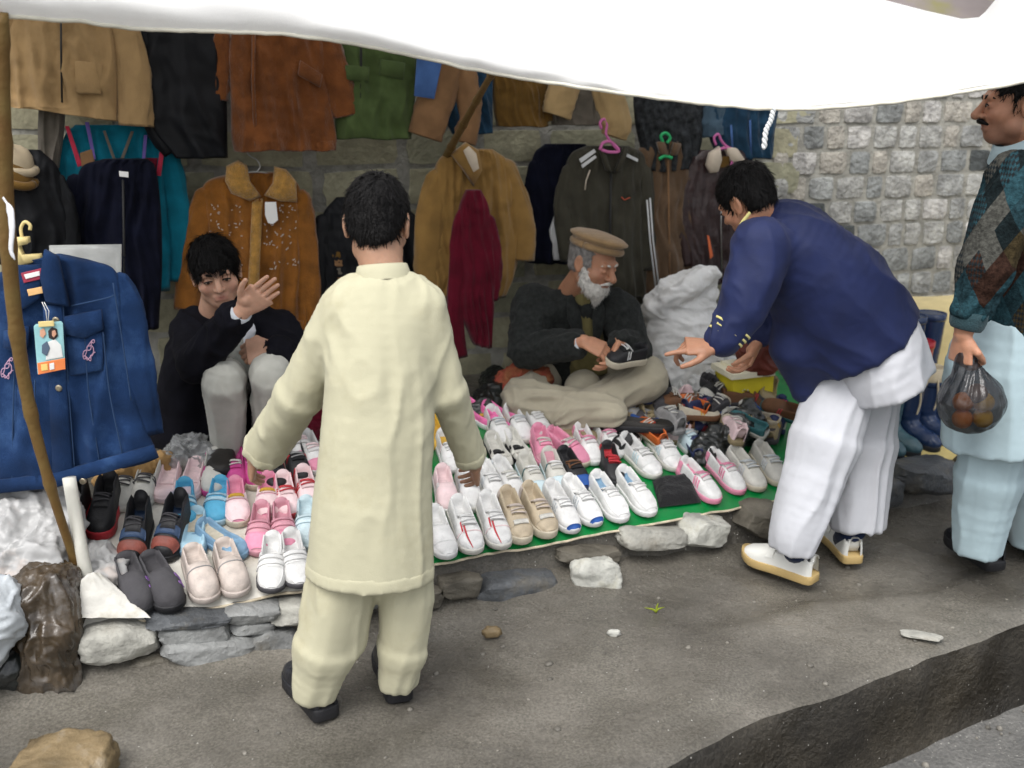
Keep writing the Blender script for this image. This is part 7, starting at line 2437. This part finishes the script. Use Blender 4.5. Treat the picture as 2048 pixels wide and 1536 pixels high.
# ------------------------------------------------------------------ soft heaps, sacks, bags, boxes
def crumple(V, f, seed):
    w_ = V + .04 * np.stack([noise(V * 7 + seed), noise(V * 7 + seed + 9), noise(V * 7 + seed + 17)], -1)
    return crease(w_ * f + seed) + .55 * crease(w_ * f * 2.1 + seed + 5) + .3 * crease(w_ * f * 4.3 + seed + 8)
def blob(name, label, cat, prims, m, h=.007, amp=.012, freq=14, seed=0.0, sub=None, pname=None, aniso=(1, 1, 1), sm=2):
    pts = [p for pr_ in prims for p in pr_[0]]
    f = Field(*bounds(pts, max(max(pr_[1]) for pr_ in prims) + .06), h)
    for pp, rr, k in prims:
        f.chain(pp, rr, k) if len(pp) > 1 else f.ell(pp[0], rr, None, k)
    V, F = f.mesh(sm)
    V = pushed(V, F, lambda V_, N_: amp * crumple(V_ * np.asarray(aniso), freq, seed))
    return solo(name, V, F, m, label, cat)
MSK = mat('woven_sack', (0.78, 0.78, 0.77), .6, var=.1, vs=10, bump=.25, bs=90, weave=.3, ws=900, dirt=(0.45, 0.43, 0.38), dirts=4)
s0 = J(1352, 752, 4.42)
def sack():
    f = Field(*bounds([J(1270, 760, 4.4), J(1450, 530, 4.4)], .22), .008)
    f.slab([(J(1356, 772, 4.42), .19, .15), (J(1352, 720, 4.42), .20, .16), (J(1358, 660, 4.43), .185, .15), (J(1364, 625, 4.43), .175, .13), (J(1375, 600, 4.43), .15, .10), (J(1398, 572, 4.43), .10, .07), (J(1418, 550, 4.43), .045, .04)], (1, .2, 0), .03)
    f.chain([J(1290, 622, 4.36), J(1330, 606, 4.30), J(1380, 575, 4.32), J(1425, 548, 4.38)], [.025, .04, .045, .03], .04)
    V, F = f.mesh(2)
    def cr_(V_, N_):
        return .015 * crumple(V_ * np.array([1, 1, 1.6]), 5.0, 3.0)
    V = pushed(V, F, cr_)
    V[:, 2] = np.maximum(V[:, 2], plat_z(V[:, 0], V[:, 1]))
    solo('woven_sack', V, F, MSK, 'bulging white woven plastic sack with folded over mouth', 'sack')
sack()
MPL = mat('clear_plastic_heap', (0.66, 0.67, 0.66), .22, var=.12, vs=12, spec=.6, bump=.6, bs=20, alpha=.8)
MWP = mat('white_plastic_film', (0.36, 0.36, 0.355), .4, var=.14, vs=7, spec=.4, bump=.4, bs=25, dirt=(0.5, 0.40, 0.34), dirts=5)
blob('plastic_wrap', 'crumpled clear plastic wrapping at the foot of the white sack', 'plastic', [([S(1330, 790), S(1400, 790) + [0, 0, .03], S(1470, 770) + [0, 0, .05]], [.05, .07, .07], .04), ([S(1430, 740), S(1480, 735)], [.05, .05], .03)], MPL, .007, .02, 12, 1)
blob('white_wrapper', 'small white wrapper beside the seated elder knee', 'wrapper', [([S(1340, 772), S(1352, 766)], [.025, .022], .02)], MWP, .005, .008, 25, 2)
blob('corrugated_pad', 'pale green grey packing pad in front of the sack', 'packing pad', [([S(1378, 815), S(1412, 798)], [.03, .03], .02)], fabric('pale_green_pad', (0.42, 0.46, 0.40)), .006, .006, 30, 3)
# foam box with yellow side
def foam_box():
    c = J(1488, 757, 4.22)
    Rz = rotm((0, 0, 1), R(20))
    T = thing('foam_box', 'yellow box with cream lid tilted beside the plastic wrapping', 'box', c - [0, 0, .15])
    part(T, 'carton', *box(c - [0, 0, .06], (.20, .15, .19), Rz), mat('yellow_card', (0.62, 0.52, 0.03), .5, bump=.05), smooth=False)
    part(T, 'lid', *box(c + [-.01, -.012, .045], (.215, .17, .024), Rz @ rotm((1, 0, 0), .06)), mat('cream_foam', (0.72, 0.68, 0.52), .7, bump=.2), smooth=False)
    part(T, 'inner_tray', *box(c + [.0, 0, .065], (.17, .12, .018), Rz), mat('cream_foam', (0.72, 0.68, 0.52)), smooth=False)
foam_box()
blob('dark_red_bag', 'dark red leather bag on the goods behind the pointing hand', 'bag', [([J(1505, 700, 4.2), J(1530, 690, 4.2)], [.07, .07], .03), ([J(1515, 730, 4.2)], (.09, .07, .05), .03)], mat('dark_red_leather', (0.10, 0.022, 0.014), .5, var=.3), .006, .006, 12, 4, sm=1)
MBP = mat('black_plastic_film', (0.012, 0.014, 0.013), .28, var=.3, spec=.6, bump=.5, bs=22)
pc = [S(1400, 925), S(1440, 905), S(1490, 880)]
blob('plastic_bag', 'crumpled black plastic bag lying among the white trainers', 'bag', [([pc[0] + [0, 0, .03], pc[1] + [0, 0, .05], pc[2] + [0, 0, .06]], [.045, .07, .07], .05), ([pc[2] + [0, 0, .09], pc[2] + [.02, .05, .14]], [.03, .018], .04)], MBP, .006, .016, 11, 5)
def black_cloth():
    T = thing('folded_trousers', 'folded black cloth lying between football boots and pink striped shoes', 'folded cloth', S(1352, 1005))
    for k in range(3):
        xs, ys = np.meshgrid(np.linspace(-.5, .5, 26), np.linspace(-.5, .5, 26), indexing='ij')
        q = np.array([S(1318, 1022), S(1402, 1012), S(1384, 958), S(1304, 968)])
        P = ((.5 - xs) * (.5 - ys))[..., None] * q[0] + ((.5 + xs) * (.5 - ys))[..., None] * q[1] + ((.5 + xs) * (.5 + ys))[..., None] * q[2] + ((.5 - xs) * (.5 + ys))[..., None] * q[3]
        e = (1 - (2 * np.abs(xs)) ** 8) * (1 - (2 * np.abs(ys)) ** 8)
        P[..., 2] += .014 + .010 * k * e + .012 * e + .006 * noise(np.stack([xs * 6, ys * 6, xs * 0 + k], -1)) * e
        c = P.mean((0, 1))
        P = c + (P - c) * (1 - .03 * k)
        part(T, 'fold', P.reshape(-1, 3), grid_faces(26, 26), fabric('black_ribbed_cloth', (0.014, 0.014, 0.015), bump=.6, bs=150))
black_cloth()
blob('dark_bundle', 'dark plastic bundle on the bank beside the seated elder knee', 'bundle', [([S(960, 842) + [0, 0, .03], S(1000, 815) + [0, 0, .06], S(985, 790) + [0, 0, .08]], [.06, .08, .05], .05)], MBP, .007, .012, 13, 6)
blob('red_cloth', 'red and brown scarf bunched beside the seated elder hip', 'scarf', [([J(1008, 765, 4.1), J(1045, 745, 4.1), J(1085, 755, 4.08)], [.045, .045, .04], .03), ([J(1020, 790, 4.05)], (.06, .05, .05), .03)], mat('red_brown_cloth', (0.30, 0.02, 0.03), .85, col2=(0.22, 0.10, 0.04), vs=14), .006, .010, 16, 7)
blob('maroon_bag', 'maroon cloth bag behind the shoes between the squatting seller and the boy', 'bag', [([S(600, 880) + [0, 0, .06], S(635, 872) + [0, 0, .09]], [.09, .10], .05)], M['maroon'], .007, .010, 12, 8)
# the small shoe in the old man's hands
hp_ = J(1214, 726, 3.84)
hs_ = style('sneak', 'black', 'cream', L=.17, W=.075, laces=K['white'], sole_h=.022, patch=stripes('white', n=2))
T = shoe_at((0, 0), hs_, 'black and white baby sneaker held in the seated elder hands', None, (-.92, -.40), base=hp_ + [0, 0, -.02])
# clear bag in front of the squatting seller
blob('clear_bag', 'crumpled clear plastic bag at the feet of the squatting seller', 'bag', [([S(352, 940) + [0, 0, .03], S(385, 925) + [0, 0, .05], S(415, 945) + [0, 0, .03]], [.045, .06, .04], .04)], mat('grey_clear_film', (0.30, 0.31, 0.31), .15, var=.4, vs=20, spec=.8, bump=.8, bs=22, alpha=.6), .006, .018, 14, 9)
# cardboard under the denim jacket, plastic heap, wrapped bundle at the corner
blob('brown_paper', 'torn brown packing paper under the denim jacket hem', 'paper', [([S(215, 985) + [0, 0, .04], S(280, 965) + [0, 0, .055], S(330, 950) + [0, 0, .05]], [.035, .04, .03], .03)], fabric('kraft_paper', (0.36, 0.22, 0.09), var=.25), .006, .012, 15, 10)
blob('plastic_sheet', 'heap of grubby white plastic sheeting at the stall corner behind the bamboo pole', 'plastic sheet',
     [([J(-60, 1120, 2.85), J(20, 1090, 2.82), J(90, 1060, 2.85)], [.13, .13, .10], .08), ([J(-30, 1020, 2.95), J(60, 1010, 2.95)], [.13, .12], .08), ([J(80, 1130, 2.72), J(20, 1150, 2.70)], [.07, .06], .06), ([J(195, 1120, 2.84), J(215, 1155, 2.78)], [.05, .05], .04)], MWP, .007, .022, 8, 11)
blob('black_holdall', 'black strap bag lying behind the plastic sheeting at the stall corner', 'bag', [([J(75, 1020, 2.93), J(112, 1012, 2.93)], [.05, .04], .03)], M['black'], .007, .006, 14, 12)
MBR = mat('wet_brown_plastic', (0.050, 0.036, 0.022), .22, var=.6, vs=9, spec=.6, bump=.5, bs=30, dirt=(0.15, 0.145, 0.14), dirts=7)
g0 = G(90, 1372)
blob('wrapped_bundle', 'wet brown bundle wrapped in clear plastic standing below the stall corner', 'bundle',
     [([J(95, 1350, 2.56), J(100, 1270, 2.58), J(92, 1200, 2.62)], [.075, .095, .10], .05), ([J(40, 1180, 2.68), J(120, 1175, 2.70)], [.06, .06], .05), ([J(60, 1330, 2.55), J(130, 1345, 2.55)], [.05, .045], .04)], MBR, .006, .014, 11, 13, aniso=(1, 1, .45))
blob('grey_tarpaulin', 'pale grey wet tarpaulin bundle at the stall end beside the wrapped bundle', 'tarpaulin', [([J(-70, 1290, 2.45), J(-20, 1240, 2.48), J(0, 1200, 2.52)], [.10, .085, .06], .05)], mat('grey_tarp', (0.42, 0.45, 0.47), .3, var=.15, spec=.5, bump=.3, bs=20), .007, .012, 9, 14)
blob('dark_crate_cover', 'dark wet cover in the shade below the grey tarpaulin', 'cover', [([J(-60, 1345, 2.5), J(20, 1340, 2.52), J(60, 1330, 2.56)], [.06, .05, .035], .04)], MATS['black_plastic_film'], .007, .010, 10, 15)
# yellow covered pile against the wall behind the boots
def covered():
    a0, a1 = 1.72, 3.2
    xs = np.linspace(a0, a1, 60)
    pr_ = [(0.10, .36), (.12, .50), (.16, .62), (.24, .66), (.40, .655), (.52, .62), (.56, .50), (.60, .40), (.66, .36)]
    pr_ = resample(np.array(pr_), 30)
    V = []
    for x in xs:
        for o_, z_ in pr_:
            p = wp(x, z_, o_)
            V.append(p + NW * .015 * ridge(np.array([x * 6, z_ * 7, 1.0])) + [0, 0, .012 * noise(np.array([x * 5, o_ * 6, 3.0]))])
    ed = grid_faces(len(xs), 30)
    solo('covered_goods', np.array(V), ed, fabric('yellow_cover', (0.60, 0.49, 0.24), var=.1, rough=.7), 'goods under a pale yellow cloth cover against the stone wall', 'cover')
covered()
# white sheet corner folded up at the bank corner
def corner():
    q = [J(160, 1165, 2.66), J(205, 1150, 2.70), J(300, 1236, 2.63), J(160, 1236, 2.60)]
    u, v = np.meshgrid(np.linspace(0, 1, 24), np.linspace(0, 1, 24), indexing='ij')
    P = ((1 - u) * (1 - v))[..., None] * q[0] + (u * (1 - v))[..., None] * q[1] + (u * v)[..., None] * q[2] + ((1 - u) * v)[..., None] * q[3]
    P[..., 2] += .02 * np.sin(u * 3.1) * (1 - v) + .006 * noise(np.stack([u * 5, v * 5, u * 0], -1))
    P2 = P + [0, .006, -.003]
    V = np.vstack([P.reshape(-1, 3), P2.reshape(-1, 3)])
    F = grid_faces(24, 24)
    solo('sheet_corner', V, np.vstack([F, F[:, ::-1] + 576]), mat('white_oilcloth', (0.50, 0.49, 0.45), .45, var=.1, vs=12, dirt=(0.3, 0.27, 0.2), dirts=8), 'white oilcloth corner folded over the bank edge at the pipe foot', 'oilcloth')
corner()
